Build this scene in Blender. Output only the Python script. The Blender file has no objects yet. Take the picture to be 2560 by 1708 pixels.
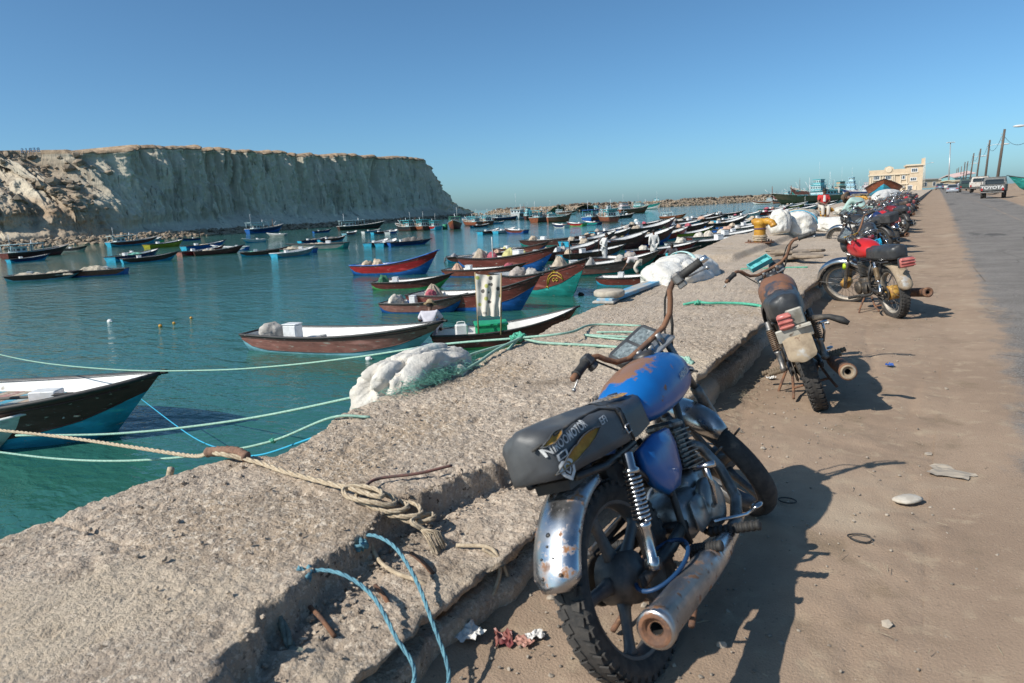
import bpy, math, random
import numpy as np
from mathutils import Vector, Matrix

SC = bpy.context.scene
COL = SC.collection
R = math.radians
# ------------------------------------------------------------------ camera
F_PX, CX, CY, CAM_H = 1700.0, 1280.0, 854.0, 1.45
ROLL = R(2.805); PITCH = R(11.04); YAW = R(31.93)
WZ = -1.95                                   # water level
_f = np.array([-math.sin(YAW)*math.cos(PITCH), math.cos(YAW)*math.cos(PITCH), -math.sin(PITCH)])
_r0 = np.cross(_f, [0, 0, 1]); _r0 /= np.linalg.norm(_r0); _u0 = np.cross(_r0, _f)
_c, _s = math.cos(ROLL), math.sin(ROLL)
_R = _c*_r0 - _s*_u0; _U = _s*_r0 + _c*_u0
CAMP = np.array([0, 0, CAM_H])
cam = bpy.data.cameras.new('camera'); camo = bpy.data.objects.new('camera', cam); COL.objects.link(camo)
camo.matrix_world = Matrix([[_R[0], _U[0], -_f[0], 0], [_R[1], _U[1], -_f[1], 0], [_R[2], _U[2], -_f[2], CAM_H], [0, 0, 0, 1]])
cam.sensor_width = 36; cam.lens = F_PX/2560*36; cam.clip_start = .05; cam.clip_end = 60000
cam.dof.use_dof = True; cam.dof.focus_distance = 6.0; cam.dof.aperture_fstop = 4.5
SC.camera = camo
# ------------------------------------------------------------------ sky and sun
SUN_DIR = Vector((-.50, -.86, 0)).normalized(); SUN_EL = R(40)
w = bpy.data.worlds.new('World'); SC.world = w; w.use_nodes = True
nt = w.node_tree; bg = nt.nodes['Background']
sky = nt.nodes.new('ShaderNodeTexSky'); sky.sky_type = 'NISHITA'; sky.sun_disc = False
sky.sun_elevation = SUN_EL; sky.sun_rotation = math.atan2(SUN_DIR.x, SUN_DIR.y)
sky.altitude = 0; sky.air_density = .7; sky.dust_density = 1.0; sky.ozone_density = 8.0
hs = nt.nodes.new('ShaderNodeMix'); hs.data_type = 'RGBA'; hs.blend_type = 'MULTIPLY'; hs.inputs[0].default_value = 1; hs.inputs[7].default_value = (.92, 1.10, .98, 1)
nt.links.new(sky.outputs[0], hs.inputs[6]); nt.links.new(hs.outputs[2], bg.inputs[0]); bg.inputs[1].default_value = .110
sl = bpy.data.lights.new('sun', 'SUN'); sl.energy = 4.2; sl.angle = R(.53); sl.color = (1, .95, .87)
so = bpy.data.objects.new('sun', sl); COL.objects.link(so)
sv = Vector((SUN_DIR.x*math.cos(SUN_EL), SUN_DIR.y*math.cos(SUN_EL), math.sin(SUN_EL)))
so.rotation_euler = sv.to_track_quat('Z', 'Y').to_euler(); so.location = sv*50
SC.view_settings.view_transform = 'Standard'; SC.view_settings.look = 'None'; SC.view_settings.exposure = .36; SC.view_settings.gamma = 1
SC.view_settings.use_curve_mapping = False
SC.render.engine = 'CYCLES'
SC.cycles.max_bounces = 6; SC.cycles.diffuse_bounces = 2; SC.cycles.glossy_bounces = 3; SC.cycles.transmission_bounces = 3
SC.cycles.use_denoising = True; SC.cycles.denoising_prefilter = 'ACCURATE'
SC.cycles.caustics_reflective = False; SC.cycles.caustics_refractive = False

# ------------------------------------------------------------------ helpers
def ray(px, py):
    return _f + _R*(px-CX)/F_PX + _U*(CY-py)/F_PX
def at(px, py, z=0.0):
    d = ray(px, py); t = (z-CAM_H)/d[2]; return Vector(CAMP + t*d)
def atd(px, py, dep):
    return Vector(CAMP + ray(px, py)*dep)
def hor(px):
    return 522 - .049*(px-1280)
def srgb(h):
    h = h.lstrip('#'); o = []
    for i in (0, 2, 4):
        c = int(h[i:i+2], 16)/255; o.append(c/12.92 if c <= .04045 else ((c+.055)/1.055)**2.4)
    return tuple(o)

def _h(ix, iy, iz):
    n = (ix.astype(np.int64)*374761393 + iy.astype(np.int64)*668265263 + iz.astype(np.int64)*2147483647 + 1013) & 0xffffffff
    n = ((n ^ (n >> 13))*1274126177) & 0xffffffff
    n = ((n ^ (n >> 16))*2246822519) & 0xffffffff
    return ((n ^ (n >> 15)) & 0xffffff)/float(0xffffff)
def vn(x, y, z=0.0):
    x, y, z = np.broadcast_arrays(np.asarray(x, float), np.asarray(y, float), np.asarray(z, float))
    fx, fy, fz = np.floor(x), np.floor(y), np.floor(z)
    u, v, q = x-fx, y-fy, z-fz
    u = u*u*(3-2*u); v = v*v*(3-2*v); q = q*q*(3-2*q)
    ix, iy, iz = fx.astype(np.int64), fy.astype(np.int64), fz.astype(np.int64)
    r = 0
    for a in (0, 1):
        for b in (0, 1):
            for c in (0, 1):
                r = r + _h(ix+a, iy+b, iz+c)*(u if a else 1-u)*(v if b else 1-v)*(q if c else 1-q)
    return r*2-1
def fbm(x, y, z=0.0, o=4, g=.5):
    r = 0; a = 1; s = 0
    for i in range(o):
        r = r + a*vn(np.asarray(x)*2**i+17*i, np.asarray(y)*2**i+5*i, np.asarray(z)*2**i); s += a; a *= g
    return r/s
def sstep(a, b, x):
    t = np.clip((np.asarray(x, float)-a)/(b-a), 0, 1); return t*t*(3-2*t)

def rotm(rx=0, ry=0, rz=0):
    return (Matrix.Rotation(rz, 3, 'Z') @ Matrix.Rotation(ry, 3, 'Y') @ Matrix.Rotation(rx, 3, 'X'))
class MB:
    """collects verts and faces of one mesh"""
    def __init__(s): s.v = []; s.f = []; s.m = []; s.sm = []
    def add(s, v, f, m=0, smooth=True):
        o = len(s.v); s.v += [tuple(p) for p in v]
        s.f += [tuple(i+o for i in q) for q in f]; s.m += [m]*len(f); s.sm += [smooth]*len(f); return s
    def box(s, c, d, rot=None, m=0, bev=0.0, smooth=False):
        x, y, z = (k/2 for k in d); M = rot or Matrix.Identity(3); c = Vector(c)
        if bev <= 0:
            P = [(a*x, b*y, e*z) for a in (-1, 1) for b in (-1, 1) for e in (-1, 1)]
            Fc = [(0, 1, 3, 2), (4, 6, 7, 5), (0, 4, 5, 1), (2, 3, 7, 6), (0, 2, 6, 4), (1, 5, 7, 3)]
        else:
            b_ = min(bev, x*.99, y*.99, z*.99); P = []; Fc = []
            ring = lambda X, Y, Z: [(X-b_, -Y, Z), (X, -Y+b_, Z), (X, Y-b_, Z), (X-b_, Y, Z), (-X+b_, Y, Z), (-X, Y-b_, Z), (-X, -Y+b_, Z), (-X+b_, -Y, Z)]
            P += [(p[0]*(x-b_)/x, p[1]*(y-b_)/y, -z) for p in ring(x, y, 0)]
            P += ring(x, y, -z+b_) + ring(x, y, z-b_)
            P += [(p[0]*(x-b_)/x, p[1]*(y-b_)/y, z) for p in ring(x, y, 0)]
            for k in range(3):
                for i in range(8):
                    j = (i+1) % 8; Fc.append((k*8+i, k*8+j, k*8+8+j, k*8+8+i))
            Fc.append(tuple(range(7, -1, -1))); Fc.append(tuple(range(24, 32)))
        return s.add([c + M @ Vector(p) for p in P], Fc, m, smooth)
    def tube(s, pts, rad, n=8, m=0, cap=True, smooth=True, flat=1.0):
        pts = [Vector(p) for p in pts]
        if not hasattr(rad, '__len__'): rad = [rad]*len(pts)
        V = []; Fc = []; up = None
        for i, p in enumerate(pts):
            t = (pts[min(i+1, len(pts)-1)]-pts[max(i-1, 0)])
            if t.length < 1e-9: t = Vector((0, 0, 1))
            t.normalize()
            if up is None:
                up = Vector((0, 0, 1)) if abs(t.z) < .9 else Vector((1, 0, 0))
            a = up.cross(t)
            if a.length < 1e-6: a = t.orthogonal()
            a.normalize(); b = t.cross(a); up = b
            for k in range(n):
                q = 2*math.pi*k/n; V.append(p + (a*math.cos(q)+b*math.sin(q)*flat)*rad[i])
        for i in range(len(pts)-1):
            for k in range(n):
                j = (k+1) % n; Fc.append((i*n+k, i*n+j, (i+1)*n+j, (i+1)*n+k))
        if cap: Fc.append(tuple(range(n-1, -1, -1))); Fc.append(tuple(range((len(pts)-1)*n, len(pts)*n)))
        return s.add(V, Fc, m, smooth)
    def lathe(s, prof, o=(0, 0, 0), ax=(0, 0, 1), n=16, m=0, smooth=True, cap=True):
        """prof: (radius, along)"""
        ax = Vector(ax).normalized(); a = ax.orthogonal().normalized(); b = ax.cross(a); o = Vector(o); V = []; Fc = []
        for r, h in prof:
            for k in range(n):
                q = 2*math.pi*k/n; V.append(o + ax*h + (a*math.cos(q)+b*math.sin(q))*r)
        L = len(prof)
        for i in range(L-1):
            for k in range(n):
                j = (k+1) % n; Fc.append((i*n+k, i*n+j, (i+1)*n+j, (i+1)*n+k))
        if cap:
            if prof[0][0] > 1e-5: Fc.append(tuple(range(n-1, -1, -1)))
            if prof[-1][0] > 1e-5: Fc.append(tuple(range((L-1)*n, L*n)))
        return s.add(V, Fc, m, smooth)
    def loft(s, rings, m=0, closed=True, smooth=True, cap=True):
        n = len(rings[0]); V = [p for r in rings for p in r]; Fc = []
        for i in range(len(rings)-1):
            for k in range(n if closed else n-1):
                j = (k+1) % n; Fc.append((i*n+k, i*n+j, (i+1)*n+j, (i+1)*n+k))
        if cap and closed: Fc.append(tuple(range(n-1, -1, -1))); Fc.append(tuple(range((len(rings)-1)*n, len(rings)*n)))
        return s.add(V, Fc, m, smooth)
    def ell(s, c, r, n=12, k=8, m=0, rot=None, fn=None):
        V = []; M = rot or Matrix.Identity(3)
        rings = []
        for i in range(k+1):
            a = math.pi*(i/k) ; a = min(max(a, .02), math.pi-.02)
            rings.append([Vector(c) + M @ Vector((r[0]*math.sin(a)*math.cos(2*math.pi*j/n), r[1]*math.sin(a)*math.sin(2*math.pi*j/n), -r[2]*math.cos(a))) for j in range(n)])
        if fn: rings = [[fn(p) for p in q] for q in rings]
        return s.loft(rings, m)
    def build(s, name, mats, parent=None, loc=None, rot=None):
        me = bpy.data.meshes.new(name); me.from_pydata(s.v, [], s.f)
        if not isinstance(mats, (list, tuple)): mats = [mats]
        for q in mats: me.materials.append(q)
        me.polygons.foreach_set('material_index', s.m); me.polygons.foreach_set('use_smooth', s.sm); me.update()
        return put(name, me, parent, loc, rot)
def put(name, me, parent=None, loc=None, rot=None):
    o = bpy.data.objects.new(name, me); COL.objects.link(o)
    if parent: o.parent = parent
    if loc is not None: o.location = loc
    if rot is not None: o.rotation_euler = rot
    return o
def gridmesh(name, P, mats, parent=None, smooth=True, flip=False, attr=None):
    """P: array (a,b,3)"""
    a, b, _ = P.shape; me = bpy.data.meshes.new(name)
    i = np.arange((a-1)*(b-1)); r = i//(b-1); c = i % (b-1); q = r*b+c
    Fc = np.stack([q, q+1, q+b+1, q+b], 1)
    if flip: Fc = Fc[:, ::-1]
    me.vertices.add(a*b); me.vertices.foreach_set('co', P.reshape(-1).astype(np.float32))
    me.loops.add(Fc.size); me.polygons.add(len(Fc))
    me.loops.foreach_set('vertex_index', Fc.reshape(-1).astype(np.int32))
    me.polygons.foreach_set('loop_start', np.arange(0, Fc.size, 4, dtype=np.int32))
    me.polygons.foreach_set('loop_total', np.full(len(Fc), 4, dtype=np.int32))
    me.polygons.foreach_set('use_smooth', np.full(len(Fc), smooth))
    me.update(calc_edges=True)
    if not isinstance(mats, (list, tuple)): mats = [mats]
    for m in mats: me.materials.append(m)
    if attr is not None:
        at_ = me.attributes.new('mask', 'FLOAT', 'POINT'); at_.data.foreach_set('value', attr.reshape(-1).astype(np.float32))
    return put(name, me, parent)
def tag(o, label=None, cat=None, group=None, kind=None):
    if label: o['label'] = label
    if cat: o['category'] = cat
    if group: o['group'] = group
    if kind: o['kind'] = kind
    return o
def empty(name, loc=(0, 0, 0), rot=(0, 0, 0), label=None, cat=None, group=None):
    o = bpy.data.objects.new(name, None); COL.objects.link(o); o.location = loc; o.rotation_euler = rot; o.empty_display_size = .1
    return tag(o, label, cat, group)
def copy_tree(o, parent=None):
    c = o.copy(); COL.objects.link(c); c.parent = parent
    for ch in KIDS(o): copy_tree(ch, c)
    return c
def KIDS(o): return [c for c in list(bpy.data.objects) if c.parent == o] if not hasattr(o, 'children') else list(o.children)

# ------------------------------------------------------------------ materials
def pm(name, c1, c2=None, sc=6, lo=.4, hi=.6, rough=.6, metal=0.0, bump=0.0, bsc=60, over=(), spec=.5, bdist=.004, det=5, coat=0, stretch=None, hue=None, alpha=None, trans=0, patch=None):
    """noise-mixed principled; over = [(colour, scale, lo, hi, rough, metal)]"""
    m = bpy.data.materials.new(name); m.use_nodes = True; t = m.node_tree; N = t.nodes; L = t.links
    b = N['Principled BSDF']; b.inputs['Roughness'].default_value = rough; b.inputs['Metallic'].default_value = metal
    b.inputs['Specular IOR Level'].default_value = spec
    if coat: b.inputs['Coat Weight'].default_value = coat; b.inputs['Coat Roughness'].default_value = .15
    if trans: b.inputs['Transmission Weight'].default_value = trans
    tc = N.new('ShaderNodeTexCoord'); src = tc.outputs['Object']
    if stretch:
        mp = N.new('ShaderNodeMapping'); mp.inputs['Scale'].default_value = stretch; L.new(src, mp.inputs[0]); src = mp.outputs[0]
    def noise(s, d=det, off=0):
        n = N.new('ShaderNodeTexNoise'); n.noise_dimensions = '4D'; n.inputs['W'].default_value = off
        n.inputs['Scale'].default_value = s; n.inputs['Detail'].default_value = d; n.inputs['Roughness'].default_value = .6
        L.new(src, n.inputs['Vector']); return n.outputs['Fac']
    def ramp(f, a, c):
        r = N.new('ShaderNodeMapRange'); r.inputs['From Min'].default_value = a; r.inputs['From Max'].default_value = c
        r.interpolation_type = 'SMOOTHSTEP'; L.new(f, r.inputs['Value']); return r.outputs['Result']
    def mix(f, A, B, ty='RGBA'):
        x = N.new('ShaderNodeMix'); x.data_type = ty; L.new(f, x.inputs['Factor'])
        ia, ib = (6, 7) if ty == 'RGBA' else (2, 3)
        for i, q in ((ia, A), (ib, B)):
            if hasattr(q, 'links'): L.new(q, x.inputs[i])
            else: x.inputs[i].default_value = (tuple(q)+(1,))[:4] if ty == 'RGBA' else q
        return x.outputs[2 if ty == 'RGBA' else 0]
    col = tuple(c1)
    if c2 is not None: col = mix(ramp(noise(sc), lo, hi), c1, c2)
    ro = rough; me_ = metal
    for k, (oc, s, a, c, orf, om) in enumerate(over):
        f = ramp(noise(s, 6, 3.7*(k+1)), a, c)
        col = mix(f, col, oc); ro = mix(f, ro, orf, 'FLOAT'); me_ = mix(f, me_, om, 'FLOAT')
    if patch:
        vd = N.new('ShaderNodeVectorMath'); vd.operation = 'DISTANCE'; L.new(tc.outputs['Object'], vd.inputs[0]); vd.inputs[1].default_value = patch[0]
        md = N.new('ShaderNodeMath'); md.operation = 'MULTIPLY_ADD'; L.new(vd.outputs['Value'], md.inputs[0]); md.inputs[1].default_value = -1/patch[1]; L.new(noise(22, 7, 5.5), md.inputs[2])
        f = ramp(md.outputs[0], -.22, -.08); col = mix(f, col, patch[2]); ro = mix(f, ro, .85, 'FLOAT'); me_ = mix(f, me_, 0.0, 'FLOAT')
    if hasattr(col, 'links'): L.new(col, b.inputs['Base Color'])
    else: b.inputs['Base Color'].default_value = col+(1,)
    if hasattr(ro, 'links'): L.new(ro, b.inputs['Roughness']); L.new(me_, b.inputs['Metallic'])
    if bump:
        bp = N.new('ShaderNodeBump'); bp.inputs['Strength'].default_value = bump; bp.inputs['Distance'].default_value = bdist
        L.new(noise(bsc, 6, 9.1), bp.inputs['Height']); L.new(bp.outputs[0], b.inputs['Normal'])
    m['n'] = 0
    return m
_mc = {}
def M(key, *a, **k):
    if key not in _mc: _mc[key] = pm(key, *a, **k)
    return _mc[key]
# ================================================================== SETTING
def zg(y): return np.interp(y, [-50, 8, 30, 60, 120, 250, 600, 4000], [0, 0, .14, .32, .48, .75, .9, .9])
def zgf(y): return float(zg(y))
# ---- water
def mat_water():
    m = bpy.data.materials.new('harbour_water'); m.use_nodes = True; t = m.node_tree; N = t.nodes; L = t.links; b = N['Principled BSDF']
    b.inputs['IOR'].default_value = 1.33; b.inputs['Roughness'].default_value = .04
    tc = N.new('ShaderNodeTexCoord')
    def noise(sx, sy, s, d, rz=0.0, dist=0):
        mp = N.new('ShaderNodeMapping'); mp.inputs['Scale'].default_value = (sx, sy, 1); mp.inputs['Rotation'].default_value = (0, 0, rz)
        L.new(tc.outputs['Object'], mp.inputs[0]); n = N.new('ShaderNodeTexNoise'); n.inputs['Scale'].default_value = s
        n.inputs['Detail'].default_value = d; n.inputs['Distortion'].default_value = dist; L.new(mp.outputs[0], n.inputs['Vector']); return n.outputs['Fac']
    big = noise(.35, 1.3, .045, 3, R(25)); 
    mr = N.new('ShaderNodeMapRange'); mr.inputs['From Min'].default_value = .38; mr.inputs['From Max'].default_value = .62
    mr.inputs['To Min'].default_value = .35; mr.inputs['To Max'].default_value = 1; L.new(big, mr.inputs[0])
    cm = N.new('ShaderNodeMix'); cm.data_type = 'RGBA'; L.new(mr.outputs[0], cm.inputs[0])
    cm.inputs[6].default_value = (.017, .088, .066, 1); cm.inputs[7].default_value = (.028, .125, .100, 1); L.new(cm.outputs[2], b.inputs['Base Color'])
    w1 = noise(.6, 1.5, 1.1, 3, R(20), .4); w2 = noise(.8, 1.6, 4.5, 3, R(35), .3); w3 = noise(1, 1, .22, 2, 0, .2)
    a = N.new('ShaderNodeMath'); a.operation = 'MULTIPLY_ADD'; L.new(w2, a.inputs[0]); a.inputs[1].default_value = .35; L.new(w1, a.inputs[2])
    a2 = N.new('ShaderNodeMath'); a2.operation = 'MULTIPLY_ADD'; L.new(w3, a2.inputs[0]); a2.inputs[1].default_value = 1.2; L.new(a.outputs[0], a2.inputs[2])
    bp = N.new('ShaderNodeBump'); bp.inputs['Distance'].default_value = .10; L.new(mr.outputs[0], bp.inputs['Strength']); L.new(a2.outputs[0], bp.inputs['Height'])
    L.new(bp.outputs[0], b.inputs['Normal']); return m
MW = mat_water()
g = np.zeros((2, 2, 3)); g[0, :, 0] = -30000; g[1, :, 0] = -1.6; g[:, 0, 1] = -400; g[:, 1, 1] = 40000; g[..., 2] = WZ
tag(gridmesh('water', g, MW), kind='structure')
sb = np.array(g); sb[..., 2] = WZ-6

# ---- quay slab (raised concrete edge)
OUT_Y = [-3, 1.2, 1.55, 1.88, 2.02, 2.11, 2.31, 2.51, 2.68, 3.06, 3.8, 5.0, 5.9, 6.8, 7.6, 9, 12, 18, 30, 60, 120, 200, 300]
OUT_X = [-3.0, -2.99, -3.03, -2.98, -2.86, -2.73, -2.75, -2.82, -2.93, -2.95, -3.0, -3.02, -3.15, -3.26, -3.3, -3.45, -3.9, -4.5, -5.4, -6.6, -8.5, -10, -12]
def x_out(y): return np.interp(y, OUT_Y, OUT_X) + .022*fbm(y*2.2, 3.1, o=3)*np.clip(1.4-np.asarray(y)/40, .3, 1.4) + .012*vn(y*9, 1.0)
def x_in(y): return -1.30 + .045*fbm(np.asarray(y)*1.3, 8.8, o=4) + .012*vn(np.asarray(y)*14, 4.4)
SL_Y = [-3, .5, .89, 1.19, 1.39, 1.67, 2.0, 2.26, 2.58, 2.68, 2.82, 3.0, 3.3, 3.6, 4.0, 4.3, 4.45, 5, 6, 300]
SL_X = [-1.5, -1.5, -1.5, -1.68, -1.72, -1.74, -1.80, -1.73, -1.66, -1.50, -1.2, -1.2, -1.55, -1.72, -1.66, -1.55, -1.12, -1.12, -1.12, -1.12]
def x_slab(y): return np.interp(y, SL_Y, SL_X) + .05*fbm(np.asarray(y)*2.6, 31.3, o=4) + .02*vn(np.asarray(y)*17, 2.2)
ys = list(np.arange(-.4, 1.0, .05)) + list(np.arange(1.0, 5.2, .0125)); y_ = ys[-1]; st = .0125
while y_ < 280: st *= 1.022; y_ += st; ys.append(y_)
ys = np.array(ys); nu = 150
u = np.linspace(0, 1, nu)[None, :]; Y = np.repeat(ys[:, None], nu, 1)
xo = x_out(ys)[:, None]; xi = x_in(ys)[:, None]; X = xo + (xi-xo)*u
near = np.clip(1.5-Y/14, .12, 1)
Z = .30 + zg(Y) + .012*fbm(X*1.1, Y*1.1, o=3) + near*(.012*fbm(X*24, Y*24, 1.5, o=3) + .0085*vn(X*75, Y*75, 3.3)) - near*.014*np.clip(fbm(X*15, Y*15, 7.7, o=2)-.28, 0, 1)/.3
# broken-off shelf on the land side
xs = x_slab(ys)[:, None] + .018*vn(X*22, Y*22, 5.1)
d = X - xs
shelf = sstep(-.006, .014, d)
Z = Z - shelf*(.112 + .022*fbm(X*7, Y*7, 2.2, o=3) + .03*sstep(0, .05, d)*np.exp(-d/.1)) 
# grooves, cracks and pits
gx = -2.78 - .03*np.sin(Y*1.3); gm = ((Y > 1.1) & (Y < 2.0)).astype(float)
Z -= .022*np.exp(-((X-gx+.012*vn(Y*20, 1.0))/.008)**2)*gm
gl = 1.21 + .05*(X+2.7) + .02*vn(X*9, .5)
Z -= .018*np.exp(-((Y-gl)/.010)**2)*((X < -2.35))
for (cy0, k, wv) in ((3.35, .35, .1), (5.6, -.2, .08), (8.2, .1, .12), (11.5, .1, .1), (2.75, .5, .1)):
    cl = cy0 + k*(X+2.2) + wv*fbm(X*3, cy0, o=3); Z -= .010*np.exp(-((Y-cl)/.008)**2)*(fbm(X*2, Y*2, 9.9+cy0, o=2) > -.15)
# rounded crumbly rims
Z -= near*.008*np.exp(-(X-xo)/.012) + near*.008*np.exp(-(xi-X)/.012)
# raised apron under the first bollard
ap = sstep(12.6, 12.8, Y)*sstep(-3.0, -3.15, X)*sstep(19.6, 19.3, Y); Z += .10*ap
top = np.stack([X, Y, Z], 2)
# outer wall
no = 14; tz = np.linspace(0, 1, no)[None, :]
zo = Z[:, :1] + (WZ-.6-Z[:, :1])*tz; 
ow = np.stack([xo - .0*tz + .03*fbm(ys[:, None]*3, zo*3, 2.0, o=3)*sstep(0, .15, tz) + .10*sstep(.08, .2, tz)*np.ones_like(zo), np.repeat(ys[:, None], no, 1), zo], 2)[:, ::-1]
# inner face: slab lip, dark recess, wall below
prof = [(0, 0), (.006, -.05), (.0, -.14), (-.05, -.30), (-.075, -.36), (-.07, -.42), (.01, -.48), (.03, -.7), (.03, -1.0), (.04, -1.6)]
zi = Z[:, -1:]; hgt = np.clip(zi - zg(ys)[:, None], .05, 1)
iw = np.stack([np.stack([xi[:, 0] + a + .025*fbm(ys*5, k*1.7, 4.4, o=3)*(k > 0), ys, zi[:, 0] + b*hgt[:, 0]*.95 + .012*vn(ys*8, k*2.0)*(k > 0)], 1) for k, (a, b) in enumerate(prof)], 1)
QP = np.concatenate([ow[:, :-1], top, iw[:, 1:]], 1)
def mat_concrete():
    m = pm('rough_quay_concrete', (.46, .372, .29), (.37, .297, .23), sc=2.2, lo=.38, hi=.66, rough=.95, bump=1.0, bsc=62, bdist=.020, spec=.15,
           over=[((.40, .305, .215), 1.1, .50, .68, .95, 0), ((.22, .19, .155), 5.5, .58, .74, .9, 0), ((.58, .49, .39), 48, .53, .59, .92, 0), ((.12, .095, .072), 52, .595, .65, .95, 0), ((.50, .41, .31), .55, .52, .62, .95, 0), ((.27, .21, .155), .9, .60, .70, .95, 0), ((.64, .56, .46), 95, .62, .67, .9, 0)])
    return m
MC = mat_concrete()
tag(gridmesh('quay', QP, MC, flip=False), kind='structure')

# ---- ground sheet
xl = list(np.arange(-1.6, 1.2, .02)); st = .02
while xl[-1] < 3000: st *= 1.13; xl.append(xl[-1]+st)
yl = [-60, -20, -8, -3, -1] + list(np.arange(-.2, 6.5, .022)); st = .022
while yl[-1] < 5000: st *= 1.035; yl.append(yl[-1]+st)
xl = np.array(xl); yl = np.array(yl); X, Y = np.meshgrid(xl, yl)
nr = np.clip(1.6-np.hypot(X, Y)/9, 0, 1)
Z = zg(Y) + nr*(.016*fbm(X*1.6, Y*1.6, o=3) + .006*fbm(X*9, Y*9, 3.0, o=3) + .002*vn(X*45, Y*45)) 
Z += .05*np.exp(-np.clip(X+1.28, 0, 9)/.10)*np.clip(.6+fbm(Y*1.7, .3, o=2), 0, 1.3)
for tx, ty0, ty1 in ((-.92, 3.4, 5.4), (-.20, .6, 3.4), (.05, 1.0, 7), (-.45, 5.2, 9.5)):          # tyre tracks
    c = tx + .12*np.sin(Y*.9+tx*7); Z -= .008*np.exp(-((X-c-.04*fbm(Y*.8, tx, o=2))/.035)**2)*(1+.5*np.sin(Y*140))*np.clip(.6+1.2*fbm(Y*1.3, tx*3, o=2), 0, 1)*sstep(ty0, ty0+.4, Y)*sstep(ty1, ty1-.5, Y)
Z += sstep(4.6, 7.5, X)*sstep(14, 45, Y)*.10 + sstep(8, 14, X)*.6*np.clip(1+fbm(X*.3, Y*.3, o=2), 0, 2)*sstep(10, 40, Y)
SAND_A = ((.345, .252, .18), (.29, .21, .15)); SAND_K = dict(sc=1.4, lo=.4, hi=.62, rough=.97, bump=.8, bsc=110, bdist=.008, spec=.1,
        over=[((.385, .295, .208), 7, .52, .68, .95, 0), ((.24, .178, .122), 3.2, .55, .72, .95, 0), ((.20, .155, .115), 60, .61, .68, .95, 0), ((.55, .47, .38), 110, .655, .69, .9, 0), ((.19, .145, .10), .8, .66, .76, .9, 0), ((.42, .33, .24), .45, .56, .68, .95, 0)])
MS = pm('dusty_sand', *SAND_A, **SAND_K)
tag(gridmesh('ground', np.stack([X, Y, Z], 2), MS, flip=True), kind='structure')

# ---- road
def mat_asphalt():
    m = pm('sandy_asphalt', *SAND_A, **SAND_K)
    t = m.node_tree; N = t.nodes; L = t.links; b = N['Principled BSDF']; old = b.inputs['Base Color'].links[0].from_socket
    a = N.new('ShaderNodeAttribute'); a.attribute_name = 'mask'; tc = N.new('ShaderNodeTexCoord')
    def noise(s, d=6, r=.65, sc=(1, 1, 1)):
        mp = N.new('ShaderNodeMapping'); mp.inputs['Scale'].default_value = sc; L.new(tc.outputs['Object'], mp.inputs[0])
        n = N.new('ShaderNodeTexNoise'); n.inputs['Scale'].default_value = s; n.inputs['Detail'].default_value = d; n.inputs['Roughness'].default_value = r; L.new(mp.outputs[0], n.inputs['Vector']); return n.outputs['Fac']
    def rng(f, lo, hi):
        r = N.new('ShaderNodeMapRange'); r.inputs['From Min'].default_value = lo; r.inputs['From Max'].default_value = hi; r.interpolation_type = 'SMOOTHSTEP'; L.new(f, r.inputs[0]); return r.outputs[0]
    def mix(f, A, B):
        x = N.new('ShaderNodeMix'); x.data_type = 'RGBA'; L.new(f, x.inputs[0])
        for i, q in ((6, A), (7, B)):
            if hasattr(q, 'links'): L.new(q, x.inputs[i])
            else: x.inputs[i].default_value = tuple(q)+(1,)
        return x.outputs[2]
    asp = mix(rng(noise(1.2), .4, .6), (.165, .150, .135), (.215, .196, .176))
    asp = mix(rng(noise(70, 4), .52, .60), asp, (.30, .275, .25)); asp = mix(rng(noise(90, 4), .56, .64), asp, (.06, .055, .05))
    asp = mix(rng(noise(.7, 5, .6, (1, .35, 1)), .56, .66), asp, (.10, .095, .09))
    vo = N.new('ShaderNodeTexVoronoi'); vo.feature = 'DISTANCE_TO_EDGE'; vo.inputs['Scale'].default_value = .55; L.new(tc.outputs['Object'], vo.inputs['Vector'])
    asp = mix(rng(vo.outputs['Distance'], .007, .002), asp, (.11, .10, .09))
    s_ = N.new('ShaderNodeMath'); s_.operation = 'ADD'; L.new(a.outputs['Fac'], s_.inputs[0]); L.new(noise(2.6, 10, .75, (1.1, .6, 1)), s_.inputs[1])
    f = rng(s_.outputs[0], .86, 1.12)
    L.new(mix(f, asp, old), b.inputs['Base Color']); return m
yr = [-60., -10, -2]; st = .1
while yr[-1] < 900: yr.append(yr[-1]+st); st *= 1.04
yr = np.array(yr); lx = np.interp(yr, [-60, 3, 8, 20, 60, 200, 900], [-.05, .05, .15, .15, .2, .3, .4]); rx = np.interp(yr, [-60, 40, 60, 120, 900], [4.3, 4.3, 4.7, 5.2, 6])
tt = np.linspace(0, 1, 60)[None, :]; X = lx[:, None] + (rx-lx)[:, None]*tt; Y = np.repeat(yr[:, None], 60, 1)
Z = zg(Y) + .022 + .012*np.sin(tt*math.pi) - .02*(1-sstep(0, .1, tt)) - .02*sstep(.93, 1, tt) 
# sand drifted over both edges and along a worn middle line
mk = np.clip(1-(X-lx[:, None])/.95, 0, 1)*1.0 + np.clip(1-(rx[:, None]-X)/.9, 0, 1)*.9 + .50*np.exp(-((X-2.55-.12*fbm(Y*.1, 2.0))/.09)**2)*sstep(9, 16, Y)
tag(gridmesh('road', np.stack([X, Y, Z], 2), mat_asphalt(), flip=True, attr=mk), kind='structure')

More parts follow.
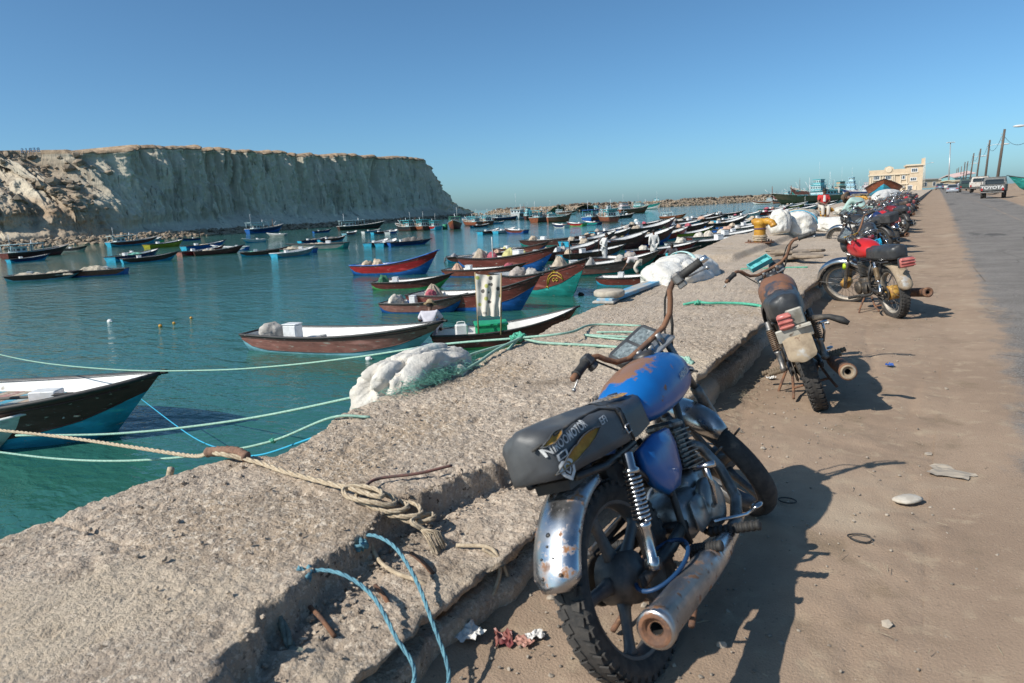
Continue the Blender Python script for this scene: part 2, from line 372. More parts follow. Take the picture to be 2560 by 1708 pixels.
# ---- cliff across the harbour
CXP = [-420, -250, -120, 0, 130, 270, 320, 400, 445, 570, 612, 620, 720, 806, 820, 838, 870, 972, 981, 1052, 1062, 1120, 1128, 1133, 1146, 1165, 1178, 1184, 1210, 1237]
CTP = [403, 401, 396, 393, 394, 389, 378, 373, 364, 364.5, 369, 367, 369.5, 375, 382, 385.5, 379.5, 382, 388, 390, 386.5, 392, 397, 413, 435, 463.6, 497, 507, 520, 526]
CD = np.interp(CXP, [-420, 0, 272, 545, 712, 965, 1077, 1150, 1246], [44, 40, 36, 28.5, 25.5, 20.5, 17.5, 14.5, 11.5])
ns, nt_ = 1100, 170
ss = np.linspace(0, 1, ns); sx = np.interp(ss, [0, .12, 1], [-420, 0, 1237])
def lin(a): return np.interp(sx, CXP, a)
bx = []; 
for x, dd in zip(sx, lin(CD)):
    p = at(x, hor(x)+dd, WZ); bx.append((p.x, p.y))
bx = np.array(bx); ker = np.ones(61)/61
bs = np.stack([np.convolve(np.pad(bx[:, k], 30, 'edge'), ker, 'valid') for k in (0, 1)], 1)
tg = np.gradient(bs, axis=0); tg /= np.linalg.norm(tg, axis=1)[:, None]; nrm = np.stack([-tg[:, 1], tg[:, 0]], 1)
nrm[(nrm*bs).sum(1) < 0] *= -1
dep = np.hypot(bs[:, 0], bs[:, 1])
arc = np.concatenate([[0], np.cumsum(np.linalg.norm(np.diff(bs, axis=0), axis=1))])
rub = 1-sstep(330, 430, sx)                                     # landslide part on the left
back = 14 + 20*rub
ztop = []
for x, yt, b, n_, bk in zip(sx, lin(CTP), bs, nrm, back):
    q = b + n_*bk; dpt = float(np.dot(np.array([q[0], q[1], 0])-CAMP, _f)) ; ztop.append(0); 
    # solve height at this ground position so that it projects to the row yt
    rr = ray(x, yt); hd = math.hypot(rr[0], rr[1]); ztop[-1] = CAM_H + rr[2]/hd*math.hypot(q[0], q[1])
ztop = np.array(ztop); Hc = (ztop-WZ)
T = np.linspace(0, 1, nt_)[None, :]; A = arc[:, None]; H = Hc[:, None]; RB = rub[:, None]
tf = np.clip(T/.9, 0, 1)                                          # last 10 % is the plateau
# profile: horizontal setback as a function of height fraction
h = tf
pf_face = 9*sstep(0, .17, h) - 4.5*sstep(.1, .17, h)*0 + 3.5*h + 1.5*sstep(.97, 1, h)
pf_face = np.interp(h, [0, .04, .16, .2, .6, .93, .95, 1], [0, 3.5, 8.0, 8.8, 11.0, 12.4, 12.0, 14])
pf_rub = np.interp(h, [0, .05, .12, .42, .55, .9, 1], [0, 5, 8, 11, 16, 31, 34])
cut = .42+.1*fbm(A*.03, 2.0, o=2)
S0 = pf_face*(1-RB) + pf_rub*RB
gull = (1-np.abs(fbm(A*.075, T*.6, 3.0, o=3))*2.2); gull = np.clip(gull, 0, 1)**3
flute = 1-np.abs(vn(A*.35+.3*vn(A*.9, T*6), T*1.6, 8.0)); flute2 = 1-np.abs(vn(A*1.1, T*2.4, 12.0))
env = sstep(.14, .3, h)*(1-.3*sstep(.9, 1, h))
dsp = env*(-7.5*gull*(.35+.65*h) + 2.8*(flute**2-.4) + 1.7*(flute2-.5) + 3.2*fbm(A*.035, h*1.5, 5.0, o=3) + 1.1*fbm(A*.5, h*10, 1.0, o=4, g=.7) + .55*fbm(A*1.6, h*22, 4.0, o=3))*(1-.45*RB)
dsp += RB*(2.6*fbm(A*.12, h*4, 21.0, o=4) + .9*fbm(A*.6, h*18, 22.0, o=3))*sstep(.05, .2, h)
low = (1-sstep(.14, .24, h))*sstep(0, .03, h)
dsp += low*(3.2*np.clip(fbm(A*.035, 5.0, o=2)+.1, 0, 1)*sstep(.03, .1, h) + .8*fbm(A*.25, h*10, 31.0, o=3) + .6*(1-np.abs(vn(A*.8, h*4, 2.0))))
dsp *= 1-.6*sstep(1128, 1200, sx)[:, None]
Sb = S0 - dsp
capo = sstep(.955, .968, h)*(1-sstep(.99, 1, h))                 # overhanging tan caprock
Sb -= capo*(.9+.8*vn(A*.5, 3.0))*(1-RB)
Zc = WZ - 1 + (H+1)*h*(1+0*T) + (1-RB)*(.7*np.round(2*fbm(A*.11, 7.7, o=3))/1.2+.5*fbm(A*.6, 3.7, o=3))*sstep(.85, 1, h) + RB*.9*fbm(A*.25, h*6, 9.0, o=3)*sstep(.2, .5, h)*(1-sstep(.85, 1, h))
pl = np.clip((T-.9)/.1, 0, 1)
Sb = Sb + pl*60*pl; Zc = Zc - pl*pl*(.9 + 2.5*sstep(1100, 1200, sx)[:, None])
P = np.stack([bs[:, 0:1]+nrm[:, 0:1]*Sb, bs[:, 1:2]+nrm[:, 1:2]*Sb, Zc], 2)
mask = np.clip(sstep(.950, .962, h)*(1-.2*RB) + RB*sstep(cut-.05, cut+.08, h)*np.clip(.45+.9*fbm(A*.05, h*3, 41.0, o=3)+.3*fbm(A*.4, h*14, 42.0, o=2), 0, 1) + .55*low*sstep(980, 1130, sx)[:, None] + RB*.8*np.exp(-((A-np.interp(255, sx, arc))/22)**2)*(1-sstep(.35, .45, h)), 0, 1)
def mat_cliff():
    m = pm('grey_green_clay_cliff', (.66, .585, .45), (.54, .48, .38), sc=.09, lo=.38, hi=.62, rough=.95, bump=.8, bsc=1.6, bdist=.35, spec=.1, stretch=(1, 1, .16),
           over=[((.74, .65, .50), .5, .54, .66, .95, 0), ((.36, .32, .255), .28, .55, .64, .95, 0), ((.30, .26, .21), 1.1, .60, .655, .95, 0), ((.80, .71, .55), 1.5, .60, .66, .95, 0)])
    t = m.node_tree; N = t.nodes; L = t.links; b = N['Principled BSDF']; old = b.inputs['Base Color'].links[0].from_socket
    a = N.new('ShaderNodeAttribute'); a.attribute_name = 'mask'
    n = N.new('ShaderNodeTexNoise'); n.inputs['Scale'].default_value = .5; n.inputs['Detail'].default_value = 8; n.inputs['Roughness'].default_value = .7
    tc = N.new('ShaderNodeTexCoord'); L.new(tc.outputs['Object'], n.inputs['Vector'])
    t2 = N.new('ShaderNodeMix'); t2.data_type = 'RGBA'; r2 = N.new('ShaderNodeMapRange'); r2.inputs['From Min'].default_value = .4; r2.inputs['From Max'].default_value = .62; L.new(n.outputs['Fac'], r2.inputs[0])
    L.new(r2.outputs[0], t2.inputs[0]); t2.inputs[6].default_value = (.40, .30, .205, 1); t2.inputs[7].default_value = (.24, .17, .115, 1)
    x = N.new('ShaderNodeMix'); x.data_type = 'RGBA'; L.new(a.outputs['Fac'], x.inputs[0]); L.new(old, x.inputs[6]); L.new(t2.outputs[2], x.inputs[7])
    L.new(x.outputs[2], b.inputs['Base Color']); return m
tag(gridmesh('cliff', P, mat_cliff(), attr=mask, flip=True), kind='structure')
CLIFF_P = P; CLIFF_SX = sx

# ---- rocks
def rockmesh(name, centres, sizes, mat, seed=1):
    rng = np.random.RandomState(seed); n = len(centres)
    t_ = (1+5**.5)/2
    iv = np.array([(-1, t_, 0), (1, t_, 0), (-1, -t_, 0), (1, -t_, 0), (0, -1, t_), (0, 1, t_), (0, -1, -t_), (0, 1, -t_), (t_, 0, -1), (t_, 0, 1), (-t_, 0, -1), (-t_, 0, 1)])/1.9
    jf = np.array([(0, 11, 5), (0, 5, 1), (0, 1, 7), (0, 7, 10), (0, 10, 11), (1, 5, 9), (5, 11, 4), (11, 10, 2), (10, 7, 6), (7, 1, 8), (3, 9, 4), (3, 4, 2), (3, 2, 6), (3, 6, 8), (3, 8, 9), (4, 9, 5), (2, 4, 11), (6, 2, 10), (8, 6, 7), (9, 8, 1)])
    V = iv[None]*(1+rng.uniform(-.3, .3, (n, 12, 1)))*rng.uniform(.6, 1.2, (n, 1, 3))
    a = rng.uniform(0, 6.28, n); c, s = np.cos(a), np.sin(a)
    V = np.stack([V[..., 0]*c[:, None]-V[..., 1]*s[:, None], V[..., 0]*s[:, None]+V[..., 1]*c[:, None], V[..., 2]*.75], 2)
    V = V*np.asarray(sizes)[:, None, None] + np.asarray(centres)[:, None, :]
    Fc = (jf[None]+12*np.arange(n)[:, None, None]).reshape(-1, 3)
    me = bpy.data.meshes.new(name); me.from_pydata(V.reshape(-1, 3).tolist(), [], Fc.tolist()); me.materials.append(mat)
    return put(name, me)
MROCK = pm('tan_rock', (.36, .285, .205), (.22, .17, .125), sc=.45, lo=.42, hi=.6, rough=.95, bump=.6, bsc=4, bdist=.08, spec=.1, over=[((.46, .39, .30), .9, .55, .7, .95, 0)])
MROCKD = pm('dark_brown_rock', (.20, .16, .125), (.11, .09, .075), sc=.5, rough=.95, bump=.6, bsc=4, bdist=.08, spec=.1)
rng = np.random.RandomState(4); cs = []; sz = []
for i in range(3600):
    k = rng.randint(70, 1075); f_ = rng.rand(); o_ = -3.5+7.5*f_
    p = bs[k]+nrm[k]*o_; cs.append((p[0]+rng.uniform(-1, 1), p[1]+rng.uniform(-1, 1), WZ-.1+1.5*np.clip(1-abs(f_-.62)*2.0, 0, 1)+rng.uniform(-.1, .3))); sz.append(rng.uniform(.3, .85))
tag(rockmesh('shore_riprap', cs, sz, MROCK), 'low bank of tan rubble along the foot of the cliff', 'rocks', kind='stuff')
cs = []; sz = []
for i in range(520):                                              # landslide boulders
    k = int(np.interp(rng.choice([rng.uniform(-60, 430), rng.uniform(270, 440)]), sx, np.arange(ns))); j = rng.randint(56, 145)
    if mask[k, j] < .35: continue
    p = P[k, j]; cs.append(p); sz.append(rng.choice([.35, .5, .7, 1.0, 1.7], p=[.4, .3, .18, .09, .03]))
for px_, py_, s_ in ((330, 450, 2.6), (355, 455, 2.2), (318, 440, 1.7), (385, 405, 1.6), (375, 420, 1.9), (395, 418, 1.5), (345, 395, 1.5), (362, 393, 1.4), (390, 388, 1.7), (300, 455, 1.5), (410, 430, 1.6), (290, 470, 1.2)):
    k = int(np.interp(px_, sx, np.arange(ns))); rr = ray(px_, py_); hd = np.hypot(P[k, :, 0], P[k, :, 1]); zz = CAM_H+rr[2]/math.hypot(rr[0], rr[1])*hd
    j = int(np.argmin(np.abs(zz-P[k, :, 2])[44:152]))+44; cs.append(P[k, j]); sz.append(s_*.8)
tag(rockmesh('cliff_boulders', cs, sz, MROCK, 5), 'tan boulders strewn over the landslide slope of the cliff', 'boulders', kind='stuff')

# ---- breakwater closing the harbour
BWp = [at(1215, hor(1215)+12, WZ), at(1320, hor(1320)+14.5, WZ), at(1430, hor(1430)+16.5, WZ), at(1560, hor(1560)+15, WZ), at(1700, hor(1700)+14, WZ), at(1885, hor(1885)+12.5, WZ), at(1960, hor(1960)+12, WZ), at(2100, hor(2100)+11, WZ)]
bp_ = np.array([[p.x, p.y] for p in BWp]); q = np.linspace(0, len(bp_)-1, 260); bl = np.stack([np.interp(q, range(len(bp_)), bp_[:, k]) for k in (0, 1)], 1)
tg2 = np.gradient(bl, axis=0); tg2 /= np.linalg.norm(tg2, axis=1)[:, None]; n2 = np.stack([-tg2[:, 1], tg2[:, 0]], 1); n2[(n2*bl).sum(1) < 0] *= -1
bh = np.interp(q, [0, 1, 2, 3, 5, 7], [3.0, 3.2, 3.5, 3.2, 3.8, 3.8])
pr = [(-1, -1.0), (0, 0), (3.5, .55), (6, .85), (9, 1), (13, .9), (20, -.3)]
BP = np.stack([np.stack([bl[:, 0]+n2[:, 0]*a, bl[:, 1]+n2[:, 1]*a, WZ+bh*b+.3*fbm(q*9, a, o=2)], 1) for a, b in pr], 1)
tag(gridmesh('breakwater', BP, MROCK, smooth=False), kind='structure')
cs = []; sz = []; cd = []; sd = []
for i in range(4200):
    k = rng.randint(0, 260); f_ = rng.rand(); a = -1+f_*11; z_ = np.interp(a, [r[0] for r in pr], [r[1] for r in pr])*bh[k]
    p = bl[k]+n2[k]*a; t_ = (p[0]+rng.uniform(-2, 2), p[1]+rng.uniform(-2, 2), WZ+z_+rng.uniform(-.2, .3))
    if a > 6.5 and (k > 60 or k < 30) and fbm(k*.15, 1.0, o=2) > -.25: cd.append((t_[0], t_[1], t_[2]+.5)); sd.append(rng.uniform(.5, 1.1))
    else: cs.append(t_); sz.append(rng.uniform(.35, .9))
tag(rockmesh('breakwater_rubble', cs, sz, MROCK, 8), 'tan rubble covering the low breakwater across the harbour mouth', 'rocks', kind='stuff')
tag(rockmesh('breakwater_armour', cd, sd, MROCKD, 9), 'dark armour stones along the crest of the breakwater', 'rocks', kind='stuff')
# ================================================================== MATERIALS OF THINGS
BLK = M('black_rubber', (.022, .021, .020), (.045, .042, .038), sc=20, rough=.7, bump=.25, bsc=200, over=[((.16, .13, .10), 9, .60, .78, .9, 0)])
TYRE = M('dusty_tyre', (.030, .029, .028), (.055, .050, .045), sc=25, rough=.85, bump=.3, bsc=150, over=[((.17, .14, .11), 12, .55, .75, .95, 0)])
CHROME = M('tarnished_chrome', (.62, .63, .65), (.42, .42, .42), sc=7, rough=.22, metal=1, over=[((.20, .10, .05), 16, .60, .72, .8, .1), ((.35, .33, .31), 5, .5, .7, .45, .9)])
RUSTCHROME = M('rust_spotted_chrome', (.58, .60, .63), (.40, .40, .41), sc=6, rough=.25, metal=1, over=[((.30, .27, .24), 4, .45, .65, .5, .8), ((.26, .12, .05), 28, .54, .64, .85, 0), ((.17, .085, .045), 7, .60, .72, .85, 0)])
STEEL = M('grimy_steel', (.30, .29, .275), (.17, .155, .14), sc=14, rough=.5, metal=.8, bump=.2, bsc=90, over=[((.12, .085, .055), 18, .52, .68, .85, .1)])
ALU = M('dull_aluminium', (.42, .42, .41), (.28, .27, .25), sc=12, rough=.42, metal=.85, bump=.15, bsc=120, over=[((.15, .12, .09), 16, .55, .72, .8, .1)])
RUST = M('brown_rust', (.20, .095, .05), (.11, .06, .04), sc=18, rough=.85, bump=.4, bsc=130, over=[((.30, .16, .08), 30, .55, .7, .9, 0)])
BLKMET = M('black_painted_metal', (.025, .025, .027), (.05, .045, .04), sc=14, rough=.45, bump=.1, bsc=80, over=[((.14, .085, .05), 20, .60, .72, .85, 0)])
GREASE = M('greasy_dark_metal', (.055, .05, .045), (.12, .095, .07), sc=16, rough=.55, metal=.4, bump=.4, bsc=110, over=[((.22, .15, .09), 20, .56, .70, .9, 0)])
PLASTIC = M('faded_black_plastic', (.035, .036, .038), (.06, .06, .06), sc=10, rough=.5, bump=.1, bsc=200, over=[((.16, .14, .12), 15, .6, .8, .8, 0)])
VINYL = M('worn_grey_vinyl', (.075, .078, .080), (.055, .057, .06), sc=8, rough=.5, bump=.25, bsc=300, bdist=.002, over=[((.12, .118, .11), 6, .55, .75, .6, 0)])
VINYLB = M('black_vinyl', (.028, .029, .031), (.045, .045, .045), sc=8, rough=.42, bump=.3, bsc=120, bdist=.003, over=[((.11, .10, .09), 9, .58, .76, .6, 0)])
FOAM = M('mustard_foam', (.48, .26, .045), (.34, .17, .03), sc=20, rough=.95, bump=.5, bsc=90)
WHITEP = M('faded_white_print', (.62, .62, .60), (.45, .45, .44), sc=30, lo=.45, hi=.6, rough=.7)
BLUEP = M('scratched_blue_paint', (.006, .125, .40), (.005, .10, .33), sc=3, rough=.33, coat=.25, over=[((.20, .10, .055), 14, .62, .67, .85, 0), ((.30, .40, .52), 45, .68, .74, .5, 0)], patch=((.54, .05, .86), .21, (.21, .105, .06)))
BLUEC = M('scuffed_blue_cover', (.010, .12, .38), (.008, .085, .28), sc=5, rough=.32, coat=.3, over=[((.28, .33, .45), 9, .62, .72, .4, 0)])
RUSTTANK = M('rust_worn_black_tank', (.04, .045, .055), (.06, .06, .07), sc=5, rough=.35, coat=.1, patch=((.58, .0, .90), .2, (.19, .085, .045)), over=[((.19, .085, .045), 5, .46, .56, .75, 0), ((.10, .055, .035), 16, .55, .7, .8, 0)])
REDP = M('dusty_red_paint', (.48, .018, .018), (.36, .015, .014), sc=4, rough=.35, coat=.2, over=[((.20, .11, .07), 5, .60, .70, .85, 0)])
GLASSY = M('scuffed_gauge_glass', (.20, .235, .24), (.10, .12, .125), sc=60, rough=.25, over=[((.42, .44, .43), 40, .55, .7, .5, 0)])
REDLENS = M('faded_red_lens', (.50, .17, .14), (.36, .09, .08), sc=12, rough=.35, over=[((.55, .32, .27), 20, .55, .72, .6, 0)])
ORANGE = M('orange_switch', (.85, .12, .04), rough=.4)
MUDF = M('mud_caked_metal', (.36, .28, .19), (.24, .18, .12), sc=9, rough=.85, bump=.4, bsc=60, over=[((.45, .44, .41), 7, .56, .7, .5, .5), ((.15, .08, .05), 22, .6, .72, .9, 0)])
YELLOWG = M('ochre_painted_hub', (.45, .26, .05), (.30, .15, .04), sc=20, rough=.7)
DENIM = M('navy_cable', (.012, .05, .13), rough=.5)
SKIN = M('brown_skin', (.14, .065, .038), (.11, .05, .03), sc=15, rough=.55)

def font_mesh(txt, size=1.0, ext=.0, bold=False, offset=0.0):
    cu = bpy.data.curves.new('txt', 'FONT'); cu.body = txt; cu.size = size; cu.extrude = ext; cu.resolution_u = 3; cu.align_x = 'CENTER'; cu.align_y = 'CENTER'; cu.offset = offset
    o = bpy.data.objects.new('txt', cu); COL.objects.link(o); bpy.context.view_layer.update()
    dg = bpy.context.evaluated_depsgraph_get(); me = bpy.data.meshes.new_from_object(o.evaluated_get(dg))
    bpy.data.objects.remove(o); bpy.data.curves.remove(cu); return me
def text_part(name, txt, size, mat, parent, fn, ext=0.0, offset=0.0, sub=0, stretchx=1.0):
    """fn maps a flat point (u,v,w) to the place"""
    me = font_mesh(txt, size, ext, offset=offset)
    if sub:
        import bmesh
        bm = bmesh.new(); bm.from_mesh(me); bmesh.ops.triangulate(bm, faces=bm.faces[:]); bmesh.ops.subdivide_edges(bm, edges=bm.edges[:], cuts=sub, use_grid_fill=True); bm.to_mesh(me); bm.free()
    for v in me.vertices: v.co = fn(v.co.x*stretchx, v.co.y, v.co.z)
    me.materials.clear(); me.materials.append(mat); me.name = name
    return put(name, me, parent)

# ================================================================== MOTORCYCLES  (x forward, y left, z up, origin under the rear axle)
WR = .298; WB = 1.14
RAKE = R(26.5); AX0 = Vector((1.083, 0, .295)); AXD = Vector((-math.sin(RAKE), 0, math.cos(RAKE)))
def arcpts(c, r, a0, a1, n, y=0): return [Vector((c[0]+r*math.cos(R(a0+(a1-a0)*i/n)), y, c[1]+r*math.sin(R(a0+(a1-a0)*i/n)))) for i in range(n+1)]
def fender(mb, c, r, a0, a1, w, n=22, lip=.022, taper=True, flat=0):
    rings = []
    for i in range(n+1):
        t = i/n; a = R(a0+(a1-a0)*t); e = min(t, 1-t)*n
        ww = w*(1 if not taper else min(1, .55+.22*e) if e < 2.05 else 1)
        pr_ = []
        prof = [(-1.0, -lip*1.2), (-.96, -lip*.4), (-.8, .35*lip), (-.45, .85*lip), (0, 1.05*lip), (.45, .85*lip), (.8, .35*lip), (.96, -lip*.4), (1.0, -lip*1.2)]
        for (yy, dz) in prof: pr_.append(Vector((c[0]+(r+dz)*math.cos(a), yy*ww/2, c[1]+(r+dz)*math.sin(a))))
        for (yy, dz) in reversed(prof): pr_.append(Vector((c[0]+(r+dz-.003)*math.cos(a), yy*(ww/2-.002), c[1]+(r+dz-.003)*math.sin(a))))
        rings.append(pr_)
    mb.loft(rings)
def make_wheel(root, cx, kind, steer=None, rear=True, tyre=TYRE, rim=ALU, hub=ALU, detail=2):
    c = Vector((cx, 0, WR)); fx = steer or (lambda p: p)
    def fin(mb): mb.v = [tuple(fx(Vector(p))) for p in mb.v]; return mb
    rw = .235 if rear else .245; tw = .050 if rear else .042
    n = 40 if detail > 1 else 24
    mb = MB()
    mb.lathe([(rw-.014, -.030), (rw+.004, -.036), (rw+.010, -.032), (rw-.006, -.018), (rw-.010, 0), (rw-.006, .018), (rw+.010, .032), (rw+.004, .036), (rw-.014, .030), (rw-.022, .012), (rw-.022, -.012), (rw-.014, -.030)], c, (0, 1, 0), n, cap=False)
    if kind == 'cast':
        for k in range(5):
            a = 2*math.pi*k/5+.5; dx, dz = math.cos(a), math.sin(a); px_, pz_ = -dz, dx
            rg = []
            for rr, ww, th in ((.05, .030, .020), (.10, .021, .015), (.16, .017, .013), (rw-.035, .020, .015), (rw-.012, .040, .018)):
                rg.append([c+Vector((dx*rr+px_*s*ww, y*th, dz*rr+pz_*s*ww)) for s, y in ((-1, -.6), (-.5, -1), (.5, -1), (1, -.6), (1, .6), (.5, 1), (-.5, 1), (-1, .6))])
            mb.loft(rg, m=0)
    w_ = fin(mb).build('wheel', rim, root)
    mb = MB()
    hr = .078 if rear else .062
    mb.lathe([(.018, -.075), (.03, -.073), (hr*.55, -.062), (hr, -.052), (hr, .045), (hr*.6, .055), (.022, .065), (.018, .085)], c, (0, 1, 0), 20)
    fin(mb).build('hub', hub, w_)
    if kind == 'wire':
        mb = MB(); ns_ = 32 if detail > 1 else 20
        for k in range(ns_):
            a = 2*math.pi*k/ns_; s = 1 if k % 2 else -1; b_ = a + (.55 if (k//2) % 2 else -.55)
            mb.tube([c+Vector((hr*.9*math.cos(b_), s*.04, hr*.9*math.sin(b_))), c+Vector(((rw-.012)*math.cos(a), s*.006, (rw-.012)*math.sin(a)))], .0022, 3, cap=False)
        fin(mb).build('spokes', STEEL, w_)
    mb = MB()
    mb.lathe([(rw-.004, -.034), (rw+.012, -tw*.93), (rw+.035, -tw), (WR-.014, -tw*.82), (WR-.004, -tw*.45), (WR-.001, 0), (WR-.004, tw*.45), (WR-.014, tw*.82), (rw+.035, tw), (rw+.012, tw*.93), (rw-.004, .034)], c, (0, 1, 0), n*(2 if detail > 1 else 1), cap=False)
    if rear and detail > 1:
        nb = 46
        for k in range(nb):
            a = 2*math.pi*k/nb
            for s in (-1, 1):
                aa = a + (0 if s > 0 else math.pi/nb); ca, sa = math.cos(aa), math.sin(aa)
                rot = Matrix(((ca, 0, -sa), (0, 1, 0), (sa, 0, ca)))
                mb.box(c+Vector((ca*(WR-.001), s*tw*.48, sa*(WR-.001))), (.006, tw*.52, .026), rot @ Matrix.Rotation(s*.25, 3, 'X'))
                mb.box(c+Vector((ca*(WR-.017), s*tw*.86, sa*(WR-.017))), (.020, tw*.18, .020), rot)
    fin(mb).build('tyre', tyre, w_)
    return w_
SEAT_X = [-.255, -.246, -.225, -.17, -.05, .12, .21, .345, .39]
SEAT_W = [.045, .070, .088, .098, .112, .120, .114, .100, .07]
SEAT_T = [.818, .832, .838, .836, .826, .812, .795, .788, .800]
SEAT_B = [.705, .696, .691, .689, .684, .676, .670, .675, .70]
def seat_w(x): return float(np.interp(x, SEAT_X, SEAT_W))
def seat_side(x, z, off=.0025, side=-1, raw=False):
    t = float(np.interp(x, SEAT_X, SEAT_T)); b = float(np.interp(x, SEAT_X, SEAT_B)); f = min(max((z-b)/(t-b), 0), 1)
    k = (1.03-.06*f) * math.sqrt(max(0.02, 1-max(0, (f-.72)/.30)**2.2))
    return Vector((x, side*(seat_w(x)*k+off), z))
def make_seat(root, mat, name='seat', lump=.004, detail=2):
    mb = MB(); rings = []
    xs_ = np.linspace(SEAT_X[0], SEAT_X[-1], 34 if detail > 1 else 16)
    for x in xs_:
        t = float(np.interp(x, SEAT_X, SEAT_T)); b = float(np.interp(x, SEAT_X, SEAT_B)); w_ = seat_w(x); rg = []
        fs = (0, .2, .4, .6, .75, .87, .95, 1)
        L_ = [seat_side(x, b+(t-b)*f, 0, 1) for f in fs]; Rr = [seat_side(x, b+(t-b)*f, 0, -1) for f in fs]
        top_ = [Vector((x, w_*q, t+.010*(1-q*q))) for q in (.22, 0, -.22)]
        rg = L_ + top_ + Rr[::-1]
        j = [p + Vector((0, 1, 0))*lump*float(vn(p.x*18, p.z*26, 2.0+(p.y > 0)))*(1 if abs(p.y) > .05 else 0) + Vector((0, 0, 1))*lump*float(vn(p.x*20, p.y*20, 7.0)) for p in rg]
        rings.append(j)
    mb.loft(rings); return mb.build(name, mat, root)
TANK = [(.325, .040, .705, .770), (.34, .075, .690, .795), (.385, .103, .668, .822), (.46, .124, .655, .850), (.56, .135, .652, .866), (.66, .137, .658, .872), (.75, .130, .672, .868), (.82, .112, .690, .855), (.865, .085, .712, .832), (.885, .045, .74, .80)]
def make_tank(root, mat, detail=2):
    mb = MB(); rings = []
    T_ = np.array(TANK); xs_ = np.linspace(T_[0, 0], T_[-1, 0], 26 if detail > 1 else 12)
    for x in xs_:
        w_, b, t = (float(np.interp(x, T_[:, 0], T_[:, k])) for k in (1, 2, 3)); zc = b*.55+t*.45; rg = []
        nn = 28 if detail > 1 else 16
        for k in range(nn):
            a = 2*math.pi*k/nn; ca, sa = math.cos(a), math.sin(a); e = .72
            y = w_*math.copysign(abs(ca)**e, ca)*(1 if sa < 0 else 1-.16*sa*sa); hz = (t-zc) if sa > 0 else (zc-b)
            rg.append(Vector((x, y, zc+hz*math.copysign(abs(sa)**(.85 if sa > 0 else .6), sa))))
        rings.append(rg)
    mb.loft(rings); return mb.build('fuel_tank', mat, root)
def tank_side(x, z, off=.002, side=-1):
    T_ = np.array(TANK); w_, b, t = (float(np.interp(x, T_[:, 0], T_[:, k])) for k in (1, 2, 3)); zc = b*.55+t*.45
    hz = (t-zc) if z > zc else (zc-b); q = min(abs(z-zc)/hz, .999); sa = q**(1/(.85 if z > zc else .6)); ca = math.sqrt(1-sa*sa)
    return Vector((x, side*(w_*ca**.72*(1 if z < zc else 1-.16*sa*sa)+off), z))

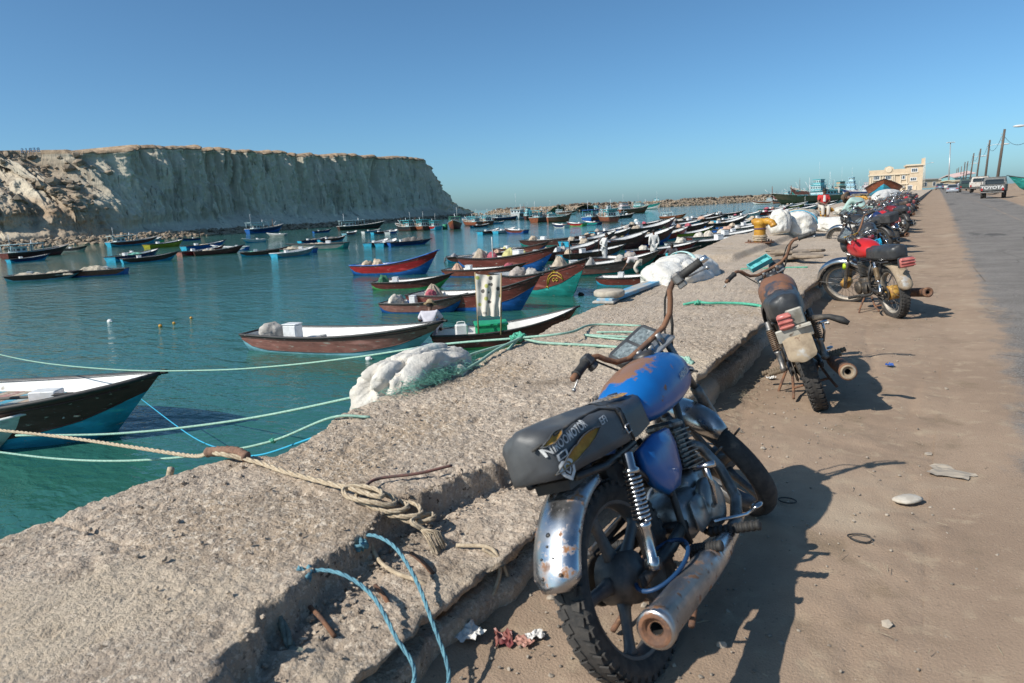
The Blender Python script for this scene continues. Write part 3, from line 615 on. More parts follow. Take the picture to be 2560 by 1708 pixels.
def make_bike(cfg):
    g = cfg.get; root = empty('motorcycle', (0, 0, 0), (0, 0, 0)); detail = g('detail', 2)
    st = g('steer', 0.0); Rm = Matrix.Rotation(st, 3, AXD)
    fx = lambda p: AX0 + Rm @ (Vector(p)-AX0)
    def S(mb): mb.v = [tuple(fx(p)) for p in mb.v]; return mb
    wheel = g('wheel', 'wire')
    make_wheel(root, 0, wheel, None, True, g('tyre', TYRE), g('rim', ALU), g('hub', ALU), detail)
    make_wheel(root, WB, wheel, fx, False, g('tyre', TYRE), g('rim', ALU), g('hubf', g('hub', ALU)), detail)
    sg = 8 if detail > 1 else 5
    # frame
    mb = MB()
    mb.tube([(.865, 0, .84), (.80, 0, .80), (.55, 0, .665), (.30, 0, .645)], .019, sg)
    for s in (-1, 1):
        mb.tube([(.32, 0, .645), (.22, s*.085, .648), (-.02, s*.100, .650), (-.16, s*.085, .672)], .012, sg)
        mb.tube([(.34, s*.04, .63), (.36, s*.085, .48), (.34, s*.085, .30), (.36, s*.08, .24)], .013, sg)
        mb.tube([(.34, s*.085, .42), (.16, s*.105, .56), (.06, s*.11, .64)], .010, sg)
    mb.tube([(.855, 0, .80), (.82, 0, .62), (.77, 0, .42), (.72, 0, .30)], .017, sg)
    mb.tube([fx((.885, 0, .77)), fx((.835, 0, .87))], .028, 10)
    mb.box((-.10, 0, .655), (.14, .12, .03)); mb.box((.15, 0, .58), (.12, .10, .11), bev=.02)
    mb.build('frame', g('framem', BLKMET), root)
    mb = MB()
    for s in (-1, 1): mb.tube([(.36, s*.075, .30), (.2, s*.095, .298), (-.035, s*.095, WR)], [.016, .018, .014], sg, flat=1.4); mb.box((-.02, s*.098, WR), (.07, .012, .04), bev=.004)
    mb.tube([(.36, -.09, .30), (.36, .09, .30)], .02, sg); mb.build('swingarm', g('framem', BLKMET), root)
    # drive chain and its guard (left side)
    mb = MB()
    mb.tube([(.02, .075, WR+.075), (.38, .075, .345)], .009, 4); mb.tube([(.02, .075, WR-.075), (.38, .075, .265)], .009, 4)
    mb.lathe([(.070, -.004), (.078, -.003), (.078, .003), (.070, .004), (.03, .004), (.03, -.004)], (0, .075, WR), (0, 1, 0), 26)
    mb.build('chain', g('grease', GREASE), root)
    if g('guard', True): MB().box((.17, .085, .385), (.34, .03, .03), rotm(0, R(-3), 0), bev=.008).build('chain_guard', g('framem', BLKMET), root)
    # engine
    mb = MB(); em = g('engine', ALU)
    mb.box((.52, 0, .305), (.30, .20, .16), bev=.035, smooth=True); mb.box((.60, 0, .37), (.16, .16, .10), bev=.02, smooth=True)
    mb.lathe([(.092, 0), (.092, .02), (.082, .036), (.05, .042)], (.56, -.10, .30), (0, -1, 0), 22)
    mb.lathe([(.082, 0), (.080, .025), (.066, .036)], (.60, .10, .30), (0, 1, 0), 22)
    mb.box((.44, -.115, .31), (.10, .03, .12), bev=.015, smooth=True); mb.box((.43, .115, .31), (.12, .03, .13), bev=.015, smooth=True)
    e_ = mb.build('engine', em, root)
    mb = MB(); tl = rotm(0, R(9), 0)
    for k in range(9 if detail > 1 else 5):
        z = .43 + k*(.017 if detail > 1 else .03); mb.box((.625+(z-.43)*.16, 0, z), (.145-.002*k, .165-.003*k, .005), tl)
    mb.box((.640, 0, .50), (.075, .10, .15), tl); mb.box((.652, 0, .592), (.11, .12, .035), tl, bev=.012)
    mb.build('cylinder_fins', g('fins', STEEL), e_)
    mb = MB(); mb.tube([(.49, -.15, .31), (.46, -.175, .33), (.43, -.20, .40), (.42, -.205, .47)], .009, sg); mb.tube([(.42, -.16, .47), (.42, -.24, .475)], .011, sg)
    mb.build('kick_starter', g('kick', CHROME), e_)
    mb = MB(); mb.lathe([(.028, 0), (.03, .05), (.022, .06)], (.55, 0, .47), (-1, 0, .1), 12); mb.box((.38, 0, .52), (.13, .12, .12), bev=.025, smooth=True)
    mb.build('carburettor', GREASE, e_)
    # exhaust
    mb = MB(); mb.tube([(.70, -.03, .50), (.765, -.06, .46), (.78, -.10, .36), (.72, -.145, .25), (.60, -.165, .205), (.44, -.175, .20)], [.02, .021, .021, .022, .024, .028], 10)
    mb.build('exhaust_pipe', g('pipe', STEEL), root)
    ex = g('muffler', RUSTCHROME); mb = MB(); a = Vector((.50, -.175, .195)); b = Vector(g('muf_end', (-.26, -.215, .262))); dr = (b-a); Lm = dr.length; dr.normalize()
    mb.lathe([(.024, 0), (.034, .10), (.043, .20), (.048, .32), (.049, Lm-.035), (.053, Lm-.033), (.054, Lm-.006), (.050, Lm), (.034, Lm+.002), (.031, Lm-.012), (.0175, Lm-.013)], a, dr, 24, cap=False)
    mu = mb.build('muffler', [ex], root)
    mb = MB(); mb.lathe([(.045, Lm+.0015), (.0375, Lm+.004), (.0335, Lm+.003), (.031, Lm-.011), (.018, Lm-.012)], a, dr, 24, cap=False); mb.build('muffler_end', g('mufend', RUST), mu)
    MB().lathe([(.0185, Lm-.0105), (.0165, Lm-.06), (.001, Lm-.06)], a, dr, 16, cap=False).build('tailpipe', M('soot', (.012, .011, .01), rough=.9), mu)
    # tank
    tk = make_tank(root, g('tank', BLUEP), detail)
    MB().lathe([(.042, -.012), (.044, .004), (.040, .014), (.03, .019), (.006, .020)], (.70, .0, .868), (-.06, 0, 1), 20).build('fuel_cap', g('cap', BLKMET), tk)
    # seat
    sx_ = make_seat(root, g('seat', VINYLB), lump=g('lump', .004), detail=detail)
    # side covers
    if g('cover'):
        for s in (-1, 1):
            rg = []
            for t_, sc_ in ((0, .92), (.5, 1.0), (.8, .92), (1, .55)):
                y = s*(.09+.055*t_); cx_, cz_ = .305, .545; O_ = [(-.13, .085), (.0, .10), (.11, .09), (.125, .03), (.10, -.06), (.04, -.105), (-.04, -.10), (-.10, -.05), (-.135, .02)]
                rg.append([Vector((cx_+p[0]*sc_, y, cz_+p[1]*sc_)) for p in O_])
            MB().loft(rg).build('side_cover', g('cover'), root)
    # shocks
    for s in (-1, 1):
        tp = Vector((.065, s*.135, .645)); bt = Vector((-.015, s*.135, .335)); dv = bt-tp; Ls = dv.length; dv.normalize()
        mb = MB(); mb.lathe([(.012, -.012), (.018, -.008), (.018, .035), (.026, .04), (.027, .052), (.010, .055), (.010, Ls*.62), (.022, Ls*.62), (.022, Ls*.66), (.017, Ls*.68), (.016, Ls-.015), (.02, Ls-.01), (.02, Ls+.016), (.006, Ls+.018)], tp, dv, 14)
        mb.tube([bt+Vector((0, -.02, 0)), bt+Vector((0, .02, 0))], .019, 12)
        sh = mb.build('shock_absorber', g('shock', CHROME), root)
        mb = MB(); a_ = dv.orthogonal().normalized(); b_ = dv.cross(a_); turns = 11; pts = []
        per = 10 if detail > 1 else 6
        for k in range(turns*per+1):
            t_ = k/(turns*per); q_ = 2*math.pi*turns*t_; pts.append(tp+dv*(.056+t_*(Ls*.62-.060))+(a_*math.cos(q_)+b_*math.sin(q_))*.0245)
        mb.tube(pts, .0046, 5); mb.build('spring', g('spring', CHROME), sh)
    # fenders
    mb = MB(); fender(mb, (0, WR), .345, g('rf0', 75), g('rf1', 197), .150, 24, lip=.024, taper=True); rf = mb.build('rear_fender', g('fender', RUSTCHROME), root)
    if g('holes'):
        for (an, yy, rr_) in ((136, .0, .007), (141, .0, .004), (146, -.02, .004), (146, .02, .004), (154, .018, .005), (153, -.04, .006)):
            a_ = R(an); rad = .345+.0265-.0; o_ = Vector((rad*math.cos(a_), yy, WR+rad*math.sin(a_))) ; dz_ = -abs(yy)*.12
            MB().lathe([(rr_, .0), (rr_*.6, .0015)], o_+Vector((math.cos(a_), 0, math.sin(a_)))*dz_, (math.cos(a_), 0, math.sin(a_)), 8).build('bolt_hole', BLKMET, rf)
    mb = MB(); fender(mb, (WB, WR), .335, g('ff0', 2), g('ff1', 155), .118, 22, lip=.024); S(mb)
    ff = mb.build('front_fender', g('ffender', g('fender', CHROME)), root)
    mb = MB()
    for s in (-1, 1):
        mb.tube([(WB-.32, s*.055, WR+.11), (WB-.02, s*.075, WR+.03)], .005, 5); mb.tube([(WB+.30, s*.056, WR+.12), (WB+.02, s*.075, WR+.03)], .005, 5)
    S(mb).build('stay', STEEL, ff)
    # fork
    for s in (-1, 1):
        tp = AX0+AXD*.66+Vector((.045, s*.092, 0)); bt = Vector((WB-.005, s*.092, WR-.02)); md = tp.lerp(bt, .48)
        mb = MB(); mb.tube([tp, md], .0155, 10); mb.tube([md+(tp-bt)*.06, md, bt.lerp(md, .5), bt], [.022, .024, .024, .021], 10); S(mb).build('fork_leg', g('fork', STEEL), root)
    mb = MB(); tp = AX0+AXD*.645
    mb.box(tp+Vector((.025, 0, 0)), (.085, .225, .022), rotm(0, -RAKE, 0), bev=.008); mb.box(AX0+AXD*.47+Vector((.03, 0, 0)), (.08, .225, .03), rotm(0, -RAKE, 0), bev=.008)
    mb.lathe([(.018, 0), (.018, .018), (.012, .022)], tp+AXD*.01, AXD, 8)
    for s in (-1, 1): mb.tube([tp+Vector((0, s*.055, 0)), tp+AXD*.05+Vector((0, s*.055, 0))], .017, 10); mb.lathe([(.012, 0), (.012, .01)], tp+Vector((.045, s*.092, 0)), AXD, 8)
    S(mb).build('triple_clamp', g('clamp', ALU), root)
    # handlebar
    bar = [(.0, 0), (.045, .0), (.10, .003), (.155, .03), (.185, .07), (.205, .105), (.24, .125)]
    base = tp+AXD*.045
    def bp3(y, h, back=0): return base+AXD*h+Vector((-back, y, 0))
    H_ = g('hand', .345); pth = []
    for s in (-1, 1):
        L_ = [bp3(s*a_, h) for a_, h in bar] + [bp3(s*.285, .122, .035), bp3(s*H_, .108, .085)]
        pth = (L_[::-1] + pth) if s < 0 else pth + L_[1:]
    mb = MB(); mb.tube(pth, .0115, 8); hb = S(mb).build('handlebar', g('bar', RUST), root)
    for s in (-1, 1):
        a_ = bp3(s*.235, .1245, .0); b_ = bp3(s*(H_), .108, .085); dv = (b_-a_); Lg = dv.length; dv.normalize()
        mb = MB(); pf = [(.021, Lg*.32), (.022, Lg*.34), (.0165, Lg*.37)]
        for k in range(8): pf += [(.0165, Lg*(.39+.07*k)), (.0182, Lg*(.42+.07*k))]
        pf += [(.017, Lg*.97), (.021, Lg*.975), (.019, Lg*1.0)]
        mb.lathe(pf, a_, dv, 12); S(mb).build('grip', BLK, hb)
        mb = MB(); mb.lathe([(.012, Lg*1.0), (.0135, Lg*1.0+.004), (.013, Lg+.028), (.010, Lg+.031)], a_, dv, 10); S(mb).build('bar_end', g('barend', CHROME) if s < 0 else RUST, hb)
        if g('switch', True):
            mb = MB(); cq = a_+dv*Lg*.19; rm = dv.to_track_quat('X', 'Z').to_matrix()
            mb.box(cq, (.042, .046, .048), rm, bev=.008); mb.box(cq+rm @ Vector((0, 0, -.032)), (.036, .034, .022), rm, bev=.004)
            sw = S(mb).build('switch_box', PLASTIC if s > 0 else STEEL, hb)
            if s < 0:
                mb = MB(); mb.box(cq+rm @ Vector((-.002, .0235, .006)), (.016, .012, .018), rm, bev=.003); S(mb).build('switch', ORANGE, sw)
        if g('levers', True):
            mb = MB(); q0 = a_+dv*.03+Vector((.03, 0, -.004)); q1 = q0+dv*.05+Vector((.028, 0, -.006)); q2 = a_+dv*(Lg*.75)+Vector((.075, 0, -.018)); q3 = a_+dv*(Lg*1.28)+Vector((.072, 0, -.032))
            mb.tube([a_+dv*.03, q0], .011, 6); mb.tube([q0, q1, q2, q3], [.008, .007, .0058, .0055], 7, flat=.7); mb.ell(q3, (.009, .009, .009), 8, 6); S(mb).build('lever', g('leverm', ALU), hb)
    # cables
    mb = MB(); rc = random.Random(3)
    for s in (-1, 1):
        q = bp3(s*.20, .12); mb.tube([bp3(s*.225, .13), bp3(s*.20, .09)+Vector((.07, 0, 0)), bp3(s*.13, .0)+Vector((.10, 0, -.02)), Vector((.86, s*.05, .76)), Vector((.72, s*.05, .70))], .0045, 5)
    mb.tube([bp3(-.19, .08)+Vector((.012, 0, 0)), bp3(-.15, -.02)+Vector((.03, 0, 0)), bp3(-.1, -.1)+Vector((.05, 0, 0))], .0065, 5)
    S(mb).build('cable', BLK, hb)
    # instruments
    ins = g('inst', 'square'); tpI = tp+Vector((.115, 0, .055))
    if ins == 'square':
        rm = rotm(0, R(-38), 0)
        mb = MB()
        rgs = []
        for zz, sc_ in ((-.055, .72), (-.03, .95), (.012, 1.0), (.020, 1.0), (.022, .93)):
            rgs.append([tpI+rm @ Vector((x*sc_, y*sc_, zz)) for x, y in ((.062, -.085), (.048, -.108), (-.045, -.108), (-.062, -.09), (-.062, .09), (-.045, .108), (.048, .108), (.062, .085))])
        mb.loft(rgs); mb.lathe([(.022, 0), (.022, .03), (.014, .034)], tpI+rm @ Vector((-.078, -.012, -.03)), rm @ Vector((0, 0, 1)), 12)
        mb.box(tpI+rm @ Vector((-.07, .0, -.05)), (.03, .14, .05), rm, bev=.01)
        ip = S(mb).build('instrument_panel', PLASTIC, root)
        for s in (-1, 1):
            mb = MB(); mb.box(tpI+rm @ Vector((-.004, s*.05, .0225)), (.086, .086, .006), rm, bev=.004); S(mb).build('gauge', GLASSY, ip)
    elif ins == 'round':
        for s in (-1, 1):
            mb = MB(); mb.lathe([(.03, -.05), (.040, -.02), (.041, .01), (.036, .012), (.034, .004), (.002, .004)], tpI+Vector((0, s*.05, 0)), (-.55, 0, .83), 16); S(mb).build('instrument_panel', PLASTIC, root)
    if g('headlight', True):
        mb = MB(); hc = tp+Vector((.155, 0, -.07)); mb.lathe([(.03, -.09), (.065, -.07), (.085, -.02), (.088, .02), (.08, .028), (.05, .034), (.004, .036)], hc, (1, 0, -.05), 18)
        S(mb).build('headlight', g('lamp', PLASTIC), root)
    for s in (-1, 1):
        if not g('signals', True) or (g('signals') == 'left' and s < 0): continue
        mb = MB(); q = tp+Vector((.10, s*.10, -.10)); mb.tube([q, q+Vector((0, s*.05, 0))], .008, 6); mb.lathe([(.01, -.025), (.03, -.015), (.033, .012), (.025, .022), (.005, .025)], q+Vector((0, s*.075, 0)), (-1, 0, 0), 12)
        S(mb).build('indicator', PLASTIC, root)
    # pegs and stands
    for s in (-1, 1):
        for (x, z, y0, y1) in ((.47, .225, .10, .30), (.24, .262, .13, .25)):
            mb = MB(); mb.tube([(x+.04, s*(y0-.05), z+.035), (x, s*y0, z)], .010, sg); pr2 = [(.009, 0), (.015, .008)]
            Lp = y1-y0-.03
            for k in range(9): pr2 += [(.0185, .012+Lp*k/9), (.0185, .012+Lp*(k+.55)/9), (.0150, .012+Lp*(k+.6)/9), (.0150, .012+Lp*(k+.95)/9)]
            pr2 += [(.0185, Lp+.014), (.0185, Lp+.022), (.01, Lp+.026)]
            if detail < 2: pr2 = [(.016, 0), (.018, .01), (.018, Lp), (.01, Lp+.01)]
            mb.lathe(pr2, (x, s*y0, z), (0, s, 0), 10); mb.build('foot_peg', g('peg', BLK), root)
    mb = MB(); mb.tube([(.43, .12, .22), (.36, .22, .10), g('stand', (.33, .275, -.055))], [.011, .010, .009], sg); q = Vector(g('stand', (.33, .275, -.055))); mb.box(q+Vector((-.01, .015, .0)), (.05, .045, .008)); mb.build('kickstand', g('standm', RUST), root)
    mb = MB()
    for s in (-1, 1): mb.tube([(.33, s*.09, .22), (.2, s*.12, .13), (.06, s*.14, .10)], .010, sg)
    mb.tube([(.2, -.12, .13), (.2, .12, .13)], .009, sg); mb.build('centre_stand', g('standm', RUST), root)
    mb = MB(); mb.tube([(.47, -.14, .26), (.62, -.20, .215), (.70, -.21, .205)], .007, 6); mb.ell((.715, -.212, .21), (.035, .025, .010), 10, 6); mb.build('brake_pedal', CHROME, root)
    # tail
    if g('tail'):
        q = Vector((-.375, 0, .665)); tb = MB()
        if g('tail') == 'wide':
            tb.box(q, (.05, .145, .10), bev=.012, smooth=True)
            tl_ = tb.build('tail_light', REDLENS, root); r_ = MB()
            for k in range(3): r_.box(q+Vector((-.028, 0, -.03+.03*k)), (.012, .15, .014), bev=.004)
            r_.build('lens_rib', REDLENS, tl_); MB().box(q+Vector((.035, 0, .0)), (.03, .155, .11), bev=.01).build('tail_light_housing', PLASTIC, tl_)
        else:
            tb.box(q, (.05, .09, .07), bev=.012, smooth=True); tl_ = tb.build('tail_light', M('maroon_lens', (.20, .02, .03), (.13, .015, .02), sc=20, rough=.35), root)
            MB().box(q+Vector((.035, 0, .0)), (.03, .11, .09), bev=.01).build('tail_light_housing', PLASTIC, tl_)
    return root
def dress(root, x, y, z, head, lean):
    root.location = (x, y, z); root.rotation_euler = (-lean, 0, math.pi/2-head); return root

MBZ = -.012
b1 = make_bike(dict(wheel='cast', rim=M('grey_cast_rim', (.085, .085, .088), (.13, .125, .12), sc=12, rough=.5, metal=.4, over=[((.24, .20, .16), 10, .58, .74, .9, 0)]), hub=M('dark_drum', (.07, .068, .066), (.12, .11, .10), sc=18, rough=.55, metal=.4), tank=BLUEP, cover=BLUEC, seat=VINYL, fender=RUSTCHROME, ffender=CHROME, steer=.90, holes=True, signals='left', rf0=88, rf1=160, lump=.003, headlight=True, peg=BLK, muffler=RUSTCHROME))
tag(b1, 'blue motorcycle nearest the camera with torn grey seat and rusty chrome fenders', 'motorcycle', 'motorcycles parked along the quay')
b1.name = 'motorcycle'
dress(b1, -.675, 1.845, MBZ, .03, .37); b1.scale = (1.04,)*3
def kid(root, name): return [c for c in root.children if c.name.split('.')[0] == name][0]
st_ = kid(b1, 'seat'); tk_ = kid(b1, 'fuel_tank')
# black quilted front cover of the seat, strap with buckle, tears, lettering
mb = MB(); rings = []
for x in np.linspace(.165, .388, 10):
    t = float(np.interp(x, SEAT_X, SEAT_T)); b = float(np.interp(x, SEAT_X, SEAT_B)); wv = seat_w(x)
    fs = (0, .3, .6, .8, .92, 1)
    rings.append([seat_side(x, b+(t-b)*f, .004, 1) for f in fs]+[Vector((x, wv*q, t+.014*(1-q*q))) for q in (.2, 0, -.2)]+[seat_side(x, b+(t-b)*f, .004, -1) for f in fs[::-1]])
mb.loft(rings, closed=False, cap=False); mb.build('seat_front_cover', VINYLB, st_)
mb = MB(); mb.tube([seat_side(x, z, .004) for x, z in ((-.265, .79), (-.2, .808), (-.05, .812), (.08, .806), (.125, .785), (.15, .73), (.165, .668))], .0045, 5); mb.build('piping', BLK, st_)
mb = MB(); mb.loft([[seat_side(x-.011, z, .006), seat_side(x+.011, z, .006), seat_side(x+.011, z, .003), seat_side(x-.011, z, .003)] for x, z in ((.145, .80), (.145, .77), (.143, .74), (.142, .715))]); s_ = mb.build('strap', BLK, st_)
mb = MB(); mb.tube([seat_side(x, z, .009) for x, z in ((.128, .725), (.158, .725), (.158, .70), (.128, .70), (.128, .725))], .003, 5); mb.build('buckle', CHROME, s_)
def SH(x): return float(np.interp(x, [-.30, -.2, 0, .15, .25], [.016, .016, .012, .004, 0]))
def ss(x, z, off=.0025): return seat_side(x, z+SH(x), off)
def tear(name, pts_top, pts_bot, mat, parent, off=.0075):
    mb = MB(); rg = []
    for (x0, z0), (x1, z1) in zip(pts_top, pts_bot):
        rg.append([ss(x0, z0, off), ss((x0+x1)/2, (z0+z1)/2, off-.0045), ss(x1, z1, off)])
    mb.loft(rg, closed=False, cap=False); mb.build(name, mat, parent)
    mb = MB(); mb.tube([ss(x, z, off+.001) for x, z in pts_top], .0022, 5); mb.tube([ss(x, z, off+.001) for x, z in pts_bot], .0022, 5); mb.build('tear_edge', VINYL, parent)
def lens(x0, z0, x1, z1, w, up=.68, n=16, seed=1.0):
    T_ = []; B_ = []
    for i in range(n+1):
        t = i/n; x = x0+(x1-x0)*t; z = z0+(z1-z0)*t; h = w*math.sin(math.pi*t)**.8*(1+.18*float(vn(t*9, seed)))+.0003
        T_.append((x, z+h*up+.0012*float(vn(t*23, seed+3)))); B_.append((x, z-h*(1-up)+.0012*float(vn(t*23, seed+5))))
    return T_, B_
tear('torn_foam', *lens(-.245, .692, .0, .752, .036), FOAM, st_)
tear('torn_foam', *lens(-.250, .775, -.165, .797, .022, .5, 12, 4.0), FOAM, st_)
mb = MB(); mb.loft([[Vector((x, y-.012*wd, float(np.interp(x, SEAT_X, SEAT_T))+.0145)), Vector((x, y-.05*wd-.004, float(np.interp(x, SEAT_X, SEAT_T))+.0130-.006*wd))] for x, y, wd in ((.215, -.035, .1), (.24, -.032, .7), (.27, -.028, 1), (.30, -.03, .9), (.325, -.035, .7), (.34, -.04, .1))], closed=False, cap=False); mb.build('torn_foam', FOAM, st_)
def onseat(cx, cz, tilt=0.0):
    c_, s__ = math.cos(tilt), math.sin(tilt)
    return lambda u, v, w_: ss(cx+(u*c_-v*s__), cz+(u*s__+v*c_), .0065)
text_part('lettering', 'NIROOMOTOR', .036, WHITEP, st_, onseat(-.155, .770, R(8)), offset=.0006, sub=1, stretchx=.78)
text_part('lettering', 'EFI', .034, WHITEP, st_, onseat(.03, .765, R(5)), sub=1)
# crest: shield with banner
def crest(outer, name='crest', off=.006, hole=None):
    mb = MB(); n = len(outer); c0 = (sum(p[0] for p in outer)/n, sum(p[1] for p in outer)/n); inn = hole or [(c0[0]+(p[0]-c0[0])*.66, c0[1]+(p[1]-c0[1])*.66) for p in outer]
    mb.loft([[ss(x, z, off) for x, z in outer], [ss(x, z, off+.0003) for x, z in inn]], cap=False); return mb.build(name, WHITEP, st_)
cx_, cz_ = -.205, .690
crest([(cx_+a*.85, cz_+b) for a, b in ((-.030, .022), (-.016, .030), (0, .026), (.016, .030), (.030, .022), (.034, .004), (.026, -.014), (0, -.032), (-.026, -.014), (-.034, .004))])
crest([(cx_+a*.8, cz_+.004+b) for a, b in ((-.014, .012), (0, .016), (.014, .012), (.015, -.004), (0, -.018), (-.015, -.004))])
crest([(cx_+a, cz_+.042+b) for a, b in ((-.022, .008), (0, .012), (.022, .013), (.022, -.006), (0, -.008), (-.022, -.010))])
mb = MB()
for x in (.20, .235, .27, .305): mb.tube([Vector((x, y, float(np.interp(x, SEAT_X, SEAT_T))+.0150*(1-(y/.11)**2)+.001)) for y in np.linspace(-.075, .075, 7)], .0016, 4)
for y in (-.05, 0, .05): mb.tube([Vector((x, y, float(np.interp(x, SEAT_X, SEAT_T))+.0150*(1-(y/.11)**2)+.001)) for x in np.linspace(.18, .33, 7)], .0016, 4)
o_ = mb.build('quilt_stitching', M('grey_thread', (.16, .16, .165), rough=.8), st_); o_['kind'] = 'stuff'
text_part('emblem', 'HONDA', .034, WHITEP, tk_, lambda u, v, w_: tank_side(.70+u*.95+v*.12, .765+v+u*.10, .003), offset=.001, sub=1)
# blue cable loop round the hub
mb = MB(); mb.tube([Vector((.06+.135*math.cos(a_), -.12+.075*math.sin(a_), .30+.018*math.cos(a_))) for a_ in np.linspace(0, 2*math.pi, 33)], .007, 8, cap=False); mb.build('cable_loop', DENIM, b1)
# ---- second motorcycle: rusty tank, broken tail light, turquoise tray
def only(root, name): return [c for c in root.children if c.name.split('.')[0] == name]
b2 = make_bike(dict(wheel='wire', rim=STEEL, hub=GREASE, tank=RUSTTANK, seat=VINYLB, fender=MUDF, ffender=BLKMET, steer=.334, rf0=80, rf1=140, lump=.006, inst='none', headlight=False, muffler=RUST, mufend=MUDF, spring=M('rusty_spring', (.22, .15, .10), (.13, .08, .05), sc=20, rough=.6, metal=.4), shock=STEEL, engine=GREASE, fins=GREASE, barend=BLK, switch=False, clamp=STEEL, peg=M('brown_rubber', (.16, .12, .08), rough=.8), signals=False, framem=BLKMET))
tag(b2, 'motorcycle with rust-brown tank and broken red tail light, second from the camera', 'motorcycle', 'motorcycles parked along the quay')
dress(b2, -.594, 4.954, MBZ, -.238, .341); b2.scale = (1.04,)*3
fx2 = lambda p, st=.334: AX0 + Matrix.Rotation(st, 3, AXD) @ (Vector(p)-AX0)
mb = MB(); rm = rotm(0, R(-30), 0); o_ = Vector((.925, 0, .965))
for (c, d_) in (((0, 0, -.01), (.08, .17, .008)), ((.04, 0, .006), (.005, .17, .04)), ((-.04, 0, .006), (.005, .17, .04)), ((0, .085, .006), (.085, .005, .04)), ((0, -.085, .006), (.085, .005, .04)), ((0, .035, .0), (.04, .035, .02)), ((0, -.035, .0), (.04, .035, .02))): mb.box(o_+rm @ Vector(c), d_, rm)
mb.v = [tuple(fx2(p)) for p in mb.v]; mb.build('instrument_tray', M('turquoise_plastic', (.13, .46, .46), (.10, .36, .37), sc=9, rough=.5), b2)
mb = MB(); mb.lathe([(.02, -.06), (.05, -.04), (.06, 0), (.055, .03), (.03, .035)], fx2((.98, -.12, .87)), (.5, -.8, 0), 14); mb.build('indicator', PLASTIC, b2)
mb = MB(); q = Vector((-.365, .03, .70)); mb.box(q, (.05, .085, .10), bev=.012, smooth=True)
for k in range(3): mb.box(q+Vector((-.028, 0, -.03+.03*k)), (.012, .088, .014), bev=.004)
tl2 = mb.build('tail_light', REDLENS, b2)
mb = MB(); mb.box((-.345, -.035, .705), (.03, .10, .11), bev=.008); mb.box((-.362, -.04, .71), (.02, .075, .085)); mb.build('open_lamp_socket', M('tarnished_reflector', (.45, .42, .36), (.28, .25, .2), sc=14, rough=.45, metal=.6), tl2)
mb = MB(); mb.box((-.36, 0, .615), (.018, .21, .085), rotm(0, R(-12), 0), bev=.005); mb.box((-.375, -.06, .645), (.05, .085, .006)); mb.build('plate_bracket', M('chipped_cream_metal', (.48, .45, .38), (.34, .31, .26), sc=9, rough=.6, over=[((.14, .10, .07), 20, .58, .68, .85, 0)]), b2)
rg = []
for t_ in range(9):
    f = t_/8; z = .60-.16*f; x = -.355-.055*math.sin(f*1.6)
    rg.append([Vector((x+.016*(1-q_*q_)*-1, .085*q_*(1 if f < .75 else math.sqrt(max(.05, 1-((f-.75)/.26)**2))), z)) for q_ in (-1, -.6, 0, .6, 1)])
MB().loft(rg, closed=False, cap=False).build('mud_flap', MUDF, b2)
mb = MB(); mb.tube([(-.20, -.13, .64), (-.22, -.22, .62), (-.24, -.28, .58), (-.25, -.31, .55)], [.02, .018, .024, .014], 6); mb.build('hanging_strap', BLK, b2)
# ---- third motorcycle: red tank, black seat, seen from its left side
b3 = make_bike(dict(wheel='wire', rim=M('dusty_rim', (.48, .43, .36), (.34, .30, .25), sc=15, rough=.6, metal=.4), hub=YELLOWG, tank=REDP, seat=VINYLB, fender=MUDF, ffender=CHROME, steer=.86, rf0=80, rf1=168, tail='wide', muffler=RUST, mufend=RUST, spring=M('tan_spring', (.36, .26, .15), (.22, .15, .09), sc=20, rough=.6, metal=.3), engine=GREASE, fins=STEEL, fork=STEEL, cap=STEEL, muf_end=(-.34, -.205, .30), switch=False, signals=False, stand=(.30, .30, -.06), guard=False))
tag(b3, 'motorcycle with red tank and ribbed red tail light, third from the camera', 'motorcycle', 'motorcycles parked along the quay')
dress(b3, -.319, 8.952, MBZ, -.489, .15); b3.scale = (1.04,)*3
fx3 = lambda p: fx2(p, .86)
mb = MB(); mb.tube([fx3((.82, .20, 1.0)), fx3((.80, .12, .96)), fx3((.74, .02, .94)), fx3((.86, -.02, .87)), (.83, 0, .80)], .007, 6); mb.build('cable', M('yellow_hose', (.50, .30, .02), rough=.5), b3)
mb = MB(); mb.lathe([(.028, -.03), (.028, .03)], fx3((WB-.12, .092, WR+.27)), AXD, 10); mb.build('reflector_band', M('lime_band', (.45, .60, .02), rough=.5), b3)
# ---- fourth motorcycle with the blue number plate
b4 = make_bike(dict(wheel='wire', tank=BLKMET, seat=VINYLB, fender=CHROME, steer=.3, rf0=80, rf1=165, tail='small', headlight=True, bar=CHROME, muffler=STEEL, spring=BLKMET, detail=2))
tag(b4, 'black motorcycle with bright blue number plate, fourth from the camera', 'motorcycle', 'motorcycles parked along the quay')
dress(b4, -.70, 13.6, zgf(13.6), -.10, .36); b4.scale = (1.04,)*3
pr_ = rotm(0, R(-18), 0); o_ = Vector((-.425, 0, .535))
pl = MB().box(o_, (.004, .235, .145), pr_, bev=.001).build('number_plate', M('cyan_blue_plate', (.01, .42, .72), rough=.4), b4)
MB().box(o_+pr_ @ Vector((-.0027, .105, 0)), (.0015, .022, .14), pr_).build('plate_band', WHITEP, pl)
onp = lambda dy, dz: (lambda u, v, w_: o_+pr_ @ Vector((-.0035, -(u+dy), v+dz)))
INK = M('black_ink', (.012, .012, .014), rough=.6)
text_part('lettering', '۸۱۹', .075, INK, pl, onp(.03, .035), offset=.002); text_part('lettering', '۴۷۳۹۵', .085, INK, pl, onp(.012, -.035), offset=.002)
mb = MB()
for s in (-1, 1): mb.tube([(.0, s*.12, .70), (-.25, s*.125, .74), (-.42, s*.09, .77), (-.46, 0, .775)], .009, 7)
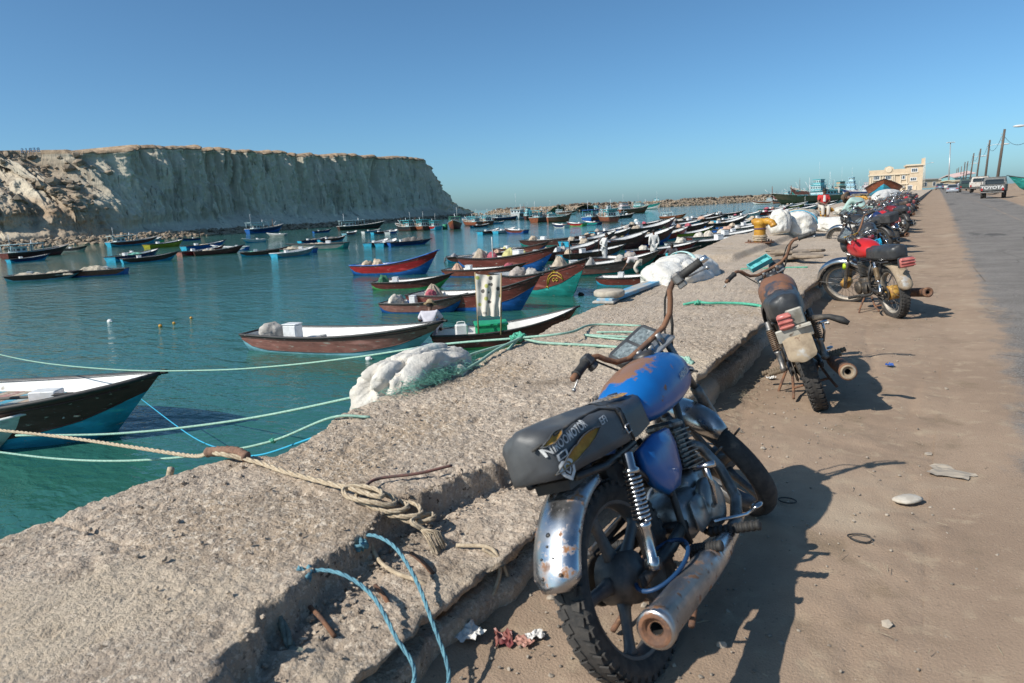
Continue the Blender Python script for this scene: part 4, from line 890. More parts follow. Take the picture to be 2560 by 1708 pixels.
for x in (-.15, -.28): mb.tube([(x, -.12, .735), (x, .12, .735)], .006, 5)
mb.build('tail_rack', CHROME, b4)
# ---- the rest of the parked row
ROWT = [M('black_tank_paint', (.02, .02, .022), (.035, .033, .03), sc=8, rough=.35, coat=.2), M('maroon_tank_paint', (.20, .015, .02), (.15, .012, .014), sc=8, rough=.35, coat=.2), REDP, M('navy_tank_paint', (.015, .03, .10), rough=.35, coat=.2)]
proto = make_bike(dict(wheel='wire', tank=ROWT[0], seat=VINYLB, fender=BLKMET, ffender=CHROME, steer=.35, rf0=80, rf1=165, tail='small', bar=CHROME, muffler=STEEL, engine=STEEL, spring=BLKMET, detail=1, mufend=STEEL, headlight=True))
proto.scale = (1.04,)*3
ORD = ['fifth', 'sixth', 'seventh', 'eighth', 'ninth', 'tenth', 'eleventh', 'twelfth', 'thirteenth', 'fourteenth', 'fifteenth', 'sixteenth', 'seventeenth', 'eighteenth', 'nineteenth', 'twentieth', 'twenty-first', 'twenty-second', 'twenty-third', 'twenty-fourth']
proto2 = make_bike(dict(wheel='wire', tank=ROWT[2], seat=M('brown_vinyl', (.085, .06, .045), (.06, .04, .03), sc=9, rough=.5), fender=CHROME, ffender=MUDF, steer=-.25, rf0=80, rf1=150, tail='wide', bar=RUST, muffler=RUST, engine=GREASE, spring=STEEL, detail=1, mufend=RUST, headlight=False, inst='round', hand=.37))
rr = random.Random(11); y_ = 17.4; rowb = []
for i, o_ in enumerate(ORD):
    src = proto2 if i % 5 in (1, 3) else proto
    b = src if i in (0, 1) else copy_tree(src); c_ = [0, 3, 2, 0, 1, 0, 2, 0, 0, 1, 3, 0, 0, 2, 0, 1, 0, 0, 3, 0][i]; k_ = 1.04*rr.uniform(.95, 1.05); b.scale = (k_,)*3
    x_ = -.70-.012*(y_-18) - .45*rr.random(); dress(b, x_, y_, zgf(y_), -.15-.75*rr.random(), .13+.22*rr.random())
    t_ = kid(b, 'fuel_tank'); t_.material_slots[0].link = 'OBJECT'; t_.material_slots[0].material = ROWT[c_]
    tag(b, '%s-tanked motorcycle in the long parked row, %s from the camera' % (['black', 'maroon', 'red', 'navy'][c_], o_), 'motorcycle', 'motorcycles parked along the quay'); rowb.append(b)
    y_ += 1.15+.06*i+.9*rr.random()
mb = MB(); mb.box((-.30, .0, .80), (.26, .30, .20), bev=.03); mb.build('pannier_box', PLASTIC, rowb[0])
# ================================================================== BOATS
def paint(key, c, c2=None, sc=3, wear=(.42, .36, .30), wl=.62, rough=.5):
    return M(key, c, c2 or tuple(k*.7 for k in c), sc=sc, rough=rough, bump=.15, bsc=18, bdist=.01, over=[(tuple(k*.55 for k in c), 4, .52, .68, .6, 0), (tuple(min(.6, k*1.5+.03) for k in c), 2.2, .54, .70, .6, 0), (wear, 9, wl+.02, wl+.05, .8, 0), (tuple(k*.5+.12 for k in c), 26, .62, .68, .8, 0)], stretch=(.5, 1, 2.4))
PAL = dict(maroon=paint('maroon_hull_paint', (.175, .040, .030)), dark=paint('dark_brown_hull_paint', (.085, .030, .024)), brown=paint('red_brown_hull_paint', (.20, .060, .040)), pink=paint('faded_rose_hull_paint', (.36, .15, .12), wl=.58),
    red=paint('red_hull_paint', (.38, .015, .018)), blue=paint('blue_hull_paint', (.015, .12, .42)), navy=paint('navy_hull_paint', (.012, .03, .12)), cyan=paint('cyan_hull_paint', (.04, .42, .64)), sky=paint('pale_blue_hull_paint', (.25, .52, .62)), green=paint('lime_green_hull_paint', (.12, .48, .13)),
    teal=paint('teal_hull_paint', (.015, .27, .24)), yellow=paint('yellow_hull_paint', (.42, .36, .02)), white=paint('white_hull_paint', (.72, .72, .70), (.6, .6, .58), wear=(.35, .32, .28), wl=.66), black=paint('black_hull_paint', (.02, .02, .024)), grey=paint('grey_hull_paint', (.33, .33, .31)), wood=paint('oiled_wood_hull', (.19, .085, .045), (.12, .055, .03)), lightwood=paint('pale_wood_hull', (.36, .215, .12), (.28, .16, .09)), rust=paint('rust_orange_hull', (.30, .085, .035)))
INNER = M('weathered_white_interior', (.78, .77, .74), (.66, .65, .62), sc=2.5, rough=.6, over=[((.42, .38, .32), 6, .60, .74, .8, 0), ((.25, .22, .19), 18, .66, .74, .9, 0)])
INNERB = M('pale_blue_interior', (.42, .56, .62), (.55, .60, .62), sc=2.5, rough=.6, over=[((.36, .33, .29), 6, .60, .74, .8, 0)])
OUTB = M('grey_outboard', (.10, .10, .105), (.16, .155, .15), sc=8, rough=.5)
RAIL = M('black_rub_rail', (.022, .022, .024), (.04, .038, .036), sc=8, rough=.6, over=[((.22, .19, .16), 12, .64, .74, .9, 0)])
CLOTH = [M('canvas_cloth_%d' % i, c, tuple(k*.65 for k in c), sc=7, rough=.95, bump=.5, bsc=25, bdist=.02) for i, c in enumerate([(.46, .38, .29), (.55, .44, .32), (.42, .36, .32), (.58, .36, .26), (.05, .17, .09), (.32, .31, .32), (.50, .46, .20), (.60, .55, .47), (.42, .10, .13), (.45, .42, .38)])]
NET = M('tan_net', (.50, .44, .34), (.34, .29, .22), sc=12, rough=.95, bump=.9, bsc=40, bdist=.03)
NETG = M('green_net', (.10, .34, .26), (.18, .42, .34), sc=12, rough=.95, bump=.9, bsc=40, bdist=.03)
NETD = M('dark_grey_net', (.13, .12, .11), (.22, .20, .18), sc=12, rough=.95, bump=.9, bsc=30, bdist=.04)
BOXW = M('white_plastic_box', (.74, .74, .73), (.62, .62, .60), sc=6, rough=.45, over=[((.4, .37, .33), 9, .63, .76, .8, 0)])
GREENB = M('green_plastic_box', (.02, .36, .15), (.015, .27, .11), sc=5, rough=.4)
BLUEB = M('blue_plastic_drum', (.02, .07, .25), rough=.4)

def hull_pt(L, B, D, rise, t, f, side):
    """outer skin; t stern..bow, f keel..gunwale"""
    b = B/2*(.80+.20*math.sin(min(1, t/.45)*math.pi/2)) * max(0.0, 1-max(0, (t-.38)/.62)**2.3)**.85
    zs = D*(1+.06*(1-t)**2) + rise*max(0, t-.12)**2.4/.88**2.4
    zk = -.22 + .0*t + (.22)*max(0, (t-.8)/.2)**2*1.2
    z = zk + (zs-zk)*f
    yy = b*(.0+.72*min(1, f/.18)**.8 if f < .18 else .72+.28*((f-.18)/.82)**(.8+.7*t))
    if t > .6: yy *= 1-(1-f)**2*.35*((t-.6)/.4)
    x = L*t - L*.15*(1-f)*max(0, (t-.45)/.55)**1.8 - .06*L*(1-t)**8*(1-f)*-0.5
    return Vector((x, side*yy, z))
def band(t): return float(np.interp(t, [0, .05, .14, .62, .86, 1], [.80, .52, .40, .40, .54, .70]))
NTS = 22
def boat_meshes(key, L, B, D, rise, lowdet=False):
    ts = [i/(NTS-1) for i in range(NTS)] if not lowdet else [i/9 for i in range(10)]
    me = {}
    mb = MB()
    for side in (1, -1):
        rg = []
        for t in ts:
            fb = band(t); rg.append([hull_pt(L, B, D, rise, t, f, side) for f in (0, .09, .18, fb*.8+.03, fb, fb+(1-fb)*.25, fb+(1-fb)*.5, fb+(1-fb)*.75, 1)])
        n = len(rg[0]); V = [p for r in rg for p in r]; lo = []; hi = []
        for i in range(len(ts)-1):
            for k in range(n-1):
                q = (i*n+k, i*n+k+1, (i+1)*n+k+1, (i+1)*n+k); q = q if side > 0 else q[::-1]; (lo if k < 4 else hi).append(q)
        o = len(mb.v); mb.v += [tuple(p) for p in V]
        for fl, m in ((lo, 1), (hi, 0)): mb.f += [tuple(a+o for a in q) for q in fl]; mb.m += [m]*len(fl); mb.sm += [True]*len(fl)
    fs = (0, .09, .18, .35, .6, 1); A = [hull_pt(L, B, D, rise, 0, f, 1) for f in fs]; C_ = [hull_pt(L, B, D, rise, 0, f, -1) for f in fs]
    mb.add(A+C_, [(i, i+6, i+7, i+1) for i in range(5)], 1, False)
    me['hull'] = (mb, 'hull')
    mb = MB(); rg = []
    tin = [t for t in ts if t < .955]; fl_z = .02
    for t in tin:
        r = []
        for side, fs in ((1, (1, .8, .5, .3)), (-1, (.3, .5, .8, 1))):
            for f in fs:
                p = hull_pt(L, B, D, rise, t, f, side); w_ = max(abs(p.y)-.045, .004); r.append(Vector((p.x+(.05 if t == 0 else -.02*t), side*w_, max(p.z, fl_z)-(.012 if f == 1 else 0))))
        rg.append(r)
    mb.loft(rg, closed=False, cap=False)
    n = 8; o = len(mb.v); first = rg[0]; last = rg[-1]
    mb.add(first, [tuple(range(7, -1, -1))], 0, False); mb.add(last, [tuple(range(8))], 0, False)
    # rim between skin and lining, and fore deck
    for side in (1, -1):
        mb.loft([[hull_pt(L, B, D, rise, t, 1, side)+Vector((0, 0, .002)), Vector((hull_pt(L, B, D, rise, t, 1, side).x, side*max(abs(hull_pt(L, B, D, rise, t, 1, side).y)-.07, 0), hull_pt(L, B, D, rise, t, 1, side).z+.004))] for t in ts], closed=False, cap=False)
    dk = [t for t in ts if t >= .86]
    mb.loft([[hull_pt(L, B, D, rise, t, .985, 1), Vector((hull_pt(L, B, D, rise, t, .985, 1).x, 0, hull_pt(L, B, D, rise, t, .985, 1).z+.02)), hull_pt(L, B, D, rise, t, .985, -1)] for t in dk], closed=False, cap=False)
    me['interior'] = (mb, 'interior')
    mb = MB(); L1 = [hull_pt(L, B, D, rise, t, 1, 1) for t in ts]; L2 = [hull_pt(L, B, D, rise, t, 1, -1) for t in ts]
    L1[-1].z += .02; L1[-1].x += .10; mb.tube(L1, .036 if not lowdet else .045, 6 if not lowdet else 4); mb.tube(L2, .036 if not lowdet else .045, 6 if not lowdet else 4); mb.tube([L1[0], L2[0]], .034, 6)
    me['gunwale'] = (mb, 'gunwale')
    mb = MB()
    for side in (1, -1):
        mb.tube([hull_pt(L, B, D, rise, t, band(t)+.012, side)+Vector((0, side*.004, 0)) for t in ts[:-1]], .012, 4); mb.tube([hull_pt(L, B, D, rise, t, .90, side)+Vector((0, side*.004, 0)) for t in ts[:-1]], .014, 4)
    me['strake'] = (mb, 'strake')
    mb = MB(); mb.box((-.10, 0, D*.62), (.16, .18, .30), bev=.04); mb.box((-.16, 0, -.02), (.10, .07, D*1.4), bev=.02); mb.box((-.20, 0, D*.15), (.22, .16, .03), bev=.01)
    me['outboard'] = (mb, 'outboard_motor')
    return me
BV = {}
def variant(key, L, B, D, rise, low=False):
    d = {}
    for k, (mb, nm) in boat_meshes(key, L, B, D, rise, low).items():
        me = bpy.data.meshes.new(nm); me.from_pydata(mb.v, [], mb.f); me.polygons.foreach_set('material_index', mb.m); me.polygons.foreach_set('use_smooth', mb.sm); me.update()
        for _ in range(2 if k == 'hull' else 1): me.materials.append(None)
        d[k] = me
    d['dim'] = (L, B, D, rise); BV[key] = d
variant('panga', 6.0, 1.75, .52, .62); variant('high', 6.2, 1.85, .60, .85); variant('low', 6.0, 1.7, .44, .40); variant('far', 6.0, 1.8, .50, .45, True); variant('big', 9.0, 2.7, .80, .8, True)
variant('wide', 6.0, 2.3, .56, .42); variant('flat', 6.0, 1.8, .50, .12, True)
def mput(name, me, parent, mats, loc=None, rot=None):
    o = put(name, me, parent, loc, rot)
    for s, m in zip(o.material_slots, mats): s.link = 'OBJECT'; s.material = m
    return o
def lump(seed, r=(.35, .3, .32), n=14, k=9, rough=.25, flat=.0, folds=True):
    def fn(p):
        a = math.atan2(p.y, p.x); h = p.z/r[2]
        d = rough*float(fbm(p.x*2.3/r[0]+seed*7.1, p.y*2.3/r[1], p.z*2.0/r[2]+seed, o=3))
        if folds: d += .09*math.sin(a*9+seed*3+3*h)*max(0, .8-h) + .10*abs(float(vn(p.x*9/r[0]*.3+seed, p.y*9/r[1]*.3, p.z*7/r[2]*.3)))
        q = Vector((p.x*(1+d), p.y*(1+d), p.z*(1+.6*d)))
        if q.z < -flat*r[2]: q.z = -flat*r[2]
        return q
    return MB().ell((0, 0, 0), r, n, k, fn=fn)
LUMPS = []
for i in range(8):
    mb = lump(i+1, (.30+.04*(i % 3), .27, .30+.05*(i % 2)), 26, 18, .42, .5)
    me = bpy.data.meshes.new('cloth_cover'); me.from_pydata(mb.v, [], mb.f); me.polygons.foreach_set('use_smooth', mb.sm); me.materials.append(None); LUMPS.append(me)
def tentmesh(seed):
    mb = MB(); rg = []; n = 26; r_ = random.Random(seed); ox, oy = r_.uniform(-.1, .1), r_.uniform(-.08, .08)
    for i, (h, s) in enumerate(((0, 1.0), (.08, 1.0), (.2, .90), (.34, .76), (.48, .62), (.6, .48), (.70, .33), (.77, .18), (.80, .04))):
        rg.append([Vector((ox*h+s*.38*math.cos(2*math.pi*k/n)*(1+.10*(1-h)*math.sin(k*2.9+seed)+.30*float(vn(k*.5, h*3, seed))), oy*h+s*.34*math.sin(2*math.pi*k/n)*(1+.10*(1-h)*math.sin(k*2.9+seed)+.30*float(vn(k*.5, h*3, seed+9))), h*.66+.09*float(vn(k*.6, h*2, seed+4)))) for k in range(n)])
    mb.loft(rg); me = bpy.data.meshes.new('cloth_cover'); me.from_pydata(mb.v, [], mb.f); me.polygons.foreach_set('use_smooth', mb.sm); me.materials.append(None); return me
TENTS = [tentmesh(i) for i in range(4)]
bxm = MB().box((0, 0, .22), (.42, .34, .44), bev=.03).box((0, 0, .455), (.44, .36, .03), bev=.01)
BOXME = bpy.data.meshes.new('seat_box'); BOXME.from_pydata(bxm.v, [], bxm.f); BOXME.materials.append(None)
thm = MB().box((0, 0, 0), (.24, 1.0, .035)); THW = bpy.data.meshes.new('thwart'); THW.from_pydata(thm.v, [], thm.f); THW.materials.append(None)
def netheap(seed, L=3.0, W=1.3, H=.5, n=34, m=14):
    P = []
    for i in range(n):
        rgx = []
        for j in range(m):
            u_, v_ = i/(n-1)*2-1, j/(m-1)*2-1; e = max(0, 1-abs(u_)**3.0)*max(0, 1-v_*v_)**.7
            z = H*e*(.75+.5*float(fbm(u_*3+seed, v_*2, o=3)))+.05*float(vn(u_*9, v_*9, seed))*e
            rgx.append((u_*L/2, v_*W/2*(1+.15*float(vn(u_*4, seed*1.0))), z))
        P.append(rgx)
    return np.array(P)
NETS = []
for i in range(4):
    o_ = gridmesh('net_heap', netheap(i+1.3, 3.2, 1.35, .55+.1*i), NET, flip=True); NETS.append(o_.data); bpy.data.objects.remove(o_); NETS[-1].materials.clear(); NETS[-1].materials.append(None)
BOATS = {}
def boat(key, stern, bow, main, bnd, label, group, var='panga', inner=INNER, rail=RAIL, cover=(), box=True, thw=3, net=None, world=None, minL=0, roll=0, cat='boat', trim=0.0, z=WZ, cap=None):
    if world: s_, b_ = Vector(world[0]), Vector(world[1])
    else: s_, b_ = at(stern[0], stern[1], z), at(bow[0], bow[1], z)
    L, B, D, rise = BV[var]['dim']; d = b_-s_; d.z = 0
    if cap and not world:
        lat = math.hypot(stern[0]-bow[0], stern[1]-bow[1])*float(np.dot(np.array(s_)-CAMP, _f))/F_PX; fw_ = Vector((s_.x, s_.y, 0)).normalized(); rt = Vector((fw_.y, -fw_.x, 0)); la, de = d.dot(rt), d.dot(fw_); mx = max(cap*lat, minL*.9); la = max(-mx, min(mx, la)); lim = math.sqrt(max(0, mx*mx-la*la)); de = max(-lim, min(lim, de)); d = rt*la+fw_*de
    wl = max(d.length, minL); sc = wl/(L*.87)
    e = empty('fishing_boat', (s_.x, s_.y, z), (roll, -trim, math.atan2(d.y, d.x)), label, cat, group); e.scale = (sc, max(.75, min(1.25, sc)), max(.75, min(1.2, sc)))
    v = BV[var]
    mput('hull', v['hull'], e, [PAL[main], PAL[bnd]]); mput('interior', v['interior'], e, [inner]); mput('gunwale', v['gunwale'], e, [rail if not isinstance(rail, str) else PAL[rail]])
    if var in ('panga', 'high', 'low', 'wide'): mput('strake', v['strake'], e, [PAL[main] if bnd == main else PAL['dark']])
    if cover and var in ('panga', 'high', 'low'): mput('outboard_motor', v['outboard'], e, [OUTB])
    for k in range(thw):
        t = .28+.22*k; p = hull_pt(L, B, D, rise, t, .72, 1); o = mput('thwart', THW, e, [inner], (p.x, 0, p.z)); o.scale = (1, 2*(p.y-.05), 1)
    for q in cover:
        t, yy, cm, kind = q[:4]; s = q[4] if len(q) > 4 else 1.0; p = hull_pt(L, B, D, rise, t, .95, 1)
        me = (TENTS if kind == 't' else LUMPS)[q[5] if len(q) > 5 else (len(BOATS)*3+int(t*10)) % 4]
        o = mput('cloth_cover', me, e, [CLOTH[cm] if isinstance(cm, int) else cm], (p.x, yy*p.y, p.z-(.28 if kind == 't' else .02)), (0, 0, t*9+yy)); o.scale = (s, s, s)
    if box:
        t, yy = box if not isinstance(box, bool) else (.22, -.1); p = hull_pt(L, B, D, rise, t, 1, 1)
        mput('seat_box', BOXME, e, [BOXW], (p.x, yy*p.y, p.z-.20), (0, 0, .1))
    if net:
        for (t, nm, s, i) in net: p = hull_pt(L, B, D, rise, t, .8, 1); o = mput('net_heap', NETS[i % 4], e, [nm], (p.x, 0, p.z-.05)); o.scale = (s, 1.0, s)
    BOATS[key] = e; return e
GQ = 'boats moored along the quay'; GH = 'boats moored in the harbour'; GR = 'boats rafted in the row beyond the sheet'
# near boats
bA = boat('A', (649, 866), (1046, 884), 'pink', 'sky', 'faded rose boat with pale blue stripe and grey bundle at its stern', GQ, 'low', cover=((.10, -.1, 9, 'l', .95, 1),), box=(.24, -.25))
d_ = (at(310, 1086, WZ)-at(0, 1084, WZ)).normalized(); pb = at(312, 1086, WZ)
bB = boat('B', None, None, 'dark', 'cyan', 'dark brown boat with bright cyan bow wedge at the left edge, loaded with crates', GQ, 'wide', cover=((.30, .2, 9, 't', 1.2),), box=(.47, -.3), world=((pb-d_*5.6), pb), thw=1)
bB2 = boat('B2', None, None, 'white', 'white', 'white boat whose bow pokes in at the left edge', GQ, 'low', rail='white', box=False, thw=0, world=(at(-520, 1130, WZ), at(10, 1128, WZ)))
bC = boat('C', (1082, 872), (1400, 852), 'maroon', 'green', 'maroon boat with lime green waterline carrying the green box', GQ, 'panga', cover=(), box=False, thw=2)
bD = boat('D', (966, 778), (1142, 779), 'pink', 'blue', 'small rose boat with blue waterline and shrouded engine, behind the hatted man', GQ, 'low', cover=((.12, .1, 7, 'l', 1.25, 2),), box=(.33, .2))
bE = boat('E', (1040, 768), (1312, 776), 'maroon', 'blue', 'large maroon boat with deep blue bow behind the hanging polka-dot sheet', GQ, 'high', inner=INNER, cover=((.13, .2, 0, 't', 1.25), (.16, -.3, 8, 'l', .8), (.62, .2, 2, 'l', .9, 5)), box=False)
bF = boat('F', (938, 723), (1108, 718), 'maroon', 'green', 'maroon boat with lime green waterline and green bundle at its stern', GQ, 'low', cover=((.12, .0, 4, 'l', 1.3, 3),), box=(.28, -.15))
bG = boat('G', (893, 686), (1071, 685), 'red', 'blue', 'bright red and blue boat with blue rail lying apart from the others', GQ, 'high', rail='blue', cover=((.13, .1, 1, 'l', 1.0), (.28, -.1, 1, 'l', 1.2), (.26, .2, 0, 'l', .8)), box=False)
bH = boat('H', (1262, 716), (1438, 743), 'maroon', 'teal', 'maroon boat with teal bow bearing a painted yellow dolphin', GQ, 'high', cover=((.2, 0, 2, 'l', 1.1), (.3, .3, 9, 'l', .9)), box=False)
bI = boat('I', (1117, 690), (1290, 690), 'brown', 'blue', 'red-brown boat with blue waterline, peach bundle and white box at stern', GQ, 'low', cover=((.14, .0, 3, 't', 1.25), (.78, .2, 8, 'l', .8)), box=(.3, -.1))
bJ = boat('J', (1172, 668), (1361, 678), 'maroon', 'blue', 'maroon boat with blue bow, tan tent cover and plaid bundle', GQ, 'panga', cover=((.16, 0, 0, 't', 1.3), (.27, .2, 8, 'l', .9), (.5, 0, 6, 't', 1.3)), box=(.60, .0))
bK = boat('K', (1117, 657), (1280, 648), 'brown', 'cyan', 'red-brown boat with cyan stripes and four cloth bundles along it', GQ, 'low', cover=((.10, .2, 5, 'l', .9), (.40, .3, 5, 'l', 1.0), (.52, .2, 7, 'l', .9), (.68, .1, 3, 'l', .9)), box=(.46, -.2))
bL = boat('L', (1240, 636), (1356, 636), 'brown', 'blue', 'red-brown boat with blue bow just beyond the cyan-striped one', GQ, 'panga', cover=((.2, 0, 6, 'l', 1.),), box=True)
bM = boat('M', (1310, 615), (1456, 613), 'dark', 'teal', 'dark brown boat with tan bundle at stern, far side of the near cluster', GQ, 'low', cover=((.14, 0, 1, 'l', 1.1),), box=(.3, 0))
bN = boat('N', (1372, 692), (1618, 680), 'pink', 'teal', 'rose and maroon boat with teal band and wide tan engine cover', GQ, 'panga', cover=((.10, 0, 0, 't', 1.5), (.36, .2, 9, 't', 1.25), (.64, .2, 9, 'l', 1.0)), box=(.22, -.1))
bO = boat('O', (1497, 712), (1668, 712), 'maroon', 'cyan', 'maroon boat with broad cyan flanks where a man bends over', GQ, 'low', inner=INNER, cover=(), box=(.30, -.15), thw=2)
bP = boat('P', (1500, 668), (1712, 676), 'dark', 'maroon', 'dark maroon boat behind the white tarpaulin bag, with a seated man', GQ, 'panga', cover=((.3, .3, 2, 'l', 1.0),), box=False)
rows = [('Q1', (1330, 655), (1475, 634), 'maroon', 'dark', 'panga', ((.2, 0, 1, 't', 1.2), (.45, .2, 9, 'l', .9)), 'maroon boat with two tan covers beside a grey mooring pole'),
 ('Q2', (1445, 632), (1592, 612), 'maroon', 'maroon', 'panga', ((.10, .2, 0, 'l', 1.2), (.3, 0, 2, 'l', 1.0)), 'all-maroon boat with brown cover, left of the standing man in white'),
 ('Q3', (1515, 622), (1668, 611), 'maroon', 'blue', 'high', ((.12, 0, 2, 'l', 1.1), (.25, .2, 6, 'l', .9)), 'maroon boat with deep blue bow behind the standing man in white'),
 ('Q4', (1455, 606), (1553, 589), 'brown', 'blue', 'panga', ((.1, 0, 1, 'l', 1.2), (.22, .2, 0, 'l', 1.)), 'red-brown and blue boat outermost at the left of the row'),
 ('Q5', (1550, 592), (1662, 577), 'dark', 'blue', 'high', ((.12, 0, 2, 'l', 1.1), (.3, .1, 0, 'l', 1.)), 'dark boat with raised blue bow standing above the row'),
 ('Q6', (1668, 600), (1752, 583), 'yellow', 'yellow', 'panga', ((.2, 0, 1, 'l', 1.0),), 'bright yellow boat in the row of maroon ones'),
 ('Q7', (1640, 586), (1752, 574), 'maroon', 'cyan', 'low', ((.12, 0, 6, 'l', 1.1), (.4, 0, 3, 'l', 1.1), (.6, .1, 8, 'l', .9)), 'maroon boat with cyan waterline and red bundle in its waist'),
 ('Q8', (1672, 564), (1783, 551), 'brown', 'cyan', 'low', ((.10, 0, 2, 'l', 1.0), (.22, .2, 9, 'l', .9), (.58, 0, 3, 'l', 1.1)), 'red-brown boat with cyan stripe, outer end of the row'),
 ('Q9', (1755, 574), (1838, 556), 'dark', 'blue', 'high', ((.2, 0, 1, 'l', 1.0),), 'dark boat with blue bow just left of the first bollard'),
 ('Q10', (1758, 546), (1836, 535), 'dark', 'navy', 'low', (), 'low dark boat with two men aboard, outermost of the row'),
 ('Q11', (1826, 548), (1886, 537), 'white', 'white', 'panga', ((.15, 0, 8, 'l', .9),), 'white-hulled boat in the outer row'),
 ('Q12', (1783, 560), (1832, 548), 'brown', 'cyan', 'panga', ((.2, 0, 0, 'l', .9),), 'small red-brown boat between the white boat and the dark one'),
 ('Q13', (1848, 566), (1938, 545), 'maroon', 'blue', 'panga', ((.2, 0, 1, 'l', 1.0), (.35, .1, 2, 'l', .9)), 'maroon boat with blue waterline pointing at the big white bag'),
 ('W1', (1676, 628), (1886, 612), 'black', 'white', 'low', ((.1, 0, 7, 'l', 1.0),), 'black-railed white boat nearest the first yellow bollard'),
 ('W2', (1716, 612), (1884, 600), 'white', 'maroon', 'low', ((.16, 0, 7, 'l', 1.1), (.3, .1, 7, 't', 1.2)), 'white boat with cream bundles, second from the bollard'),
 ('W3', (1758, 598), (1888, 590), 'white', 'grey', 'low', ((.3, 0, 7, 'l', 1.2),), 'white boat with one large cream bundle, third from the bollard'),
 ('W4', (1780, 588), (1892, 580), 'grey', 'blue', 'low', ((.3, 0, 3, 'l', 1.1), (.5, 0, 9, 'l', 1.)), 'grey boat with peach bundle, fourth from the bollard'),
 ('W5', (1800, 580), (1900, 570), 'maroon', 'blue', 'low', ((.25, 0, 1, 'l', 1.1),), 'maroon boat with blue band, fifth from the bollard'),
 ('R1', (1905, 555), (1990, 543), 'white', 'grey', 'low', ((.2, 0, 9, 'l', 1.),), 'white boat with grey bundle behind the big white bag'),
 ('R2', (1925, 543), (2000, 533), 'maroon', 'maroon', 'low', ((.3, 0, 1, 'l', 1.),), 'plain maroon boat behind the big white bag'),
 ('R3', (1900, 531), (1960, 523), 'dark', 'teal', 'panga', ((.2, 0, 8, 'l', 1.2), (.4, 0, 3, 'l', 1.)), 'dark boat with teal band and red floats in the far row'),
 ('R4', (1935, 526), (1995, 518), 'yellow', 'maroon', 'panga', ((.2, 0, 0, 'l', 1.),), 'yellow boat in the far row before the big brown dhow'),
 ('R5', (1965, 532), (2030, 524), 'white', 'blue', 'panga', ((.3, 0, 9, 'l', 1.),), 'white boat with blue stripe in the far row before the dhow'),
 ('R6', (1990, 540), (2060, 532), 'sky', 'cyan', 'low', ((.2, 0, 7, 'l', 1.),), 'pale blue boat beside the seated boy'),
 ('R7', (1985, 521), (2045, 514), 'navy', 'maroon', 'panga', ((.2, 0, 5, 'l', 1.),), 'navy boat under the bow of the big brown dhow'),
 ('R8', (2015, 527), (2075, 519), 'brown', 'white', 'panga', ((.3, 0, 3, 'l', 1.),), 'red-brown boat with white band just left of the seated boy'),
 ('R9', (2020, 516), (2075, 508), 'black', 'cyan', 'panga', ((.3, 0, 1, 'l', 1.),), 'black boat with cyan band under the big dhow amidships'),
 ('R10', (2140, 515), (2185, 508), 'cyan', 'white', 'panga', ((.3, 0, 1, 'l', 1.),), 'cyan boat between the pale green man and the building')]
rows += [('X1', (1395, 652), (1500, 643), 'brown', 'cyan', 'low', ((.15, 0, 1, 'l', 1.1),), 'red-brown boat with cyan band squeezed behind the rose and teal one'),
 ('X2', (1408, 620), (1525, 609), 'maroon', 'cyan', 'panga', ((.15, 0, 0, 'l', 1.1), (.4, .2, 3, 'l', .9)), 'maroon and cyan boat just beyond the grey mooring pole'),
 ('X3', (1572, 642), (1706, 632), 'red', 'blue', 'low', ((.2, 0, 7, 'l', 1.1),), 'red boat with blue band to the right of the man in the long tunic'),
 ('X4', (1600, 606), (1706, 597), 'red', 'cyan', 'panga', ((.15, 0, 1, 'l', 1.1), (.35, .1, 2, 'l', .9)), 'red boat with cyan band in the middle of the row'),
 ('X5', (1478, 592), (1562, 583), 'blue', 'cyan', 'panga', ((.15, 0, 2, 'l', 1.1),), 'bright blue boat in the outer left of the row'),
 ('X6', (1640, 577), (1738, 568), 'cyan', 'white', 'low', ((.2, 0, 3, 'l', 1.1),), 'cyan boat with white waterline in the row'),
 ('X7', (1560, 573), (1642, 564), 'brown', 'white', 'low', ((.2, 0, 0, 'l', 1.1), (.5, 0, 8, 'l', .9)), 'red-brown boat with white waterline in the outer row'),
 ('X8', (1700, 558), (1772, 549), 'red', 'white', 'panga', ((.2, 0, 9, 'l', 1.),), 'red boat with white waterline in the outer row'),
 ('X9', (1862, 555), (1932, 545), 'blue', 'white', 'low', ((.2, 0, 1, 'l', 1.),), 'blue boat with white waterline left of the big white sack'),
 ('X10', (1880, 541), (1948, 532), 'red', 'cyan', 'panga', ((.2, 0, 3, 'l', 1.), (.4, 0, 8, 'l', 1.)), 'red boat with cyan band in the far row'),
 ('X11', (1270, 652), (1372, 648), 'blue', 'white', 'low', ((.2, 0, 6, 'l', 1.),), 'blue boat with white waterline hidden among the bundled boats'),
 ('X12', (1790, 572), (1870, 563), 'teal', 'white', 'low', ((.2, 0, 1, 'l', 1.1),), 'teal boat with white waterline near the first bollard'),
 ('X13', (1915, 536), (1975, 528), 'white', 'red', 'low', ((.2, 0, 8, 'l', 1.),), 'white boat with red waterline in the far row'),
 ('X14', (1955, 518), (2005, 511), 'cyan', 'white', 'panga', ((.2, 0, 1, 'l', 1.),), 'cyan boat in the farthest row under the wooden dhow')]
for key, s_, b_, mn, bd, va, cv, lb in rows: boat(key, s_, b_, mn, bd, lb, GR, va, cover=cv, box=(.5 if key[0] == 'W' else .36, .1), thw=2, cap=1.35, minL=4.5)
